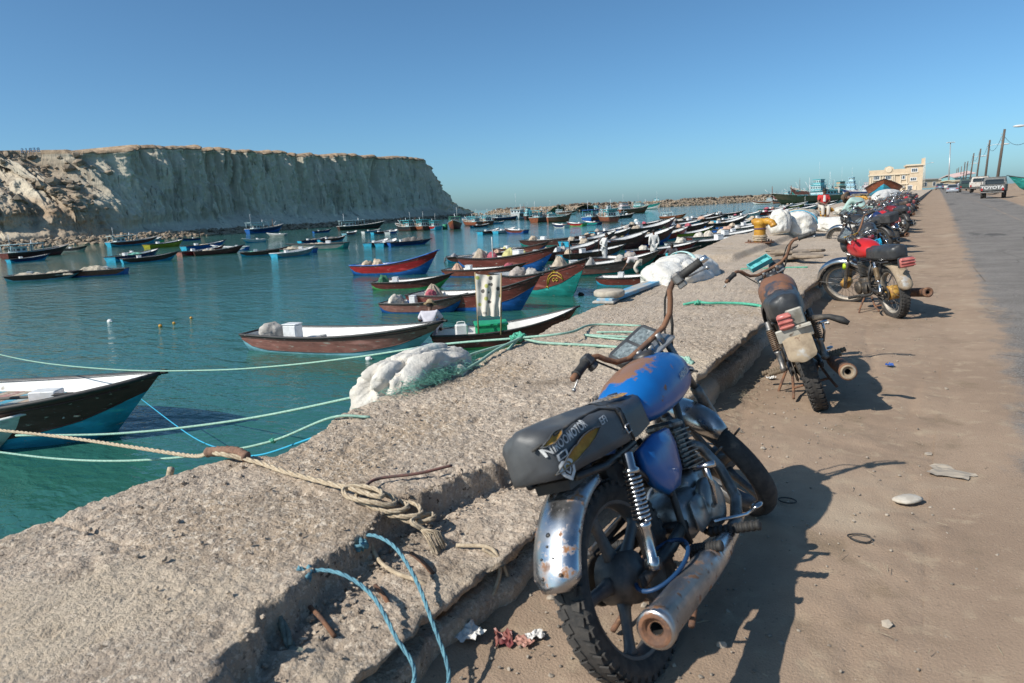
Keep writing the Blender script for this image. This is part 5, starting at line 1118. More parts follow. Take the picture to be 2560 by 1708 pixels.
# boats riding in the harbour, left to right
far = [('LA', (20, 705), (178, 695), 'dark', 'sky', 'flat', ((.3, NET, .9, 0), (.7, NET, .8, 1)), 'long dark boat heaped with tan nets at the far left'),
 ('LB', (319, 685), (186, 693), 'brown', 'blue', 'flat', ((.45, NET, 1.0, 2),), 'red-brown boat with blue stern heaped with tan nets'),
 ('L2', (304, 660), (432, 650), 'dark', 'cyan', 'far', (), 'long dark boat with pale rail and cyan transom'),
 ('L3', (275, 657), (385, 645), 'navy', 'cyan', 'far', ((.5, NETG, .7, 1),), 'navy boat with green net behind the long dark boat'),
 ('L4', (308, 641), (368, 640), 'grey', 'white', 'flat', (), 'small grey boat with upright console'),
 ('L5', (20, 658), (92, 652), 'navy', 'cyan', 'far', (), 'small navy boat with cyan transom under the canopied boat'),
 ('L7', (158, 629), (213, 627), 'black', 'grey', 'far', (), 'small black boat beneath the cliff, left part'),
 ('L9', (366, 622), (446, 613), 'yellow', 'yellow', 'far', (), 'yellow boat lying under the landslide'),
 ('L10', (447, 642), (535, 624), 'red', 'pink', 'far', (), 'raspberry pink boat in the left cluster'),
 ('L11', (484, 640), (596, 632), 'maroon', 'dark', 'far', ((.3, NET, .6, 3),), 'maroon boat overlapping the raspberry pink one'),
 ('L12', (458, 627), (542, 613), 'blue', 'cyan', 'far', ((.5, NET, .6, 0),), 'blue boat behind the raspberry pink one'),
 ('L13', (602, 642), (682, 637), 'dark', 'cyan', 'far', ((.2, NETG, .5, 1),), 'dark boat with green net and cyan transom in the middle of the cluster'),
 ('L14', (684, 646), (768, 636), 'grey', 'cyan', 'far', (), 'grey boat showing a wide cyan transom to the camera'),
 ('L15', (790, 632), (700, 622), 'teal', 'blue', 'flat', ((.5, NET, .8, 2),), 'teal boat with tan net beside the wide cyan transom'),
 ('L16', (868, 621), (755, 614), 'grey', 'teal', 'flat', ((.5, NET, .7, 0),), 'grey and teal boat at the right end of the left cluster'),
 ('L17', (748, 610), (800, 600), 'navy', 'cyan', 'far', ((.5, NETD, .7, 1),), 'navy boat piled with dark nets, left of a pair'),
 ('L18', (795, 607), (858, 602), 'dark', 'cyan', 'far', ((.5, NETD, .8, 2),), 'dark boat piled with dark nets, right of a pair'),
 ('L19', (620, 625), (560, 615), 'white', 'blue', 'far', (), 'white boat with blue band in the left cluster'),
 ('L20', (660, 604), (615, 612), 'white', 'cyan', 'far', (), 'white boat seen stern-on behind the green net'),
 ('L21', (971, 617), (1066, 610), 'navy', 'blue', 'flat', ((.5, NETD, 1.0, 3),), 'blue boat carrying a large grey mound of netting'),
 ('L22', (918, 618), (955, 604), 'brown', 'cyan', 'far', (), 'stern-on boat with cyan transom, leftmost beside the net mound'),
 ('L23', (948, 618), (978, 604), 'maroon', 'cyan', 'far', (), 'stern-on boat with cyan transom touching the net mound'),
 ('L24', (860, 589), (884, 583), 'pink', 'sky', 'far', (), 'tiny rose boat alone left of the trawlers'),
 ('L25', (783, 583), (818, 576), 'navy', 'blue', 'far', (), 'tiny navy boat under the middle of the cliff'),
 ('L26', (907, 584), (938, 575), 'cyan', 'white', 'far', (), 'tiny cyan and white boat near the trawlers'),
 ('L27', (930, 587), (970, 581), 'brown', 'cyan', 'far', (), 'small brown boat with cyan transom near the trawlers'),
 ('L28', (968, 586), (985, 578), 'blue', 'white', 'far', (), 'tiny blue boat with covered engine near the trawlers'),
 ('M1', (1199, 587), (1238, 582), 'brown', 'cyan', 'far', ((.2, NETG, .5, 0),), 'brown boat with green net, left of three in mid harbour'),
 ('M2', (1238, 585), (1276, 578), 'white', 'cyan', 'far', (), 'white boat with cyan hull, middle of three in mid harbour'),
 ('M3', (1316, 583), (1278, 574), 'maroon', 'blue', 'far', ((.15, CLOTH[3], .4, 1),), 'maroon and blue boat, right of three in mid harbour'),
 ('M4', (1178, 570), (1212, 564), 'dark', 'cyan', 'far', (), 'dark boat with cyan transom beyond the reddish trawler'),
 ('M5', (1222, 562), (1252, 557), 'cyan', 'white', 'far', (), 'tiny cyan boat near the shore end of the cliff'),
 ('M6', (1418, 569), (1392, 562), 'navy', 'white', 'far', ((.2, CLOTH[3], .5, 2),), 'white-topped navy boat with peach engine cover in mid harbour'),
 ('M7', (1462, 565), (1428, 562), 'red', 'green', 'far', (), 'red boat with white band and blue box in mid harbour'),
 ('M8', (1500, 562), (1470, 556), 'teal', 'navy', 'far', ((.3, CLOTH[8], .5, 2),), 'teal boat with red floats in mid harbour'),
 ('M9', (1575, 544), (1556, 543), 'white', 'white', 'far', (), 'tiny white skiff under the dhows'),
 ('L29', (410, 604), (372, 606), 'teal', 'green', 'far', (), 'tiny green boat under the landslide'),
 ('L30', (330, 612), (395, 606), 'grey', 'cyan', 'far', (), 'grey boat with cyan transom before the canopied trawler'),
 ('L31', (500, 600), (455, 603), 'navy', 'blue', 'far', (), 'small navy boat left of the grey trawler'),
 ('L32', (715, 590), (675, 590), 'grey', 'grey', 'far', (), 'grey boat with light mast under the cliff')]
for key, s_, b_, mn, bd, va, nt2, lb in far: boat(key, s_, b_, mn, bd, lb, GH, va, net=nt2, box=(.3, 0), thw=1, rail='white' if va == 'far' and mn in ('grey', 'white') else RAIL, minL=4.2, cap=1.25)
# dolphin on the teal bow
def onhull(e, var, t0, f0, side):
    L, B, D, rise = BV[var]['dim']
    def fn(u, v, w_=0):
        t = t0+u/L; p = hull_pt(L, B, D, rise, t, f0+v/(D+.4), side); return p+Vector((0, side*.012, 0))
    return fn
fn = onhull(bH, 'high', .80, .74, -1); mb = MB()
def stroke(pts, r=.016): mb.tube([fn(u*1.0, v*1.0) for u, v in pts], r, 5)
stroke([(-.42, -.22), (-.40, -.05), (-.28, .10), (-.08, .17), (.14, .14), (.32, .04), (.44, -.12)]); stroke([(-.36, -.16), (-.28, .0), (-.10, .08), (.12, .05), (.30, -.04), (.44, -.12)]); stroke([(-.05, .16), (-.10, .26), (.06, .16)]); stroke([(-.42, -.22), (-.52, -.26)]); stroke([(-.42, -.22), (-.38, -.32)])
stroke([(-.12, -.06), (-.05, .0), (.02, -.06), (-.05, -.11), (-.12, -.06)]); stroke([(.06, -.06), (.12, -.02), (.18, -.08), (.12, -.12), (.06, -.06)])
mb.build('painted_dolphin', M('gold_paint', (.50, .36, .04), rough=.5), bH)
# ================================================================== THINGS ON THE QUAY
def atq(px, py, h=.30):
    p = at(px, py, h)
    for _ in range(6): p = at(px, py, h+zgf(p.y))
    return p
def smooth(pts, n=8):
    P = [Vector(p) for p in pts]; P = [P[0]*2-P[1]]+P+[P[-1]*2-P[-2]]; o = []
    for i in range(1, len(P)-2):
        for k in range(n):
            t = k/n; a, b, c, d = P[i-1], P[i], P[i+1], P[i+2]
            o.append(.5*((2*b)+(c-a)*t+(2*a-5*b+4*c-d)*t*t+(3*b-a-3*c+d)*t**3))
    o.append(P[-2]); return o
ROPEG = M('pale_green_rope', (.33, .50, .40), (.22, .38, .30), sc=60, rough=.9, bump=.6, bsc=160)
ROPED = M('green_rope', (.06, .32, .20), (.10, .40, .28), sc=60, rough=.9, bump=.6, bsc=160)
ROPET = M('tan_rope', (.50, .41, .29), (.36, .28, .19), sc=60, rough=.95, bump=.6, bsc=160)
ROPEB = M('blue_rope', (.13, .30, .36), (.09, .21, .27), sc=50, rough=.9, bump=.6, bsc=140)
ROPEC = M('cyan_rope', (.03, .34, .52), rough=.8)
ROPEK = M('grey_green_rope', (.20, .23, .20), (.12, .14, .12), sc=50, rough=.95, bump=.6, bsc=140)
def rope(pts, r, mat, label, group=None, n=8, name='rope', seg=6, twist=False, parent=None):
    mb = MB(); P = smooth(pts, n)
    if twist:
        # three laid strands
        L = 0; acc = [0]
        for i in range(1, len(P)): L += (P[i]-P[i-1]).length; acc.append(L)
        m_ = max(8, int(L/(r*1.6))); Q = []
        for k in range(m_+1):
            s = L*k/m_; i = min(len(P)-2, max(0, int(np.searchsorted(acc, s))-1)); f = (s-acc[i])/max(1e-6, acc[i+1]-acc[i]); Q.append(P[i].lerp(P[i+1], f))
        for st_k in range(3):
            W = []
            for k, q in enumerate(Q):
                t = (Q[min(k+1, m_)]-Q[max(k-1, 0)]).normalized(); a = t.orthogonal().normalized() if abs(t.z) > .95 else t.cross(Vector((0, 0, 1))).normalized(); b = t.cross(a); an = k*.62+st_k*2.094
                W.append(q+(a*math.cos(an)+b*math.sin(an))*r*.5)
            mb.tube(W, r*.56, 5)
    else: mb.tube(P, r, seg)
    o = mb.build(name, mat, parent)
    if label: tag(o, label, 'rope', group)
    return o
def sag(a, b, s, n=9):
    return [a.lerp(b, i/n)-Vector((0, 0, s*4*(i/n)*(1-i/n))) for i in range(n+1)]
def knot(c, r, mat, parent, seed=1, k=34, name='knot'):
    rr_ = random.Random(seed); pts = []
    for i in range(k):
        a = i*1.9+seed; b = i*2.57
        pts.append(Vector(c)+Vector((math.cos(a)*math.cos(b), math.sin(a)*math.cos(b), math.sin(b)*.8))*r*(.6+.4*rr_.random()))
    return rope(pts, r*.22, mat, None, n=4, name=name, seg=5, parent=parent)
GRP = 'mooring lines'
K1 = Vector((-3.0, 4.95, .36))
ro = rope([atd(40, 1089, 7.6), atd(300, 1084, 7.2), atd(600, 1050, 6.6), atd(930, 983, 5.8), atd(1150, 925, 5.4), atd(1255, 885, 5.6), K1], .013, ROPEG, 'pale green mooring line stretched from left edge to the knot by the white sack', GRP, twist=False); knot(K1, .055, ROPED, ro, 3)
K2 = atd(1287, 846, 5.9)
ro = rope([atd(-60, 873, 16), atd(90, 905, 13), atd(300, 925, 11), atd(520, 926, 9.2), atd(700, 915, 8.2), atd(900, 892, 7.2), atd(1100, 862, 6.4), K2, atd(1420, 832, 5.8), Vector((-2.75, 5.9, .315)), Vector((-2.3, 6.0, .31))], .011, ROPEG, 'upper pale green line sagging over open water to the rose boat side', GRP); knot(K2, .05, ROPED, ro, 5)
rope([K2, K2+Vector((.0, -.03, -.18)), K2+Vector((-.02, -.02, -.42)), K2+Vector((.0, .0, -.62))], .007, ROPED, None, parent=ro, name='loose_end')
ro = rope([atd(-40, 1072, 5.6), atd(150, 1092, 5.0), atd(330, 1118, 4.4), atd(480, 1140, 3.9), Vector((-2.98, 1.93, .335)), Vector((-2.72, 1.96, .325)), Vector((-2.45, 1.93, .325)), Vector((-2.2, 1.92, .325)), Vector((-2.02, 1.90, .335))], .0125, ROPET, 'thick tan mooring line coming over the quay edge to the coil', GRP, twist=True)
mb = MB(); mb.tube(smooth([Vector((-3.02, 1.92, .335)), Vector((-2.93, 1.95, .345)), Vector((-2.84, 1.965, .35)), Vector((-2.76, 1.965, .335))]), [.018+.010*abs(math.sin(i*1.3)) for i in range(25)], 8); mb.build('chafe_wrap', M('rust_cloth', (.26, .15, .10), (.17, .10, .07), sc=40, rough=.95, bump=.6, bsc=60), ro)
rope([Vector((-3.10, 1.78, .29)), Vector((-3.13, 1.76, .18)), Vector((-3.12, 1.74, .10))], .018, ROPET, None, parent=ro, name='frayed_tail')
ro = rope([atd(-40, 1126, 5.2), atd(150, 1148, 4.9), atd(330, 1152, 4.6), atd(520, 1135, 4.35), atd(680, 1103, 4.2), Vector((-2.92, 2.66, .31)), Vector((-2.7, 2.75, .315))], .0085, ROPEG, 'lower pale green line dipping toward the quay notch', GRP)
knot(atd(683, 1102, 4.2), .022, ROPED, ro, 8)
bow_b = bB.matrix_world
rope([atd(352, 997, 11.0), atd(470, 1085, 8.0), atd(560, 1125, 6.2), atd(640, 1139, 5.0), Vector((-2.83, 2.50, .27))], .007, ROPEC, 'thin cyan line from the bow of the dark brown boat', GRP)
rope(sag(Vector((-3.05, 4.85, .31)), atd(1085, 925, 5.1), -.02)+[Vector((-2.95, 3.55, .36))], .013, ROPEG, 'pale green line lying along the white sack', GRP)
rope([K1+Vector((.02, .05, 0)), Vector((-2.95, 4.5, .34)), Vector((-2.86, 4.1, .33)), Vector((-2.80, 3.75, .325))], .012, ROPEG, 'short pale green strand from the knot to the netting', GRP, twist=False)
ro = rope([K1+Vector((.05, 0, -.02)), Vector((-2.75, 4.95, .32)), Vector((-2.3, 5.0, .315)), Vector((-1.9, 4.98, .315)), Vector((-1.62, 4.85, .31)), Vector((-1.45, 4.7, .25))], .012, ROPEG, 'pale green line running inland across the quay slab', GRP)
rope([Vector((-2.55, 5.55, .315)), Vector((-2.2, 5.65, .315)), Vector((-1.9, 5.5, .315)), Vector((-2.3, 5.42, .315)), Vector((-2.6, 5.40, .315)), Vector((-2.2, 5.32, .315)), Vector((-1.8, 5.36, .315))], .010, ROPEG, 'looped pale green slack line behind the instrument panel', GRP)
# tan coil with frayed end, iron bars, blue ropes in the broken shelf
rr_ = random.Random(5); pts = [Vector((-2.06, 1.90, .34))]
for i in range(26):
    a = i*1.05; pts.append(Vector((-1.93+.0085*i*.9+.115*math.cos(a), 1.86+.004*i+.055*math.sin(a), .34-.004*i+.02*rr_.random())))
pts += [Vector((-1.66, 1.86, .28)), Vector((-1.60, 1.90, .23))]
coil = rope(pts, .0105, ROPET, 'heap of coiled tan rope spilling over the broken slab edge', None, n=6, name='rope_coil', twist=True)
mb = MB()
for i in range(26):
    a = rr_.uniform(-.8, .8); mb.tube([Vector((-1.63, 1.87, .255)), Vector((-1.58+.02*a, 1.89+.03*a, .24-.02*rr_.random())), Vector((-1.55+.02*rr_.random(), 1.88+.05*a, .18))], .0022, 4)
mb.build('frayed_end', ROPET, coil)
rope([Vector((-1.97, 1.93, .335)), Vector((-2.0, 2.05, .325)), Vector((-1.88, 2.18, .322)), Vector((-1.80, 2.32, .322))], .007, M('dark_red_rope', (.22, .10, .08), (.12, .08, .07), sc=30, rough=.95), 'short dark red rope end lying on the slab above the coil')
rope([Vector((-1.78, 1.74, .29)), Vector((-1.70, 1.70, .20)), Vector((-1.58, 1.66, .19)), Vector((-1.45, 1.66, .18)), Vector((-1.36, 1.72, .08)), Vector((-1.30, 1.82, .055)), Vector((-1.30, 1.92, .13)), Vector((-1.36, 1.96, .19)), Vector((-1.5, 1.93, .185))], .0085, ROPET, 'tan rope end looping down the inner wall of the quay')
rope([Vector((-1.38, 1.93, .20)), Vector((-1.31, 1.95, .15)), Vector((-1.285, 1.96, .05)), Vector((-1.275, 1.95, -.02))], .007, ROPET, 'thin tan cord hanging down the inner wall')
bl = rope([at(900, 1375, .20), at(902, 1352, .25), at(930, 1338, .29), at(985, 1366, .29), at(1035, 1440, .25), at(1075, 1540, .19), at(1122, 1700, .07), Vector((-1.21, 1.32, .006))],   .0070, ROPEB, 'blue rope arching off the shelf, the one farther from the camera', 'blue ropes over the shelf', twist=True)
knot(at(903, 1362, .26), .030, ROPEB, bl, 9)
bl = rope([at(748, 1455, .21), at(760, 1432, .26), at(815, 1426, .29), at(875, 1445, .29), at(935, 1495, .26), at(985, 1585, .21), at(1035, 1704, .12), Vector((-1.25, 1.12, .006))],   .0070, ROPEB, 'blue rope arching off the shelf, the one nearer the camera', 'blue ropes over the shelf', twist=True)
knot(at(754, 1440, .27), .042, ROPEB, bl, 4)
bk = rope([Vector((-1.73, 1.29, .23)), Vector((-1.72, 1.26, .25)), Vector((-1.67, 1.23, .225)), Vector((-1.62, 1.21, .20)), Vector((-1.58, 1.19, .185))], .016, ROPEK, 'frayed grey-green rope stub on the shelf', None, twist=True); knot((-1.72, 1.275, .235), .05, ROPEK, bk, 6)
mb = MB()
for i in range(40):
    a = rr_.uniform(-1, 1); mb.tube([Vector((-1.58, 1.19, .19)), Vector((-1.55+.01*a, 1.175+.02*a, .19)), Vector((-1.52+.012*a, 1.16+.045*a, .165+.01*rr_.random()))], .0022, 4)
mb.build('frayed_end', ROPEK, bk)
for i, (p, q, lb) in enumerate((((-1.66, 1.34, .21), (-1.50, 1.29, .185), 'rusty iron bar sticking out of the shelf near the frayed stub'), ((-1.60, 1.78, .20), (-1.45, 1.72, .185), 'rusty iron bar beside the tan coil'), ((-1.58, 1.56, .19), (-1.46, 1.50, .18), 'short rusty iron bar between the blue ropes'))):
    tag(MB().tube([Vector(p), Vector(p).lerp(Vector(q), .5)+Vector((0, 0, .008)), q], [.008, .008, .008], 8).build('iron_bar', RUST), lb, 'iron bar', 'reinforcing bars')
# loose green ropes further along
rp = rope([Vector((-2.32, 7.35, .315)), Vector((-2.2, 7.42, .335)), Vector((-2.05, 7.42, .33)), Vector((-1.9, 7.50, .325)), Vector((-1.7, 7.52, .32)), Vector((-1.5, 7.42, .31)), Vector((-1.36, 7.30, .24))], .016, ROPED, 'green rope lying across the slab before the rusty motorcycle'); knot((-2.18, 7.42, .33), .04, ROPED, rp, 2)
rp = rope([Vector((-1.9, 4.62, .30)), Vector((-1.7, 4.85, .31)), Vector((-1.5, 4.82, .30)), Vector((-1.42, 4.62, .25)), Vector((-1.5, 4.4, .2)), Vector((-1.62, 4.3, .19)), Vector((-1.75, 4.2, .19))], .011, ROPEG, 'tangled pale green rope in the gap of the slab'); knot((-1.46, 4.72, .29), .06, ROPEG, rp, 12, 50); knot((-1.72, 4.78, .31), .06, NETG, rp, 13, 40)
rope([Vector((-2.6, 11.2, .325)), Vector((-2.2, 11.35, .325)), Vector((-1.9, 11.5, .325)), Vector((-1.65, 11.5, .33))], .012, ROPED, 'thin green rope lying beyond the rusty motorcycle')

# ---- sacks
TARP = M('white_woven_tarp', (.70, .68, .63), (.60, .57, .51), sc=4, rough=.75, bump=.6, bsc=5, bdist=.10, det=2, over=[((.50, .46, .40), 3, .62, .80, .8, 0)])
def sack(name, c, r, rotz, seed, label, cat='sack', mat=TARP, flat=.8, crease=.16, n=64, k=40, group='white sacks on the quay', tie=None, power=.75, nf=1.0):
    c = Vector(c); e = empty(name, c, (0, 0, rotz), label, cat, group); rg = []
    for i in range(k+1):
        a = math.pi*min(max(i/k, .012), .988); ring = []
        for j in range(n):
            b = 2*math.pi*j/n; s_, cz = math.sin(a)**power, -math.cos(a)
            x, y, z = s_*math.cos(b), s_*math.sin(b), math.copysign(abs(cz)**power, cz)
            d = .16*float(fbm(x*1.1*nf+seed, y*1.1*nf, z*1.1+seed*2, o=2)) - crease*.55*(1-abs(float(vn(x*2.2*nf+seed*3+.6*z, y*2.2*nf-.5*z, z*.8+seed))))**5 - crease*.28*(1-abs(float(vn(x*5*nf+z*2, y*3*nf-seed, z*2+seed))))**5 + .012*float(vn(x*16, y*16, z*16))
            p = Vector((x*r[0]*(1+d), y*r[1]*(1+d), z*r[2]*(1+d*.8)))
            if p.z < -flat*r[2]: p.z = -flat*r[2]
            ring.append(p)
        rg.append(ring)
    mb = MB(); mb.loft(rg); mb.build('sack_cloth', mat, e)
    if tie:
        for (ax, off, cm, wd) in tie:
            pts = []
            for j in range(15):
                a = math.pi*(j/14)*.98+.02; cc = off
                s_ = math.sqrt(max(.05, 1-cc*cc)); y = -math.cos(a)*r[1]*1.05*s_; z = math.sin(a)*r[2]*1.10*s_
                pts.append(Vector((cc*r[0]+.04*math.sin(j), y, z)) if ax == 'y' else Vector((-math.cos(a)*r[0]*1.05*s_, cc*r[1], z)))
            MB().tube(pts, wd, 6).build('tie', cm, e)
    return e
s1 = sack('net_sack', (-3.10, 3.66, .20), (.32, .60, .29), R(-3), 2.3, 'long white sack slumped over the quay edge under the green lines', mat=M('soiled_white_tarp', (.62, .585, .52), (.52, .48, .42), sc=5, rough=.8, bump=.6, bsc=8, bdist=.06, over=[((.38, .46, .44), 2.4, .58, .66, .8, 0), ((.36, .32, .27), 8, .64, .74, .9, 0)]), crease=.40, flat=1.2, nf=1.3, n=80, k=50)
mb = MB(); rr_ = random.Random(2)
for i in range(620):
    p = Vector((-2.86+rr_.gauss(0, .045), 3.58+rr_.gauss(0, .20), .325+abs(rr_.gauss(0, .035)))); a_ = rr_.uniform(0, 6.28); l_ = rr_.uniform(.02, .06)
    mb.tube([p+Vector((l_*math.cos(a_+t_*rr_.uniform(.5, 1.6)), l_*math.sin(a_+t_*.9), .012*math.sin(t_*2))) for t_ in (0, .8, 1.6, 2.4)], .0011, 3, cap=False)
tag(mb.build('net_tangle', NETG), 'tangle of green fishing net on the near side of the long white sack', 'fishing net', kind='stuff')
s2 = sack('net_sack', (-3.22, 10.1, .32), (.48, 1.15, .33), R(-2), 5.1, 'broad white sack with pale blue strap draped over the quay edge', crease=.25, flat=1.1, n=80, k=44, nf=.8)
MB().tube(smooth([Vector((-.42, .3, .10)), Vector((-.2, .22, .33)), Vector((.12, .05, .34)), Vector((.40, -.15, .10))]), .03, 6, flat=.3).build('tie', M('pale_teal_strap', (.40, .58, .56), rough=.7), s2)
s3 = sack('net_sack', (-3.05, 19.4, .68), (.50, .80, .38), R(8), 8.8, 'plump white sack tied with blue cord behind the first yellow bollard', crease=.16, tie=(('x', -.45, ROPEC, .012), ('x', .6, ROPEC, .012)), nf=.9)
sack('net_sack', (-3.35, 18.5, .78), (.28, .32, .34), 0, 3.3, 'smaller white sack leaning on the plump one by the first bollard', crease=.2)
sack('net_sack', (-2.35, 21.8, .55), (.80, .62, .22), R(20), 6.2, 'flat white sack under the man in pale green', crease=.22, flat=.75)
sack('net_sack', (-3.2, 22.4, .55), (.55, .8, .24), R(-20), 4.7, 'crumpled cream sheet spilling beside the flat white sack', mat=M('cream_cloth', (.66, .62, .52), (.54, .50, .42), sc=4, rough=.85), crease=.5)
sack('net_sack', (-2.6, 50, .95), (.8, 6, .55), R(-1), 9.4, 'far white tarpaulin mound below the beached boat', crease=.12, flat=.6)
sack('net_sack', (-4.2, 27.4, .6), (.6, .9, .35), 0, 7.7, 'grey-white heap of netting at the foot of the second bollard', mat=NET, crease=.3)
sack('net_sack', (-2.9, 34.5, .62), (1.0, 1.6, .28), 0, 1.7, 'pale netting heap past the man in pale green', mat=M('pale_net', (.60, .57, .50), (.45, .42, .36), sc=9, rough=.95, bump=.8, bsc=30, bdist=.03), crease=.35)
# ---- yellow bollards
YEL = M('chipped_ochre_paint', (.52, .27, .025), (.42, .20, .02), sc=6, rough=.5, bump=.2, bsc=40, over=[((.22, .10, .05), 9, .58, .66, .85, 0), ((.62, .50, .36), 16, .64, .70, .8, 0)])
def bollard(x, y, z, label, rz, sc=1.0, ropes=True):
    e = empty('mooring_bollard', (x, y, z), (0, 0, rz), label, 'bollard', 'yellow bollards'); e.scale = (sc,)*3
    mb = MB(); mb.lathe([(.13, 0), (.125, .04), (.115, .30), (.125, .36), (.15, .385), (.155, .43), (.14, .465), (.08, .485), (.01, .49)], n=22)
    mb.tube(smooth([(-.02, 0, .425), (.12, 0, .44), (.24, 0, .43), (.31, 0, .385), (.335, 0, .335)]), [.07+.005*math.sin(i*.7) for i in range(33)], 12); mb.tube(smooth([(.02, 0, .425), (-.10, 0, .44), (-.17, 0, .42)]), .068, 12)
    mb.build('post', YEL, e)
    mb = MB(); mb.lathe([(.30, -.01), (.30, .012), (.13, .014)], n=20)
    mb.build('base_plate', RUST, e)
    for k in range(6):
        a = k*1.047+.3; MB().lathe([(.018, .01), (.018, .05), (.010, .06)], (.24*math.cos(a), .24*math.sin(a), 0), n=6).build('bolt', RUST, e)
    if ropes:
        mb = MB()
        pts = [Vector(((.138+.012*math.sin(i*.9))*math.cos(i*.7), (.138+.012*math.sin(i*.9))*math.sin(i*.7), .03+.0013*i)) for i in range(95)]
        mb.tube(pts, .011, 5); mb.build('rope_turns', ROPET, e)
        mb = MB(); mb.tube([Vector((.128*math.cos(i*.5), .128*math.sin(i*.5), .27+.0012*i)) for i in range(26)], .006, 5); mb.build('cord', M('purple_cord', (.12, .08, .16), rough=.9), e)
    return e
bollard(-3.29, 15.9, .45, 'yellow mooring bollard nearest the camera, wound with tan rope', R(-25), 1.05)
bollard(-3.62, 28.6, .30+zgf(28.6), 'yellow mooring bollard on which the boy sits', R(-10), 1.0)
bollard(-3.9, 46, .30+zgf(46), 'yellow mooring bollard farthest along the quay', R(-10), 1.3)
# ---- flat stones, plank, grinding stone
rr_ = random.Random(9); STN = M('brown_flat_stone', (.30, .235, .17), (.22, .17, .125), sc=9, rough=.95, bump=.6, bsc=40)
wh = ['largest, propped', 'second, lying flat', 'third, half under another', 'fourth, long and narrow', 'fifth, by the green rope', 'sixth, darkest', 'seventh, tilted', 'eighth, outermost', 'ninth, smallest', 'tenth, squarish', 'eleventh, rounded', 'twelfth, at the back']
for i in range(12):
    x, y = -2.2+rr_.gauss(0, .28), 13.2+rr_.gauss(0, .7); mb = MB(); rx_, ry_ = rr_.uniform(.14, .26), rr_.uniform(.22, .42)
    rg = [[Vector((rx_*s*math.cos(a)*(1+.15*math.sin(3*a+i)), ry_*s*math.sin(a)*(1+.12*math.cos(2*a+i)), z)) for a in np.linspace(0, 2*math.pi, 11)[:-1]] for z, s in ((0, .9), (.02, 1), (.045, .98), (.055, .85))]
    mb.loft(rg, smooth=False); tag(mb.build('flat_stone', STN, None, (x, y, .335+zgf(y)+.03*(i % 3)), (rr_.uniform(-.12, .12), rr_.uniform(-.12, .12), rr_.uniform(0, 3))), 'flat brown stone slab in the pile beyond the rusty motorcycle, %s' % wh[i], 'stone slab', 'flat stones')
pk = MB().box((0, 0, .03), (.20, 1.9, .05), bev=.006).build('plank', M('blue_painted_plank', (.12, .34, .52), (.40, .38, .34), sc=7, lo=.45, hi=.6, rough=.8, bump=.4, bsc=30, stretch=(1, .2, 1)), None, (-3.28, 8.25, .31), (0, 0, R(2))); tag(pk, 'weathered blue plank lying along the quay edge', 'plank')
mb = MB(); mb.lathe([(.17, 0), (.185, .02), (.185, .06), (.17, .075), (.02, .08)], n=20); tag(mb.build('round_stone', M('pale_stone', (.46, .40, .32), (.36, .31, .25), sc=12, rough=.95, bump=.5, bsc=50), None, (-3.27, 7.5, .365), (0, 0, .3)), 'round flat tan stone resting on the blue plank', 'stone')
tag(MB().box((0, 0, .018), (.26, .34, .03), bev=.008).build('board_end', M('grey_board', (.42, .40, .36), (.3, .28, .25), sc=8, rough=.9), None, (-3.27, 7.42, .305), (0, 0, .15)), 'short grey board under the round flat stone', 'board')
# white lime spill
P = []; n_ = 22
pts = [(1.0+.35*math.sin(3*a)+.25*math.sin(7*a+1)) for a in np.linspace(0, 2*math.pi, n_+1)[:-1]]
# ---- litter on the sand
LW = M('white_paper', (.66, .64, .60), rough=.85); LR = M('red_wrapper', (.20, .05, .05), (.26, .10, .08), sc=14, rough=.5); LP = M('pink_wrapper', (.40, .20, .15), rough=.6)
def crumple(name, mat, x, y, s, seed, label, cat='litter', z=0.0, flat=.3):
    P = np.zeros((9, 9, 3)); 
    for i in range(9):
        for j in range(9):
            u_, v_ = i/8-.5, j/8-.5; P[i, j] = (u_*s*(1+.3*float(vn(v_*4, seed*3.1))), v_*s*.75*(1+.3*float(vn(u_*4, seed*1.7))), abs(float(fbm(u_*5+seed, v_*5, o=2)))*s*flat+.004)
    o = gridmesh(name, P, mat, smooth=False); o.location = (x, y, z+.012+float(.016*fbm(x*1.6, y*1.6, o=3)+.006*fbm(x*9, y*9, 3.0, o=3))); o.rotation_euler = (0, 0, seed); tag(o, label, cat, 'litter on the sand'); return o
crumple('paper_scrap', LW, -1.27, 1.66, .10, 1.2, 'crumpled white paper by the foot of the quay wall', z=.03); crumple('wrapper', LR, -1.17, 1.73, .085, 2.2, 'crumpled dark red wrapper near the rear wheel'); crumple('wrapper', LP, -1.10, 1.74, .06, 3.1, 'pink foil wrapper beside the dark red one'); crumple('paper_scrap', LW, -1.08, 1.79, .06, 4.0, 'small white and red packet scrap beside the pink wrapper')
crumple('wrapper', M('blue_scrap', (.02, .08, .30), rough=.6), -.25, 6.35, .07, 5.2, 'tiny blue plastic scrap near the handlebar shadow'); crumple('wrapper', M('grey_plastic', (.34, .29, .23), rough=.8), .15, 3.95, .18, 6.0, 'flattened grey plastic sheet on the sand at right', flat=.08)
crumple('paper_scrap', LW, -1.05, 5.6, .07, 7.3, 'white scrap under the rusty motorcycle'); crumple('paper_scrap', LW, -.98, 8.3, .08, 8.1, 'white scrap between the rusty and the red motorcycle')
mb = MB(); mb.loft([[Vector((.075*s*math.cos(a), .045*s*math.sin(a)*(1+.2*math.sin(a*2)), z)) for a in np.linspace(0, 2*math.pi, 13)[:-1]] for z, s in ((0, .9), (.008, 1), (.016, .8), (.019, .3))], smooth=True)
tag(mb.build('shell', M('chalky_shell', (.55, .50, .42), (.45, .40, .33), sc=30, rough=.8), None, (-.03, 3.5, .012), (0, 0, .6)), 'pale oval shell lying on the sand', 'shell')
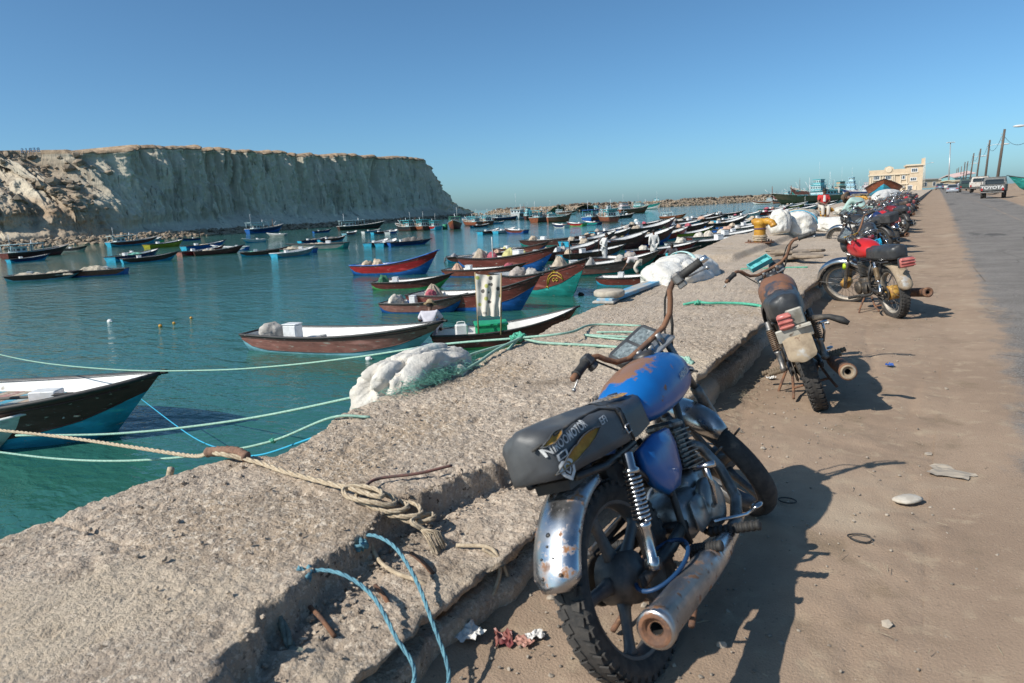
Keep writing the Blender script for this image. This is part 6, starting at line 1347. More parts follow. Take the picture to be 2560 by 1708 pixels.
mb = MB(); mb.tube([Vector((.045*math.cos(a), .035*math.sin(a), .008+.003*math.sin(2*a))) for a in np.linspace(0, 6.1, 26)], .0035, 5); tag(mb.build('wire_ring', BLK, None, (-.19, 3.0, .010)), 'thin dark rubber ring on open sand', 'ring')
mb = MB(); mb.tube([Vector((.04*math.cos(a), .03*math.sin(a), .008)) for a in np.linspace(0, 6.1, 26)], .0035, 5); tag(mb.build('wire_ring', BLK, None, (-.52, 3.25, .012)), 'dark rubber ring in the shadow of the blue motorcycle', 'ring')
# pebbles and straw
rg_ = np.random.RandomState(12); n_ = 900; py = .9+rg_.exponential(3.2, n_); px_ = -1.22+np.abs(rg_.normal(0, .55, n_))*(1+.0*py); px_ = np.where(rg_.rand(n_) < .35, -1.2+rg_.rand(n_)*1.9, px_)
cs = np.stack([px_, py, zg(py)+.004+.016*fbm(px_*1.6, py*1.6, o=3)+.05*np.exp(-np.clip(px_+1.28, 0, 9)/.10)*np.clip(.6+fbm(py*1.7, .3, o=2), 0, 1.3)], 1)
tag(rockmesh('pebbles', cs, rg_.uniform(.003, .009, n_)*np.where(rg_.rand(n_) < .05, 2.2, 1), M('mixed_pebbles', (.40, .34, .27), (.18, .15, .12), sc=9, rough=.9), 3), 'scattered small pebbles and grit on the sand', 'pebbles', kind='stuff')
mb = MB(); rr_ = random.Random(33)
for i in range(420):
    t = rr_.random(); x, y = (-1.2+abs(rr_.gauss(0, .13)), rr_.uniform(3.0, 6.2)) if i < 300 else (rr_.uniform(-1.1, .3), rr_.uniform(1.4, 9)); a = rr_.uniform(0, 3.14); l = rr_.uniform(.015, .05)
    z = .02+float(.016*fbm(x*1.6, y*1.6, o=3)+.05*np.exp(-np.clip(x+1.28, 0, 9)/.10)*np.clip(.6+fbm(y*1.7, .3, o=2), 0, 1.3))
    mb.tube([(x, y, z), (x+l*math.cos(a), y+l*math.sin(a), z+rr_.uniform(0, .01))], .0013, 3, cap=False)
tag(mb.build('dry_straw', M('dry_straw', (.42, .35, .24), (.25, .20, .14), sc=20, rough=.95)), 'dry straw and fibre litter along the foot of the quay', 'straw', kind='stuff')
# concrete crumbs along the slab
n_ = 700; py = 1.0+rg_.exponential(2.6, n_); px_ = np.where(rg_.rand(n_) < .5, x_slab(py)+np.abs(rg_.normal(.06, .06, n_)), -2.9+rg_.rand(n_)*1.5); ok = (px_ > x_out(py)+.05) & (px_ < x_in(py)-.03); px_, py = px_[ok], py[ok]
zz = np.where(px_ > x_slab(py)+.03, .185, .31); cs = np.stack([px_, py, zz+.002], 1)
tag(rockmesh('concrete_crumbs', cs, rg_.uniform(.004, .013, len(px_)), MC, 6), 'broken concrete crumbs on the quay slab', 'rubble', kind='stuff')
# ---- floats on the water
for (px_, py_, r_, m_, lb) in ((275, 806, .09, BOXW, 'white float on open water left of the rose boat'), (401, 817, .06, YEL, 'yellow float, the leftmost of three small ones'), (435, 810, .05, YEL, 'yellow float in the middle of three small ones'), (478, 797, .05, YEL, 'yellow float, the rightmost of three small ones'), (922, 900, .07, BOXW, 'white plastic bottle floating by the rose boat'), (943, 724, .08, BOXW, 'white float under the stern of the green-striped boat'), (1452, 738, .09, BLK, 'black float by the teal bow'), (1567, 537, .4, BOXW, 'white float beyond the dhows'), (1590, 552, .3, BOXW, 'small white float left of the brown launch')):
    p = at(px_, py_, WZ); mb = MB(); mb.ell((0, 0, 0), (r_*1.3, r_, r_), 12, 8); mb.tube([(r_*1.2, 0, 0), (r_*1.6, 0, .01)], r_*.25, 6); tag(mb.build('float', m_, None, (p.x, p.y, WZ+.03)), lb, 'float', 'floats on the water')
# ---- boxes, sheet, crates in boats
def inboat(e, var, t, yy, dz=0.0):
    L, B, D, rise = BV[var]['dim']; p = hull_pt(L, B, D, rise, t, .9, 1); bpy.context.view_layer.update(); return e.matrix_world @ Vector((p.x, yy*p.y, .05+dz))
hd = bC.rotation_euler.z
p = inboat(bC, 'panga', .40, -.25, .18); e = empty('fish_box', p, (0, 0, hd+.05), 'bright green lidded box in the maroon boat beside the sheet', 'box'); MB().box((0, 0, .20), (.78, .50, .40), bev=.02).build('body', GREENB, e); MB().box((0, 0, .425), (.84, .56, .055), rotm(R(2), 0, 0), bev=.015).build('lid', GREENB, e)
p = inboat(bC, 'panga', .20, -.2, .12); e = empty('water_can', p, (0, 0, hd+.1), 'tall white plastic can left of the green box', 'can'); mb = MB(); mb.box((0, 0, .24), (.30, .22, .48), bev=.03, smooth=False); mb.build('body', BOXW, e); MB().tube(smooth([(-.10, 0, .48), (-.09, 0, .53), (0, 0, .545), (.09, 0, .53), (.10, 0, .48)]), .014, 6).build('handle', BOXW, e)
# polka-dot sheet on two poles
def mat_dots():
    m = M('polka_dot_cloth', (.66, .60, .52), (.58, .52, .45), sc=6, rough=.9, bump=.2, bsc=60); t = m.node_tree; N = t.nodes; L = t.links; b = N['Principled BSDF']; old = b.inputs['Base Color'].links[0].from_socket
    tc = N.new('ShaderNodeTexCoord'); v = N.new('ShaderNodeTexVoronoi'); v.voronoi_dimensions = '3D'; v.inputs['Scale'].default_value = 6.2; v.inputs['Randomness'].default_value = .75
    L.new(tc.outputs['Object'], v.inputs['Vector']); r = N.new('ShaderNodeMapRange'); r.inputs['From Min'].default_value = .335; r.inputs['From Max'].default_value = .30; L.new(v.outputs['Distance'], r.inputs[0])
    s = N.new('ShaderNodeSeparateColor'); L.new(v.outputs['Color'], s.inputs[0]); cr = N.new('ShaderNodeValToRGB'); cr.color_ramp.interpolation = 'CONSTANT'; E_ = cr.color_ramp.elements; E_[0].color = (.10, .09, .08, 1); E_[0].position = 0
    E_[1].position = .3; E_[1].color = (.36, .36, .10, 1)
    for pos, c in ((.5, (.63, .58, .5, 1)), (.66, (.34, .31, .27, 1)), (.85, (.45, .43, .14, 1))): q = E_.new(pos); q.color = c
    L.new(s.outputs[0], cr.inputs[0]); x = N.new('ShaderNodeMix'); x.data_type = 'RGBA'; L.new(r.outputs[0], x.inputs[0]); L.new(old, x.inputs[6]); L.new(cr.outputs[0], x.inputs[7]); L.new(x.outputs[2], b.inputs['Base Color']); return m
dS = 16.6; tl, tr, bl_, br = atd(1188, 684, dS), atd(1253, 686, dS), atd(1194, 790, dS), atd(1250, 792, dS)
P = np.zeros((26, 30, 3)); org = Vector(tl)
for i in range(26):
    for j in range(30):
        u_, v_ = j/29, i/25; p = tl.lerp(tr, u_).lerp(bl_.lerp(br, u_), v_); f = .035*math.sin(u_*17+v_*2)*(.3+v_)+.03*float(vn(u_*5, v_*4, 3.0)); n_ = Vector((.53, -.85, 0)); p = p - Vector((0, 0, .03*math.sin(u_*math.pi)*(1-v_))) + n_*f
        P[i, j] = p-org
e = empty('hung_sheet', org, (0, 0, 0), 'cream polka-dot sheet hung upright on two poles in a boat', 'sheet'); gridmesh('cloth', P, mat_dots(), e)
for q, q2 in ((tl, bl_), (tr, br)): MB().tube([q-org+Vector((0, 0, .03)), q2-org+Vector((0, 0, -.45))], .018, 6).build('pole', M('bamboo', (.36, .25, .13), rough=.8), e)
# dark brown boat at the left: floor planks, crates, oar
L_, B_, D_, R_ = BV['wide']['dim']
pm_ = [paint('plank_blue', (.10, .40, .52), wl=.55), paint('plank_tan', (.50, .38, .27), wl=.55), paint('plank_rose', (.46, .24, .20), wl=.55), paint('plank_grey', (.40, .46, .44), wl=.55)]
for i in range(16):
    t = .36+i*.030; w_ = abs(hull_pt(L_, B_, D_, R_, t, .8, 1).y)-.12; o = MB().box((0, 0, 0), (.165, 2*w_, .025)).build('plank', pm_[[0, 1, 2, 1, 0, 3, 1, 0, 2, 1, 0, 2, 2, 0, 3, 1][i]], bB, (L_*t, 0, .44+.10*max(0, t-.6)))
for (t, yy, d_, c_, lb) in ((.50, -.35, (.10, .62, .52), BOXW, 'upright grey-white panel standing in the dark brown boat'), (.62, .25, (.45, .30, .20), BOXW, 'white foam block stack in the dark brown boat'), (.68, -.05, (.50, .22, .10), M('grey_wood', (.36, .34, .31), rough=.9), 'grey wooden block on the planks of the dark brown boat')):
    p = inboat(bB, 'wide', t, yy, .42); tag(MB().box((0, 0, d_[2]/2), d_, bev=.015).build('crate', c_, None, p, (0, 0, bB.rotation_euler.z+.2)), lb, 'crate')
p = inboat(bB, 'wide', .6, .1, .50); tag(MB().tube([(-.7, 0, 0), (.7, .1, .06)], .03, 8).build('pole', M('dark_pole', (.10, .09, .08), rough=.8), None, p, (0, 0, bB.rotation_euler.z)), 'dark round pole lying across the planks of the dark brown boat', 'pole')
# mooring poles standing in boats
for (px_, py_, top, c_, lb) in ((1233, 665, 593, BOXW, 'tall pale pole with white tip among the bundled boats'), (1425, 660, 600, STEEL, 'grey mooring pole left of the standing man'), (1498, 640, 596, PAL['dark'], 'dark post beside the standing man in white'), (1555, 590, 557, PAL['dark'], 'short dark mast in the outer row'), (2012, 520, 492, BOXW, 'thin white mast before the big dhow'), (1960, 545, 518, PAL['red'], 'red and white marker pole in the far row'), (1834, 540, 512, BLKMET, 'black and white striped marker pole in the outer row'), (1845, 545, 508, BLKMET, 'second striped marker pole in the outer row')):
    b_ = at(px_, py_, WZ+.2); dep = float(np.dot(np.array(b_)-CAMP, _f)); t_ = atd(px_, top, dep); h_ = (t_-b_).length; tag(MB().tube([(0, 0, 0), (0, 0, h_*.85), (0, 0, h_)], [.03, .03, .022], 7).build('marker_pole', c_, None, b_), lb, 'pole', 'poles standing in boats')
# ================================================================== PEOPLE
HAIR = M('black_hair', (.012, .010, .009), rough=.7)
SKIN_ED = [('pelvis', 'chest'), ('chest', 'neck'), ('neck', 'head'), ('head', 'crown')]
def skin_mesh(V, E, rad, sub=2):
    me = bpy.data.meshes.new('sk'); me.from_pydata(V, E, []); o = bpy.data.objects.new('sk', me); COL.objects.link(o)
    md = o.modifiers.new('s', 'SKIN'); md.use_smooth_shade = True
    for i, r in enumerate(rad): me.skin_vertices[0].data[i].radius = (r if hasattr(r, '__len__') else (r, r))
    me.skin_vertices[0].data[0].use_root = True
    sd = o.modifiers.new('u', 'SUBSURF'); sd.levels = sub; sd.render_levels = sub
    bpy.context.view_layer.update(); out = bpy.data.meshes.new_from_object(o.evaluated_get(bpy.context.evaluated_depsgraph_get())); bpy.data.objects.remove(o); bpy.data.meshes.remove(me)
    for p in out.polygons: p.use_smooth = True
    return out
def person(J, loc, rz, shirt, trousers, label, long_shirt=0.0, hat=None, cap=None, sc=1.0, sleeve=1.0, hairm=HAIR):
    """J: joints (x forward, y left, z up)"""
    e = empty('person', loc, (0, 0, rz), label, 'person'); e.scale = (sc,)*3
    j = {k: Vector(v) for k, v in J.items()}
    up = (j['head']-j['neck']).normalized()
    names = ['pelvis', 'waist', 'chest', 'neck', 'jaw', 'head', 'crown']; j['waist'] = j['pelvis'].lerp(j['chest'], .5); j['jaw'] = j['neck'].lerp(j['head'], .45); j['crown'] = j['head']+up*.075
    rads = dict(pelvis=(.08, .08), waist=(.07, .07), chest=(.075, .075), neck=(.052, .052), jaw=(.058, .058), head=(.085, .085), crown=(.055, .055))
    V = [j[n] for n in names]; E = [(i, i+1) for i in range(6)]; Rd = [rads[n] for n in names]
    fac = j.get('face', Vector((1, 0, 0)))
    def chain(root, ks, rs):
        a = root
        for k, r in zip(ks, rs): V.append(j[k]); Rd.append((r, r)); E.append((a, len(V)-1)); a = len(V)-1
        return a
    hands = []
    for s in 'lr':
        w_ = chain(2, ['sh'+s, 'el'+s, 'wr'+s], [.062, .043, .030]); d = (j['wr'+s]-j['el'+s]).normalized(); V.append(j['wr'+s]+d*.06); Rd.append((.036, .020)); E.append((w_, len(V)-1)); hands.append((j['wr'+s]+d*.06, d, s))
        chain(0, ['hi'+s, 'kn'+s, 'an'+s, 'to'+s], [.088, .062, .042, .040])
    body = skin_mesh(V, E, Rd)
    mb = MB(); mb.v = [tuple(v.co) for v in body.vertices]; mb.f = [tuple(p.vertices) for p in body.polygons]; mb.m = [0]*len(mb.f); mb.sm = [True]*len(mb.f)
    for p, d, s in hands:                                   # fingers and thumb
        a = d.cross(Vector((0, 0, 1))); a = a.normalized() if a.length > .1 else Vector((0, 1, 0)); b = a.cross(d)
        for k, (off, ln) in enumerate(((-.028, .062), (-.010, .075), (.009, .072), (.026, .055))): q = p+a*off+d*.02; mb.tube([q, q+d*ln*.5-b*.006, q+d*ln*.85-b*.022], [.009, .008, .007], 6)
        q = p+a*(-.034)-d*.02; mb.tube([q, q-a*.022+d*.022, q-a*.026+d*.045], [.010, .009, .008], 6)
    hd = j['head']; sd_ = up.cross(fac).normalized(); fw = sd_.cross(up)
    mb.tube([hd+fw*.085+up*.015, hd+fw*.105-up*.018, hd+fw*.09-up*.03], [.010, .014, .010], 6)                     # nose
    for s in (1, -1): mb.ell(hd+sd_*s*.082, (.018, .012, .03), 8, 6)                                                # ears
    mb.tube([hd+fw*.082-up*.055+sd_*.024, hd+fw*.088-up*.055, hd+fw*.082-up*.055-sd_*.024], .008, 5)
    me = mb.build('body', SKIN, e)
    for s in (1, -1): MB().ell(hd+fw*.083+sd_*s*.030+up*.012, (.010, .010, .010), 8, 6).build('eye', HAIR, e)
    # hair
    mb = MB(); mb.ell(hd+up*.035-fw*.018, (.098, .090, .088), 14, 10, rot=Matrix((fw, sd_, up)).transposed()); mb.build('hair', hairm, e)
    # shirt
    V2 = [j['pelvis'], j['waist'], j['chest'], j['chest'].lerp(j['neck'], .72)]; E2 = [(0, 1), (1, 2), (2, 3)]; R2 = [(.150, .150), (.142, .142), (.150, .150), (.085, .085)]
    for s in 'lr':
        wr = j['el'+s].lerp(j['wr'+s], max(0.05, sleeve-.08)) if sleeve > .5 else j['sh'+s].lerp(j['el'+s], .8)
        a = 2
        ks = [(j['sh'+s], .078), (j['el'+s], .060), (wr, .048)] if sleeve > .5 else [(j['sh'+s], .080), (wr, .068)]
        for p, r in ks: V2.append(p); R2.append((r, r)); E2.append((a, len(V2)-1)); a = len(V2)-1
    if long_shirt:
        kn = (j['knl']+j['knr'])/2; V2.append(j['pelvis'].lerp(kn, long_shirt)); R2.append((.17, .17)); E2.append((0, len(V2)-1))
    sm = skin_mesh(V2, E2, R2); sm.name = 'shirt'; sm.materials.append(shirt); put('shirt', sm, e)
    V3 = [j['pelvis']]; E3 = []; R3 = [(.145, .145)]
    for s in 'lr':
        a = 0
        for p, r in ((j['hi'+s], .105), (j['kn'+s], .085), (j['kn'+s].lerp(j['an'+s], .85), .070)): V3.append(p); R3.append((r, r)); E3.append((a, len(V3)-1)); a = len(V3)-1
    tm = skin_mesh(V3, E3, R3); tm.name = 'trousers'; tm.materials.append(trousers); put('trousers', tm, e)
    if hat: 
        mb = MB(); ax = Matrix((fw, sd_, up)).transposed(); mb.lathe([(.17, .045), (.165, .052), (.10, .065), (.10, .12), (.075, .165), (.02, .175)], hd, up, 18); mb.build('hat', hat, e)
    return e
def jt(**k): return k
STAND = jt(pelvis=(0, 0, .95), chest=(.02, 0, 1.33), neck=(.02, 0, 1.50), head=(.04, 0, 1.64), shl=(.0, .19, 1.42), shr=(.0, -.19, 1.42), ell=(-.06, .26, 1.14), elr=(-.06, -.26, 1.14), wrl=(.0, .25, .90), wrr=(.0, -.25, .90), hil=(0, .10, .90), hir=(0, -.10, .90), knl=(.02, .11, .50), knr=(.02, -.11, .50), anl=(-.02, .12, .08), anr=(-.02, -.12, .08), tol=(.14, .13, .04), tor=(.14, -.13, .04))
HIPS = dict(STAND, ell=(-.12, .34, 1.16), wrl=(.05, .20, 1.02), elr=(-.12, -.34, 1.16), wrr=(.05, -.20, 1.02), chest=(.04, 0, 1.32), neck=(.08, 0, 1.49), head=(.13, 0, 1.62))
SIT = jt(pelvis=(0, 0, .12), chest=(.10, 0, .48), neck=(.15, 0, .61), head=(.20, 0, .72), shl=(.10, .19, .55), shr=(.10, -.19, .57), ell=(.22, .32, .34), elr=(.22, -.32, .34), wrl=(.42, .14, .36), wrr=(.42, -.14, .36), hil=(.04, .10, .12), hir=(.04, -.10, .12), knl=(.36, .22, .38), knr=(.36, -.22, .38), anl=(.48, .16, .06), anr=(.48, -.16, .06), tol=(.60, .17, .03), tor=(.60, -.17, .03))
SEAT = jt(pelvis=(0, 0, .08), chest=(.06, 0, .44), neck=(.09, 0, .61), head=(.12, 0, .74), shl=(.05, .17, .53), shr=(.05, -.17, .53), ell=(.10, .24, .28), elr=(.10, -.24, .28), wrl=(.28, .05, .20), wrr=(.28, -.05, .20), hil=(.03, .09, .06), hir=(.03, -.09, .06), knl=(.40, .12, .05), knr=(.40, -.12, .05), anl=(.42, .10, -.38), anr=(.42, -.10, -.38), tol=(.54, .11, -.42), tor=(.54, -.11, -.42))
BEND = jt(pelvis=(0, 0, .62), chest=(.36, 0, .78), neck=(.52, 0, .76), head=(.64, 0, .70), shl=(.40, .18, .74), shr=(.40, -.18, .74), ell=(.52, .22, .50), elr=(.52, -.22, .50), wrl=(.66, .14, .32), wrr=(.66, -.14, .32), hil=(0, .10, .58), hir=(0, -.10, .58), knl=(.18, .14, .34), knr=(.18, -.14, .34), anl=(.0, .14, .06), anr=(.0, -.14, .06), tol=(.14, .15, .03), tor=(.14, -.15, .03), face=(.5, 0, -.8))
CROUCH = jt(pelvis=(0, 0, .30), chest=(.26, 0, .60), neck=(.40, 0, .68), head=(.54, 0, .70), shl=(.30, .20, .62), shr=(.30, -.20, .62), ell=(.44, .26, .38), elr=(.44, -.26, .38), wrl=(.62, .12, .26), wrr=(.62, -.12, .26), hil=(.02, .12, .30), hir=(.02, -.12, .30), knl=(.36, .24, .46), knr=(.36, -.24, .46), anl=(.20, .20, .07), anr=(.20, -.20, .07), tol=(.34, .21, .03), tor=(.34, -.21, .03), face=(.8, 0, -.5))
WHITE_C = M('white_cotton', (.66, .64, .60), (.55, .53, .50), sc=8, rough=.9, bump=.3, bsc=30, bdist=.01); LILAC = M('pale_lilac_cotton', (.58, .56, .60), (.48, .46, .50), sc=8, rough=.9, bump=.3, bsc=30, bdist=.01)
MINT = M('pale_mint_cotton', (.36, .50, .45), (.28, .40, .36), sc=6, rough=.9, bump=.4, bsc=20, bdist=.02); REDS = M('red_jersey', (.55, .035, .03), (.45, .03, .03), sc=8, rough=.85); DKG = M('dark_grey_cotton', (.055, .05, .055), (.08, .07, .08), sc=8, rough=.9); BEIGE = M('cream_cotton', (.56, .50, .42), rough=.9); STRAW = M('straw_hat', (.36, .27, .16), (.26, .19, .11), sc=30, rough=.95, bump=.6, bsc=60); TEALC = M('teal_cotton', (.02, .26, .30), rough=.9)
def facing(p, q): d = Vector(q)-Vector(p); return math.atan2(d.y, d.x)
away = math.atan2(.85, -.53)
p = at(1075, 838, WZ+.35); person(SIT, p, away+R(-8), LILAC, LILAC, 'man in pale shirt and straw hat seated in a boat with his back turned', hat=STRAW, sleeve=.3)
p = at(1512, 664, WZ+.15); person(HIPS, p, away+R(-80), WHITE_C, M('grey_cotton', (.36, .37, .37), rough=.9), 'standing man in white tunic with hands on hips, seen from the side', long_shirt=.95)
p = at(1635, 655, WZ+.15); person(STAND, p, away+R(5), WHITE_C, WHITE_C, 'standing man in long white tunic with his back to the camera', long_shirt=1.0)
p = at(1681, 652, WZ+.55); person(SIT, p, away+R(160), DKG, TEALC, 'bearded man in dark shirt seated facing the camera', sleeve=.9)
p = at(1597, 688, WZ+.20); person(BEND, p, away+R(75), M('pink_white_cotton', (.56, .50, .48), rough=.9), BEIGE, 'man in pale shirt bending over inside the cyan-flanked boat', sleeve=.3)
z2 = .30+zgf(28.6); boy = person(SEAT, (-3.62, 28.5, z2+.47), away+R(170), REDS, BEIGE, 'boy in red and white shirt sitting on the second bollard', sleeve=.3, sc=.86)
MB().box((.155, 0, .42), (.05, .11, .30), rotm(0, R(-8), 0), bev=.02).build('white_front', WHITE_C, boy)
person(CROUCH, (-1.98, 25.6, .30+zgf(25.6)+.02), R(150), MINT, M('dark_mint_trousers', (.22, .32, .29), rough=.9), 'man in pale mint tunic and brown cap crouching with his back to us', sleeve=1.0, hat=M('brown_cap', (.12, .08, .05), rough=.9), sc=1.2)
for px_, py_, hx in ((1772, 543, 'left'), (1803, 541, 'right')):
    p = at(px_, py_, WZ+.3); person(SIT if hx == 'left' else BEND, p, away+R(60), WHITE_C, DKG, 'distant man in white in the outermost dark boat, %s of two' % hx)
p = (-22.5, 207, zgf(207)+.55); person(STAND, p, away+math.pi, WHITE_C, WHITE_C, 'far man in white standing in front of the beige building', long_shirt=.9, sc=1.1)
# ================================================================== FAR VESSELS
def bigvar(key, L, B, D, rise):
    variant(key, L, B, D, rise, True)
bigvar('dhow', 16, 4.4, 2.0, 1.5); bigvar('trawler', 10, 3.0, 1.05, .95)
CYANW = M('turquoise_white_paint', (.50, .66, .68), (.42, .58, .60), sc=2, rough=.6); WHT = M('ship_white_paint', (.68, .69, .69), (.58, .58, .57), sc=2, rough=.6); GLASS = M('dark_cabin_glass', (.03, .04, .05), rough=.2); GREENC = M('green_canopy', (.05, .22, .14), rough=.8); TURQ = M('turquoise_paint', (.06, .40, .44), (.05, .32, .36), sc=2, rough=.6); PINKW = M('pale_pink_paint', (.60, .45, .45), rough=.6)
def cabin(e, x, z, L, W, H, wall, trim, nwin, roof_over=.25, name='cabin'):
    c = MB().box((x, 0, z+H/2), (L, W, H)).build(name, wall, e)
    MB().box((x, 0, z+H+.06), (L+roof_over*2, W+roof_over*2, .12)).build('roof', trim, c)
    MB().box((x, 0, z+H*.30), (L+.06, W+.06, H*.10)).build('trim_band', trim, c)
    for k in range(nwin):
        xx = x-L/2+L*(k+.5)/nwin
        for s in (1, -1): MB().box((xx, s*(W/2+.01), z+H*.64), (L/nwin*.55, .05, H*.34)).build('window', GLASS, c)
    for k in range(3):
        yy = -W/2+W*(k+.5)/3; MB().box((x-L/2-.01, yy, z+H*.62), (.05, W/3*.55, H*.36)).build('window', GLASS, c)
    return c
def railing(e, x0, x1, w, z, h, mat):
    mb = MB(); n = max(3, int((x1-x0)/1.0))
    for s in (1, -1):
        for k in range(n+1): mb.tube([(x0+(x1-x0)*k/n, s*w, z), (x0+(x1-x0)*k/n, s*w, z+h)], .04, 4)
        for q in (.5, 1): mb.tube([(x0, s*w, z+h*q), (x1, s*w, z+h*q)], .035, 4)
    mb.build('railing', mat, e)
GD = 'dhows and trawlers at anchor'
def ship(stern, bow, main, bnd, label, style='dhow', wall=WHT, trim=CYANW, decks=2, minL=0, rail='white', masts=2, canopy=None, hs=1.0):
    var = 'dhow' if style == 'dhow' else 'trawler'; e = boat('S'+label, stern, bow, main, bnd, label, GD, var, inner=M('weathered_deck', (.34, .27, .20), (.25, .2, .15), sc=3, rough=.9), rail=rail, box=False, thw=0, minL=minL, cat='dhow' if style == 'dhow' else 'trawler', cap=1.15)
    e.name = 'dhow' if style == 'dhow' else 'trawler'
    sc = e.scale[0]; e.scale = (sc, sc, max(.55, min(1.5, sc))*hs)
    L, B, D, rise = BV[var]['dim']
    if style == 'dhow':
        z = D-.1
        cabin(e, L*.17, z, L*.28, B*.80, 1.5, wall, trim, 6)
        railing(e, L*.03, L*.31, B*.42, z+1.65, .5, trim)
        if decks > 1: cabin(e, L*.16, z+1.62, L*.20, B*.62, 1.3, wall, trim, 4, name='wheelhouse')
        if decks > 2: cabin(e, L*.15, z+3.05, L*.13, B*.5, 1.1, wall, trim, 3, name='wheelhouse')
        railing(e, L*.34, L*.72, B*.46, D, .55, trim)
        mb = MB().box((L*.55, 0, D+.1), (L*.16, B*.4, .5), bev=.1); mb.build('hatch', PAL['wood'], e)
    else:
        z = D-.25; cabin(e, L*.22, z, L*.16, B*.55, 1.25, wall, trim, 2)
        for s in (1, -1):
            for x in (L*.06, L*.34, L*.52): MB().tube([(x, s*B*.38, z), (x, s*B*.38, z+1.75)], .05, 5).build('canopy_post', trim, e)
        MB().box((L*.29, 0, z+1.80), (L*.5, B*.86, .08)).build('canopy', canopy or trim, e)
        mput('net_heap', NETS[1], e, [CLOTH[3]], (L*.46, 0, D-.3)).scale = (.6, .8, .8)
    for k in range(masts):
        x = L*(.42+.28*k); MB().tube([(x, 0, D-.3), (x+.1, 0, D+(3.6 if style == 'dhow' else 2.2))], [.10, .05], 6).build('mast', PAL['wood'] if k else WHT, e)
        MB().tube([(x, 0, D+.6), (x+L*.12, .2, D+(2.6 if style == 'dhow' else 1.7))], .045, 5).build('boom', WHT, e)
    MB().tube([(L*.14, .3, D+1), (L*.14, .3, D+(7.4 if style == 'dhow' else 3.6))], .03, 4).build('antenna', WHT, e)
    return e
ship((8, 648), (156, 636), 'dark', 'maroon', 'dark canopied trawler at the far left under the cliff', 'trawler', masts=1, hs=.75)
ship((270, 618), (366, 605), 'maroon', 'cyan', 'maroon trawler with pale cabin under the landslide', 'trawler', masts=1, hs=.8)
ship((618, 585), (696, 579), 'navy', 'blue', 'navy trawler with white goalpost frame under the cliff', 'trawler', masts=2)
ship((845, 576), (950, 570), 'black', 'dark', 'long black trawler lying along the rubble shore', 'trawler', masts=1, hs=.7)
ship((1036, 577), (1004, 572), 'black', 'dark', 'black trawler, left of three with tall poles', 'trawler', trim=TURQ, masts=2, minL=7)
ship((1068, 576), (1040, 571), 'rust', 'dark', 'rust-orange trawler, middle of three with tall poles', 'trawler', trim=TURQ, masts=2, minL=7)
ship((1097, 575), (1072, 570), 'red', 'cyan', 'red trawler, right of three with tall poles', 'trawler', trim=TURQ, masts=1, minL=6)
ship((1142, 571), (1134, 584), 'rust', 'maroon', 'rust-brown trawler with green canopy seen bow-on', 'trawler', trim=GREENC, canopy=GREENC, masts=1, minL=8)
tag(MB().lathe([(.5, 0), (.52, .1), (.5, .9), (.46, .95), (.02, .96)], n=14).build('drum', M('green_drum', (.02, .26, .14), rough=.5), None, at(1113, 573, WZ)), 'green floating drum beside the bow-on trawler', 'drum')
ship((1200, 564), (1170, 559), 'rust', 'brown', 'red-brown trawler, left of a huddle near the cliff toe', 'trawler', trim=TURQ, minL=7)
ship((1226, 562), (1206, 558), 'wood', 'brown', 'brown trawler, right of a huddle near the cliff toe', 'trawler', trim=TURQ, minL=7)
ship((1232, 552), (1290, 547), 'navy', 'dark', 'navy trawler before the rubble shore', 'trawler', masts=1, hs=.8)
ship((1288, 549), (1312, 545), 'wood', 'white', 'small brown dhow left of the tall white dhow', 'dhow', decks=1, minL=12)
ship((1312, 550), (1364, 547), 'wood', 'dark', 'tall white and turquoise three-decked dhow', 'dhow', CYANW, TURQ, 3)
ship((1334, 557), (1370, 553), 'wood', 'rust', 'brown trawler with dark cabin below the tall dhow', 'trawler', trim=TURQ, minL=9)
ship((1368, 557), (1418, 551), 'wood', 'rust', 'brown dhow with white sheer line and yellow masts', 'dhow', decks=1, trim=TURQ)
ship((1388, 539), (1432, 533), 'wood', 'white', 'dhow with steep upswept dark bow', 'dhow', decks=1, masts=2)
ship((1466, 556), (1502, 550), 'rust', 'blue', 'orange-red trawler with blue canopy in mid harbour', 'trawler', canopy=PAL['blue'], trim=TURQ, minL=8)
ship((1536, 555), (1506, 553), 'rust', 'brown', 'orange-brown trawler with pale poles in mid harbour', 'trawler', trim=TURQ, masts=2, minL=8)
ship((1540, 546), (1578, 542), 'black', 'dark', 'black trawler with white rail in mid harbour', 'trawler', masts=1)
ship((1484, 528), (1518, 527), 'wood', 'white', 'white two-decked dhow, leftmost against the breakwater', 'dhow', CYANW, TURQ, 2)
ship((1516, 529), (1548, 527), 'wood', 'white', 'pale pink-trimmed dhow, second against the breakwater', 'dhow', PINKW, CYANW, 2)
ship((1548, 535), (1612, 531), 'wood', 'rust', 'dark-hulled dhow with pink-white cabin, third against the breakwater', 'dhow', WHT, PINKW, 2)
ship((1586, 525), (1610, 524), 'teal', 'white', 'turquoise dhow half hidden behind the dark-hulled one', 'dhow', CYANW, TURQ, 1, minL=12)
ship((1641, 516), (1644, 524), 'black', 'wood', 'black-hulled dhow with turquoise cabin seen bow-on', 'dhow', CYANW, TURQ, 2, minL=16)
ship((1650, 547), (1708, 545), 'rust', 'rust', 'orange-brown launch with two men and an open pole frame', 'trawler', masts=1, hs=.8)
ship((1932, 510), (1893, 508), 'wood', 'white', 'brown dhow with white waterline left of the big brown dhow', 'dhow', WHT, CYANW, 2)
ship((2092, 503), (1938, 513), 'lightwood', 'lightwood', 'very large bare-wood dhow hull along the quay', 'dhow', CYANW, TURQ, 1, masts=3, hs=.85)
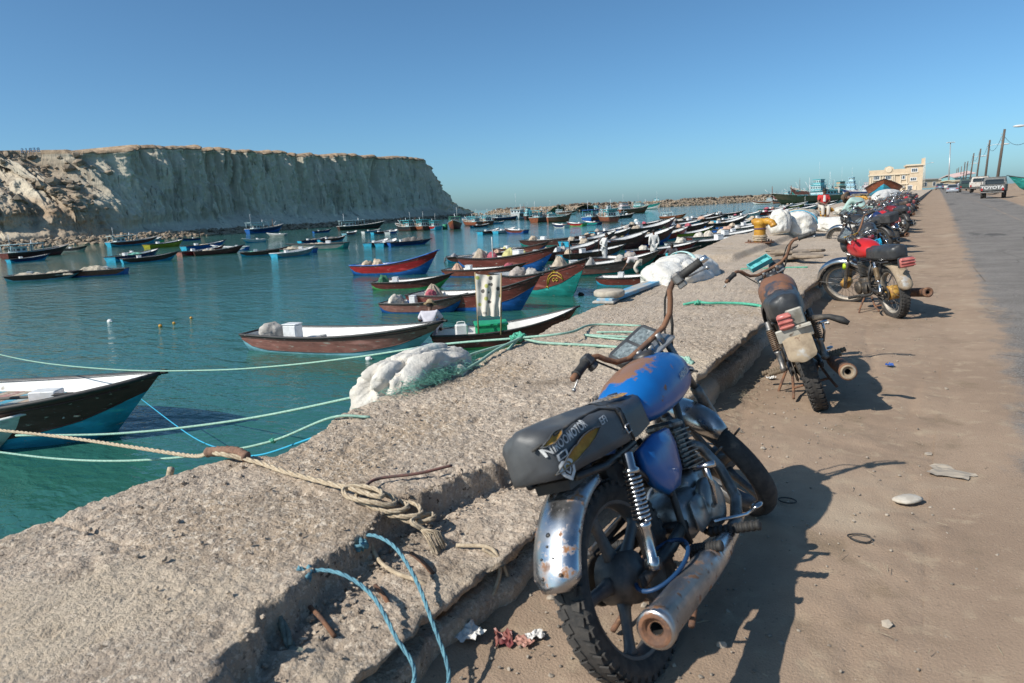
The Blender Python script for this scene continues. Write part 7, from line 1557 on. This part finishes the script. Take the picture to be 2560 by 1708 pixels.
ship((2060, 497), (1985, 500), 'dark', 'teal', 'dark dhow with teal trim behind the big wooden hull', 'dhow', CYANW, TURQ, 2, hs=1.7)
ship((2110, 492), (2055, 495), 'brown', 'white', 'brown dhow with tan deckhouse behind the boy', 'dhow', M('tan_deckhouse', (.42, .32, .22), rough=.8), TURQ, 2, hs=1.7)
ship((2140, 490), (2080, 491), 'white', 'blue', 'pale blue-white dhow high above the boy in red', 'dhow', CYANW, M('light_blue_paint', (.30, .52, .66), rough=.6), 3, hs=1.7)
ship((2180, 494), (2112, 497), 'navy', 'white', 'navy dhow with grey deckhouse left of the building', 'dhow', WHT, PINKW, 2, hs=1.7)
ship((2172, 489), (2138, 490), 'white', 'cyan', 'white dhow touching the left edge of the building', 'dhow', WHT, CYANW, 2, hs=1.7)
ship((1975, 503), (1935, 504), 'maroon', 'white', 'maroon dhow behind the bow of the big wooden hull', 'dhow', WHT, TURQ, 2, hs=1.5)
ship((2030, 495), (1995, 496), 'white', 'white', 'white dhow with green mast among the crowd behind the wooden hull', 'dhow', WHT, GREENC, 2, hs=1.6)
ship((2082, 489), (2052, 490), 'cyan', 'white', 'cyan-hulled dhow far behind the boy', 'dhow', CYANW, TURQ, 2, hs=1.9)
ship((2122, 487), (2098, 488), 'wood', 'wood', 'wooden dhow with pink deckhouse among the farthest ships', 'dhow', PINKW, WHT, 2, hs=1.9)
ship((2158, 486), (2130, 487), 'teal', 'white', 'teal dhow nearest the building among the farthest ships', 'dhow', WHT, TURQ, 2, hs=1.8)
ship((1960, 508), (1932, 509), 'black', 'wood', 'black dhow tucked under the upswept wooden bow', 'dhow', WHT, CYANW, 1, hs=1.2)
# ================================================================== BUILDING
BE = M('beige_stone_facade', (.62, .49, .34), (.55, .43, .30), sc=.8, rough=.85, bump=.2, bsc=6, bdist=.02); BE2 = M('pale_beige_trim', (.68, .56, .41), rough=.85); FRM = M('white_window_frame', (.66, .66, .66), rough=.5); DGL = M('window_glass', (.06, .08, .10), rough=.12)
PL_, PR_ = atd(2172, 483, 220), atd(2304, 476.6, 213.5); PL_.z = PR_.z = .85; dX = (PR_-PL_); Wb = dX.length; ang = math.atan2(dX.y, dX.x); k_ = Wb/675
bd = empty('office_building', PL_, (0, 0, ang), 'beige two-storey building with curved pediment and corner tower at the end of the quay', 'building')
def BX(c): return (c-370)*k_
def BZ(cx, cy): return ((930-(cx-370)*.085)-cy)*k_
Hm = BZ(370, 640)
wl_ = MB().box((BX(620), 6, Hm/2), (BX(870), 12, Hm)).build('wall', BE, bd)
twH = BZ(945, 525); tw = MB().box((BX(948), 5.98, twH/2), (BX(1048)-BX(848), 12.2, twH)).build('tower', BE, bd)
MB().box((BX(948), 5.9, twH+.22), (BX(1070)-BX(838), 13, .42)).build('tower_cornice', BE2, tw); MB().box((BX(1055), 4, twH+1.1), (.9, 1.2, 2.2)).build('chimney', BE, tw)
MB().box((BX(610), -.02, BZ(610, 800)), (BX(890), .7, .40)).build('cornice', BE2, bd); MB().box((BX(610), -.04, BZ(610, 660)), (BX(890), .8, .34)).build('cornice', BE2, bd)
MB().box((BX(610), .3, Hm+.35), (BX(870), .5, .75)).build('parapet', BE, bd)
mb = MB(); prof = [(555, 612), (556, 585), (566, 556), (585, 552), (600, 541), (618, 538), (640, 541), (655, 550), (672, 553), (678, 585), (680, 612)]; fr = [Vector((BX(x), .02, BZ(x, y))) for x, y in prof]; bk_ = [p+Vector((0, .5, 0)) for p in fr]
mb.add(fr+bk_, [tuple(range(10, -1, -1)), tuple(range(11, 22))]+[(i, i+1, i+12, i+11) for i in range(10)], 0, False); mb.build('pediment', BE, bd); MB().lathe([(.75, 0), (.9, .05), (.9, .12), (.7, .12)], (BX(618), .0, BZ(618, 592)), (0, -1, 0), 20).build('pediment_ring', BE2, bd)
for cx in (388, 412, 510, 545, 668, 690, 770, 850): MB().box((BX(cx), -.10, BZ(cx, 730)), (.34, .34, BZ(cx, 665)-BZ(cx, 795))).build('pilaster', BE2, bd)
for cx in (378, 535, 628, 690, 790, 855, 965): MB().box((BX(cx), -.12, BZ(cx, 870)), (.42, .40, BZ(cx, 812)-BZ(cx, 930)+.3)).build('pilaster', BE2, bd)
def bwin(x0, x1, y0, y1, n=2, door=False, par=None):
    cx, cy = (x0+x1)/2, (y0+y1)/2; w_, h_ = (x1-x0)*k_, (y1-y0)*k_; f = MB().box((BX(cx), -.06, BZ(cx, cy)), (w_+.25, .16, h_+.25)).build('door' if door else 'window', FRM, par or bd)
    for k in range(n): MB().box((BX(cx)-w_/2+w_*(k+.5)/n, -.15, BZ(cx, cy)), (w_/n*.78, .05, h_*.88)).build('pane', DGL if not (door and k == 0) else FRM, f)
    if not door: MB().box((BX(cx), -.12, BZ(cx, y1)-.2), (w_+.7, .35, .16)).build('sill', BE2, f)
for a in ((430, 495, 690, 735, 3), (578, 645, 678, 725, 3), (793, 823, 670, 715, 1)): bwin(*a)
for a in ((905, 975, 565, 612, 3), (897, 967, 697, 735, 3)): bwin(*a)
bwin(450, 505, 828, 912, 2, True); bwin(550, 592, 824, 905, 1, True); bwin(705, 750, 815, 872, 2); bwin(872, 920, 806, 866, 2)
for cx in (650, 812): MB().box((BX(cx), -.35, BZ(cx, 805)-.5), (.8, .4, .6), bev=.05).build('air_conditioner', M('grey_metal_box', (.4, .38, .35), rough=.6), bd)
pf = MB(); pf.box((Wb/2-1, 4, -1.2), (Wb+8, 16, 2.36)); tag(pf.build('stone_platform', M('grey_rubble_wall', (.26, .22, .18), (.15, .125, .10), sc=2.2, rough=.95, bump=1, bsc=3, bdist=.2), None, PL_, (0, 0, ang)), 'grey rubble platform under the beige building', 'wall')
# rubble slope before the platform
cs = []; sz = []; rgx = np.random.RandomState(3)
for i in range(420):
    t = rgx.rand(); d_ = rgx.rand(); p = PL_.lerp(PR_, t*1.2-.3)+Vector((.53, -.85, 0))*(3+d_*26); cs.append((p.x, p.y, .6-d_*1.3+rgx.uniform(-.2, .3))); sz.append(rgx.uniform(.3, .8))
tag(rockmesh('platform_riprap', cs, sz, MROCKD, 14), 'dark rubble heaped below the beige building', 'rocks', kind='stuff')
# low far buildings
def hut(name, x0, x1, yb, yt, dep, wall, roof, label, slope=.0, dpt=8):
    a, b = atd(x0, yb, dep), atd(x1, yb-(x1-x0)*.049, dep); h = (yb-yt)*dep/F_PX; e = empty(name, (a.x, a.y, min(a.z, b.z)-.3), (0, 0, math.atan2(b.y-a.y, b.x-a.x)), label, 'building'); W_ = (b-a).length
    MB().box((W_/2, dpt/2, h/2), (W_, dpt, h)).build('wall', wall, e); rg = [[Vector((-.5, y, h+z)), Vector((W_+.5, y, h+z+slope)), Vector((W_+.5, y, h+z+.25+slope)), Vector((-.5, y, h+z+.25))] for y, z in ((-.6, 0), (dpt*.5, slope*.6+.3), (dpt+.5, 0))]; MB().loft(rg, smooth=False).build('roof', roof, e)
    for k in range(2): f = MB().box((W_*(.25+.5*k), -.03, h*.45), (W_*.16, .12, h*.5)).build('window' if k else 'door', FRM, e); MB().box((W_*(.25+.5*k), -.08, h*.45), (W_*.12, .06, h*.42)).build('pane', DGL, f)
CRM = M('cream_wall', (.56, .47, .34), (.48, .40, .30), sc=1, rough=.9); PNK = M('pinkish_sheet_roof', (.58, .42, .38), rough=.7)
hut('warehouse', 2303, 2345, 469, 449, 300, CRM, M('grey_sheet_roof', (.34, .33, .31), rough=.7), 'cream warehouse just right of the beige building')
hut('warehouse', 2344, 2374, 464, 450, 330, CRM, CRM, 'low cream shed behind the tall light mast'); hut('market_shed', 2386, 2432, 458, 443, 260, M('shed_turquoise', (.22, .42, .42), rough=.8), PNK, 'shed with large pinkish curved awning beyond the parked cars', slope=1.2); hut('market_shed', 2388, 2408, 460, 452, 230, M('tan_wall2', (.40, .32, .22), rough=.9), M('tan_awning', (.50, .42, .28), rough=.9), 'small shed with tan awning below the pinkish one')
# ================================================================== VEHICLES
CGL = M('car_glass', (.03, .04, .045), rough=.08); HUB = M('hubcap', (.40, .40, .40), rough=.35, metal=.7); TAILR = M('tail_lamp_red', (.35, .02, .02), rough=.25)
def wheels(e, xs, w, r):
    for x in xs:
        for s in (1, -1):
            t = MB().lathe([(r*.62, -.09), (r*.95, -.10), (r, -.06), (r, .06), (r*.95, .10), (r*.62, .09)], (x, s*w, r), (0, 1, 0), 20).build('wheel', TYRE, e); MB().lathe([(r*.6, 0), (r*.58, .05), (r*.2, .09), (.01, .09)], (x, s*w, r), (0, s, 0), 14).build('rim', HUB, t)
def sedan(p, rz, paintm, label):
    e = empty('parked_car', p, (0, 0, rz), label, 'car', 'cars on the road'); W = .84
    prof = [(-2.05, .32), (-2.12, .55), (-2.08, .86), (-1.85, .95), (-1.35, .98), (-.75, 1.40), (-.2, 1.46), (.45, 1.42), (1.15, .98), (1.75, .86), (2.05, .66), (2.08, .38), (1.9, .28), (-1.9, .26)]
    rg = []
    for y, s in ((-W, .96), (-W*.9, 1.0), (0, 1.015), (W*.9, 1.0), (W, .96)): rg.append([Vector((x*s, y*(1 if z < 1.0 else .80), z if z < 1.0 else .98+(z-.98)*(s-.0))) for x, z in prof])
    MB().loft(rg, smooth=False).build('body', paintm, e)
    for nm, q in (('rear_window', [(-1.36, 1.0), (-.80, 1.39)]), ('windscreen', [(1.12, 1.01), (.50, 1.40)])):
        (x0, z0), (x1, z1) = q; s = -1 if x0 < 0 else 1; MB().add([Vector((x0+s*.03, -.68, z0+.02)), Vector((x0+s*.03, .68, z0+.02)), Vector((x1+s*.04, .58, z1)), Vector((x1+s*.04, -.58, z1))], [(0, 1, 2, 3)], 0, False).build(nm, CGL, e)
    for s in (1, -1):
        MB().add([Vector((-1.1, s*.69, 1.02)), Vector((.95, s*.69, 1.02)), Vector((.45, s*.685, 1.36)), Vector((-.7, s*.685, 1.36))], [(0, 1, 2, 3)], 0, False).build('side_window', CGL, e); MB().box((-2.08, s*.62, .78), (.09, .34, .16), bev=.02).build('tail_light', TAILR, e); MB().box((2.04, s*.6, .68), (.08, .36, .14), bev=.02).build('headlight', FRM, e)
    MB().box((-2.10, 0, .42), (.12, 1.62, .18), bev=.04).build('bumper', paintm, e); MB().box((-2.13, 0, .66), (.02, .5, .12)).build('number_plate', FRM, e); wheels(e, (-1.3, 1.3), .74, .30); return e
def pickup(p, rz, paintm, label, text=None, lift=.0, cage=False):
    e = empty('pickup_truck', p, (0, 0, rz), label, 'truck', 'cars on the road'); W = .86; z0 = .62
    prof = [(.0, z0), (.0, 1.02), (.12, 1.08), (.35, 1.70), (.50, 1.76), (1.25, 1.75), (1.65, 1.18), (2.55, 1.08), (2.65, .9), (2.65, .55), (.0, .52)]
    MB().loft([[Vector((x, y*(1 if z < 1.2 else .86), z)) for x, z in prof] for y in (-W, -W*.4, W*.4, W)], smooth=False).build('cab', paintm, e)
    b = MB()
    b.box((-1.15, 0, .66), (2.30, 1.66, .08)); b.box((-1.15, .84, .88), (2.30, .05, .50)); b.box((-1.15, -.84, .88), (2.30, .05, .50)); b.box((-.03, 0, .88), (.05, 1.66, .5)); b.build('bed', paintm, e)
    tg = MB().box((-2.31, 0, .88), (.05, 1.68, .50), bev=.01).build('tailgate', paintm, e)
    if text: text_part('lettering', text, .34, WHITEP, tg, lambda u, v, w_: Vector((-2.342, -u*1.15, .87+v)), offset=.012)
    MB().add([Vector((.10, -.66, 1.18)), Vector((.10, .66, 1.18)), Vector((.33, .60, 1.62)), Vector((.33, -.60, 1.62))], [(0, 3, 2, 1)], 0, False).build('rear_window', CGL, e); MB().add([Vector((1.66, -.66, 1.22)), Vector((1.66, .66, 1.22)), Vector((1.30, .6, 1.70)), Vector((1.30, -.6, 1.70))], [(0, 1, 2, 3)], 0, False).build('windscreen', CGL, e)
    for s in (1, -1): MB().box((-2.33, s*.72, .74), (.06, .14, .2)).build('tail_light', TAILR, e); MB().add([Vector((.45, s*.865, 1.12)), Vector((1.45, s*.865, 1.12)), Vector((1.2, s*.76, 1.62)), Vector((.5, s*.76, 1.62))], [(0, 1, 2, 3)], 0, False).build('side_window', CGL, e)
    MB().box((-2.40, 0, .50), (.10, 1.6, .12), bev=.03).build('bumper', STEEL, e); MB().box((.1, 0, .48), (4.4, .7, .14)).build('chassis', BLKMET, e); wheels(e, (-1.35, 1.75), .72, .36)
    if cage:
        mb = MB()
        for s in (1, -1): mb.tube([(-2.2, s*.8, 1.1), (-2.2, s*.8, 1.45), (-.05, s*.8, 1.72)], .03, 5)
        mb.tube([(-.05, -.8, 1.72), (-.05, .8, 1.72)], .03, 5); mb.build('roll_bar', STEEL, e)
    return e
def onroad(px, dep, yb): p = atd(px, yb, dep); return p
hdg = math.pi/2
sedan(onroad(2380, 112, 484), hdg, M('silver_paint', (.45, .46, .48), rough=.3, metal=.5), 'silver sedan driving away on the road')
sedan(onroad(2349, 165, 474.5), hdg, M('blue_grey_paint', (.12, .17, .22), rough=.35, metal=.3), 'small blue-grey car far down the road'); sedan(onroad(2364, 190, 473), hdg, M('cream_paint', (.58, .53, .44), rough=.4), 'cream car parked beyond the blue-grey one')
sedan(onroad(2404, 130, 477), hdg, M('white_car_paint', (.62, .62, .62), rough=.35), 'white car parked behind the dark pickup'); 
pickup(onroad(2417, 92, 480.5)+Vector((0, 2.4, 0)), hdg, M('dark_green_paint', (.03, .06, .055), rough=.4), 'dark green pickup parked on the right shoulder', None)
pickup(onroad(2450, 74, 481.5)+Vector((0, 2.4, 0)), hdg+R(-4), M('rusty_white_paint', (.55, .52, .47), (.42, .36, .30), sc=3, rough=.6, over=[((.25, .13, .08), 5, .58, .68, .85, 0)]), 'rust-streaked white pickup with open load on the right shoulder', None, cage=True)
pickup(onroad(2488, 56, 496)+Vector((0, 2.4, 0)), hdg+R(-6), M('grey_truck_paint', (.07, .075, .075), (.11, .11, .105), sc=4, rough=.55, over=[((.30, .26, .22), 6, .6, .72, .9, 0)]), 'old grey pickup with lettered tailgate nearest on the right shoulder', 'TOYOTA', cage=True)
# beached boat seen bow-on
eB = boat('beach', None, None, 'rust', 'cyan', 'red-brown boat with cyan stem hauled out on the quay, seen bow-on', None, 'high', cover=(), box=False, thw=0, world=(Vector((-4.4, 76, 0)), Vector((-4.05, 70.5, 0))), z=1.05); eB.scale = (1.0, 1.65, .95)
for s in (-1, 1): MB().box((1.5+2*(s > 0), 0, -.33), (.25, 1.4, .25)).build('keel_block', PAL['wood'], eB)
# ================================================================== POLES
WOODP = M('weathered_pole_wood', (.085, .065, .05), (.13, .10, .08), sc=6, rough=.95, stretch=(1, 1, .1)); LAMP = M('lamp_housing', (.55, .56, .55), rough=.4); GALV = M('galvanised_steel', (.46, .47, .46), rough=.45, metal=.5)
PT = [(2512, 323, 2501, 78), (2475, 350, 2469, 106), (2452, 372, 2445, 134), (2435, 383, 2428, 158), (2420, 403, 2416, 205), (2413, 405, 2410, 212), (2404, 416, 2402, 260), (2397, 419, 2395, 280), (2393, 421, 2390, 300)]
tops = []; on = ['first', 'second', 'third', 'fourth', 'fifth', 'sixth', 'seventh', 'eighth', 'ninth']
for i, (xt, yt, xb, dep) in enumerate(PT):
    t = atd(xt, yt, dep); b = atd(xb, yt, dep); b = Vector((b.x, b.y, zgf(b.y)+.1)); b = Vector((t.x+(b.x-t.x)*.9, t.y, b.z)); e = empty('utility_pole', b, (0, 0, 0), 'dark wooden utility pole on the right of the road, %s from the camera' % on[i], 'pole', 'utility poles'); r = t-b
    MB().tube([Vector((0, 0, -.3)), r*.5, r], [.17, .15, .12], 8).build('shaft', WOODP, e)
    for k in range(3): MB().lathe([(.05, 0), (.06, .06), (.03, .12)], r-Vector((.2, 0, .5+.35*k)), (-1, 0, 0), 8).build('insulator', GALV, e)
    if i in (1, 4, 3):
        a = MB().tube(smooth([r-Vector((0, 0, .9)), r+Vector((.7, -.2, -.75)), r+Vector((1.4, -.4, -.8))]), .035, 6).build('lamp_arm', GALV, e); MB().ell(r+Vector((1.9, -.55, -.80)), (.62, .18, .12), 12, 8).build('luminaire', LAMP, a)
    tops.append(t)
for i in range(5): tag(MB().tube(sag(tops[i]-Vector((.2, 0, .7)), tops[i+1]-Vector((.2, 0, .7)), 1.3, 14), .022, 4).build('wire', BLK), 'sagging wire between the %s and %s utility poles' % (on[i], on[i+1]), 'wire', 'overhead wires')
pr0 = atd(2600, 300, 58); e = empty('street_lamp', (pr0.x, pr0.y, zgf(pr0.y)), (0, 0, 0), 'street lamp reaching in from the right edge on a curved arm', 'street lamp'); r = Vector((0, 0, pr0.z-zgf(pr0.y))); MB().tube([Vector((0, 0, 0)), r], [.16, .12], 8).build('shaft', WOODP, e); lp = atd(2548, 315, 58)-Vector(e.location); MB().tube([r-Vector((0, 0, .5)), lp+Vector((.6, 0, .05))], .04, 6).build('lamp_arm', GALV, e); MB().ell(lp, (.45, .16, .11), 12, 8).build('luminaire', LAMP, e)
tag(MB().tube(sag(Vector(e.location)+r-Vector((0, 0, .9)), tops[0]-Vector((-.1, 0, .9)), 1.0, 14), .022, 4).build('wire', BLK), 'wire sagging from the right edge to the first utility pole', 'wire', 'overhead wires')
t = atd(2376.5, 356, 250); b = atd(2371, 462, 250); e = empty('high_mast_light', b, (0, 0, 0), 'tall steel high-mast light with a ring of floodlights', 'light mast'); r = t-b; MB().tube([Vector((0, 0, 0)), r], [.28, .14], 10).build('shaft', GALV, e); MB().lathe([(.9, -.08), (1.0, 0), (.9, .08), (.1, .1)], r, (0, 0, 1), 16).build('ring', GALV, e)
for k in range(8): a = k*math.pi/4; MB().box(r+Vector((1.15*math.cos(a), 1.15*math.sin(a), -.05)), (.5, .5, .22), rotm(0, 0, a), bev=.05).build('floodlight', LAMP, e)
t = atd(2312, 394, 228); b = atd(2309.6, 468, 228); e = empty('street_lamp', b, (0, 0, 0), 'pale lattice lamp post against the right end of the building', 'street lamp'); r = t-b; mb = MB(); mb.tube([Vector((-.25, 0, 0)), r+Vector((-.15, 0, 0))], .10, 6); mb.tube([Vector((.25, 0, 0)), r+Vector((.15, 0, 0))], .10, 6)
for k in range(14): mb.tube([r*(k/14)+Vector((-.22, 0, 0)), r*((k+1)/14)+Vector((.2, 0, 0))], .05, 4)
mb.build('lattice_shaft', M('pale_concrete_post', (.55, .50, .42), rough=.8), e); a = MB().tube([r*.76, r*.78+Vector((1.8, -.3, .3))], .05, 5).build('lamp_arm', GALV, e); MB().ell(r*.78+Vector((2.2, -.35, .3)), (.5, .18, .12), 10, 6).build('luminaire', LAMP, a)
# right-hand rubble bank with a turquoise boat behind
cs = []; sz = []
for i in range(520):
    y = rgx.uniform(44, 66); x = 8.6+rgx.exponential(2.2)+.05*(y-44); h = 1.5*math.exp(-((x-10.5)/2.2)**2)+.3; cs.append((x, y, zgf(y)+rgx.uniform(0, h))); sz.append(rgx.uniform(.15, .5))
tag(rockmesh('roadside_rubble', cs, sz, MROCK, 21), 'tan rubble bank on the right side of the road', 'rocks', kind='stuff')
p0 = atd(2545, 466, 62); boat('turq', None, None, 'teal', 'teal', 'turquoise boat half hidden by the rubble bank at the right edge', None, 'panga', cover=(), box=False, thw=0, world=(Vector((p0.x+5.5, p0.y+.5, 0)), Vector((p0.x, p0.y, 0))), z=p0.z-.2)
# ================================================================== SIGN ON THE CLIFF
iS = int(np.interp(77, CLIFF_SX, np.arange(len(CLIFF_SX)))); dS = float(np.dot(CLIFF_P[iS, 152]-CAMP, _f))
SGN = M('faded_blue_letters', (.05, .12, .22), rough=.6); cS = atd(77, 384, dS-2); sg = empty('cliff_sign', cS, (0, 0, 0), 'blue letters of a place name standing on the cliff top, seen from behind', 'sign')
rX = Vector((_r0[0], _r0[1], 0)).normalized()
for k, ch in enumerate('BERIS'): text_part('letter', ch, 1.45, SGN, sg, lambda u, v, w_, k=k: rX*(-(u+(k-2)*.98))+Vector((0, 0, .75+v))+Vector((rX.y, -rX.x, 0))*w_, ext=.06, offset=.02)
for k in range(6): MB().tube([rX*((k-2.5)*.95)+Vector((0, 0, -1.2)), rX*((k-2.5)*.95)+Vector((0, 0, .6))], .05, 5).build('post', STEEL, sg)
for k, (px_, h_) in enumerate(((149, 1.0), (157, .8), (163, 1.0), (180, .8), (2, 1.8))):
    i_ = int(np.interp(px_, CLIFF_SX, np.arange(len(CLIFF_SX)))); q = Vector(CLIFF_P[i_, 152]); tag(MB().tube([q-Vector((0, 0, .5)), q+Vector((0, 0, h_))], .10, 6).box(q+Vector((0, 0, h_)), (.25, .25, .12)).build('fence_post', STEEL), 'thin post on the cliff edge, %s along the left rim' % ['nearest the sign', 'second right of the sign', 'third right of the sign', 'fourth right of the sign', 'at the far left'][k], 'post', 'posts on the cliff edge')
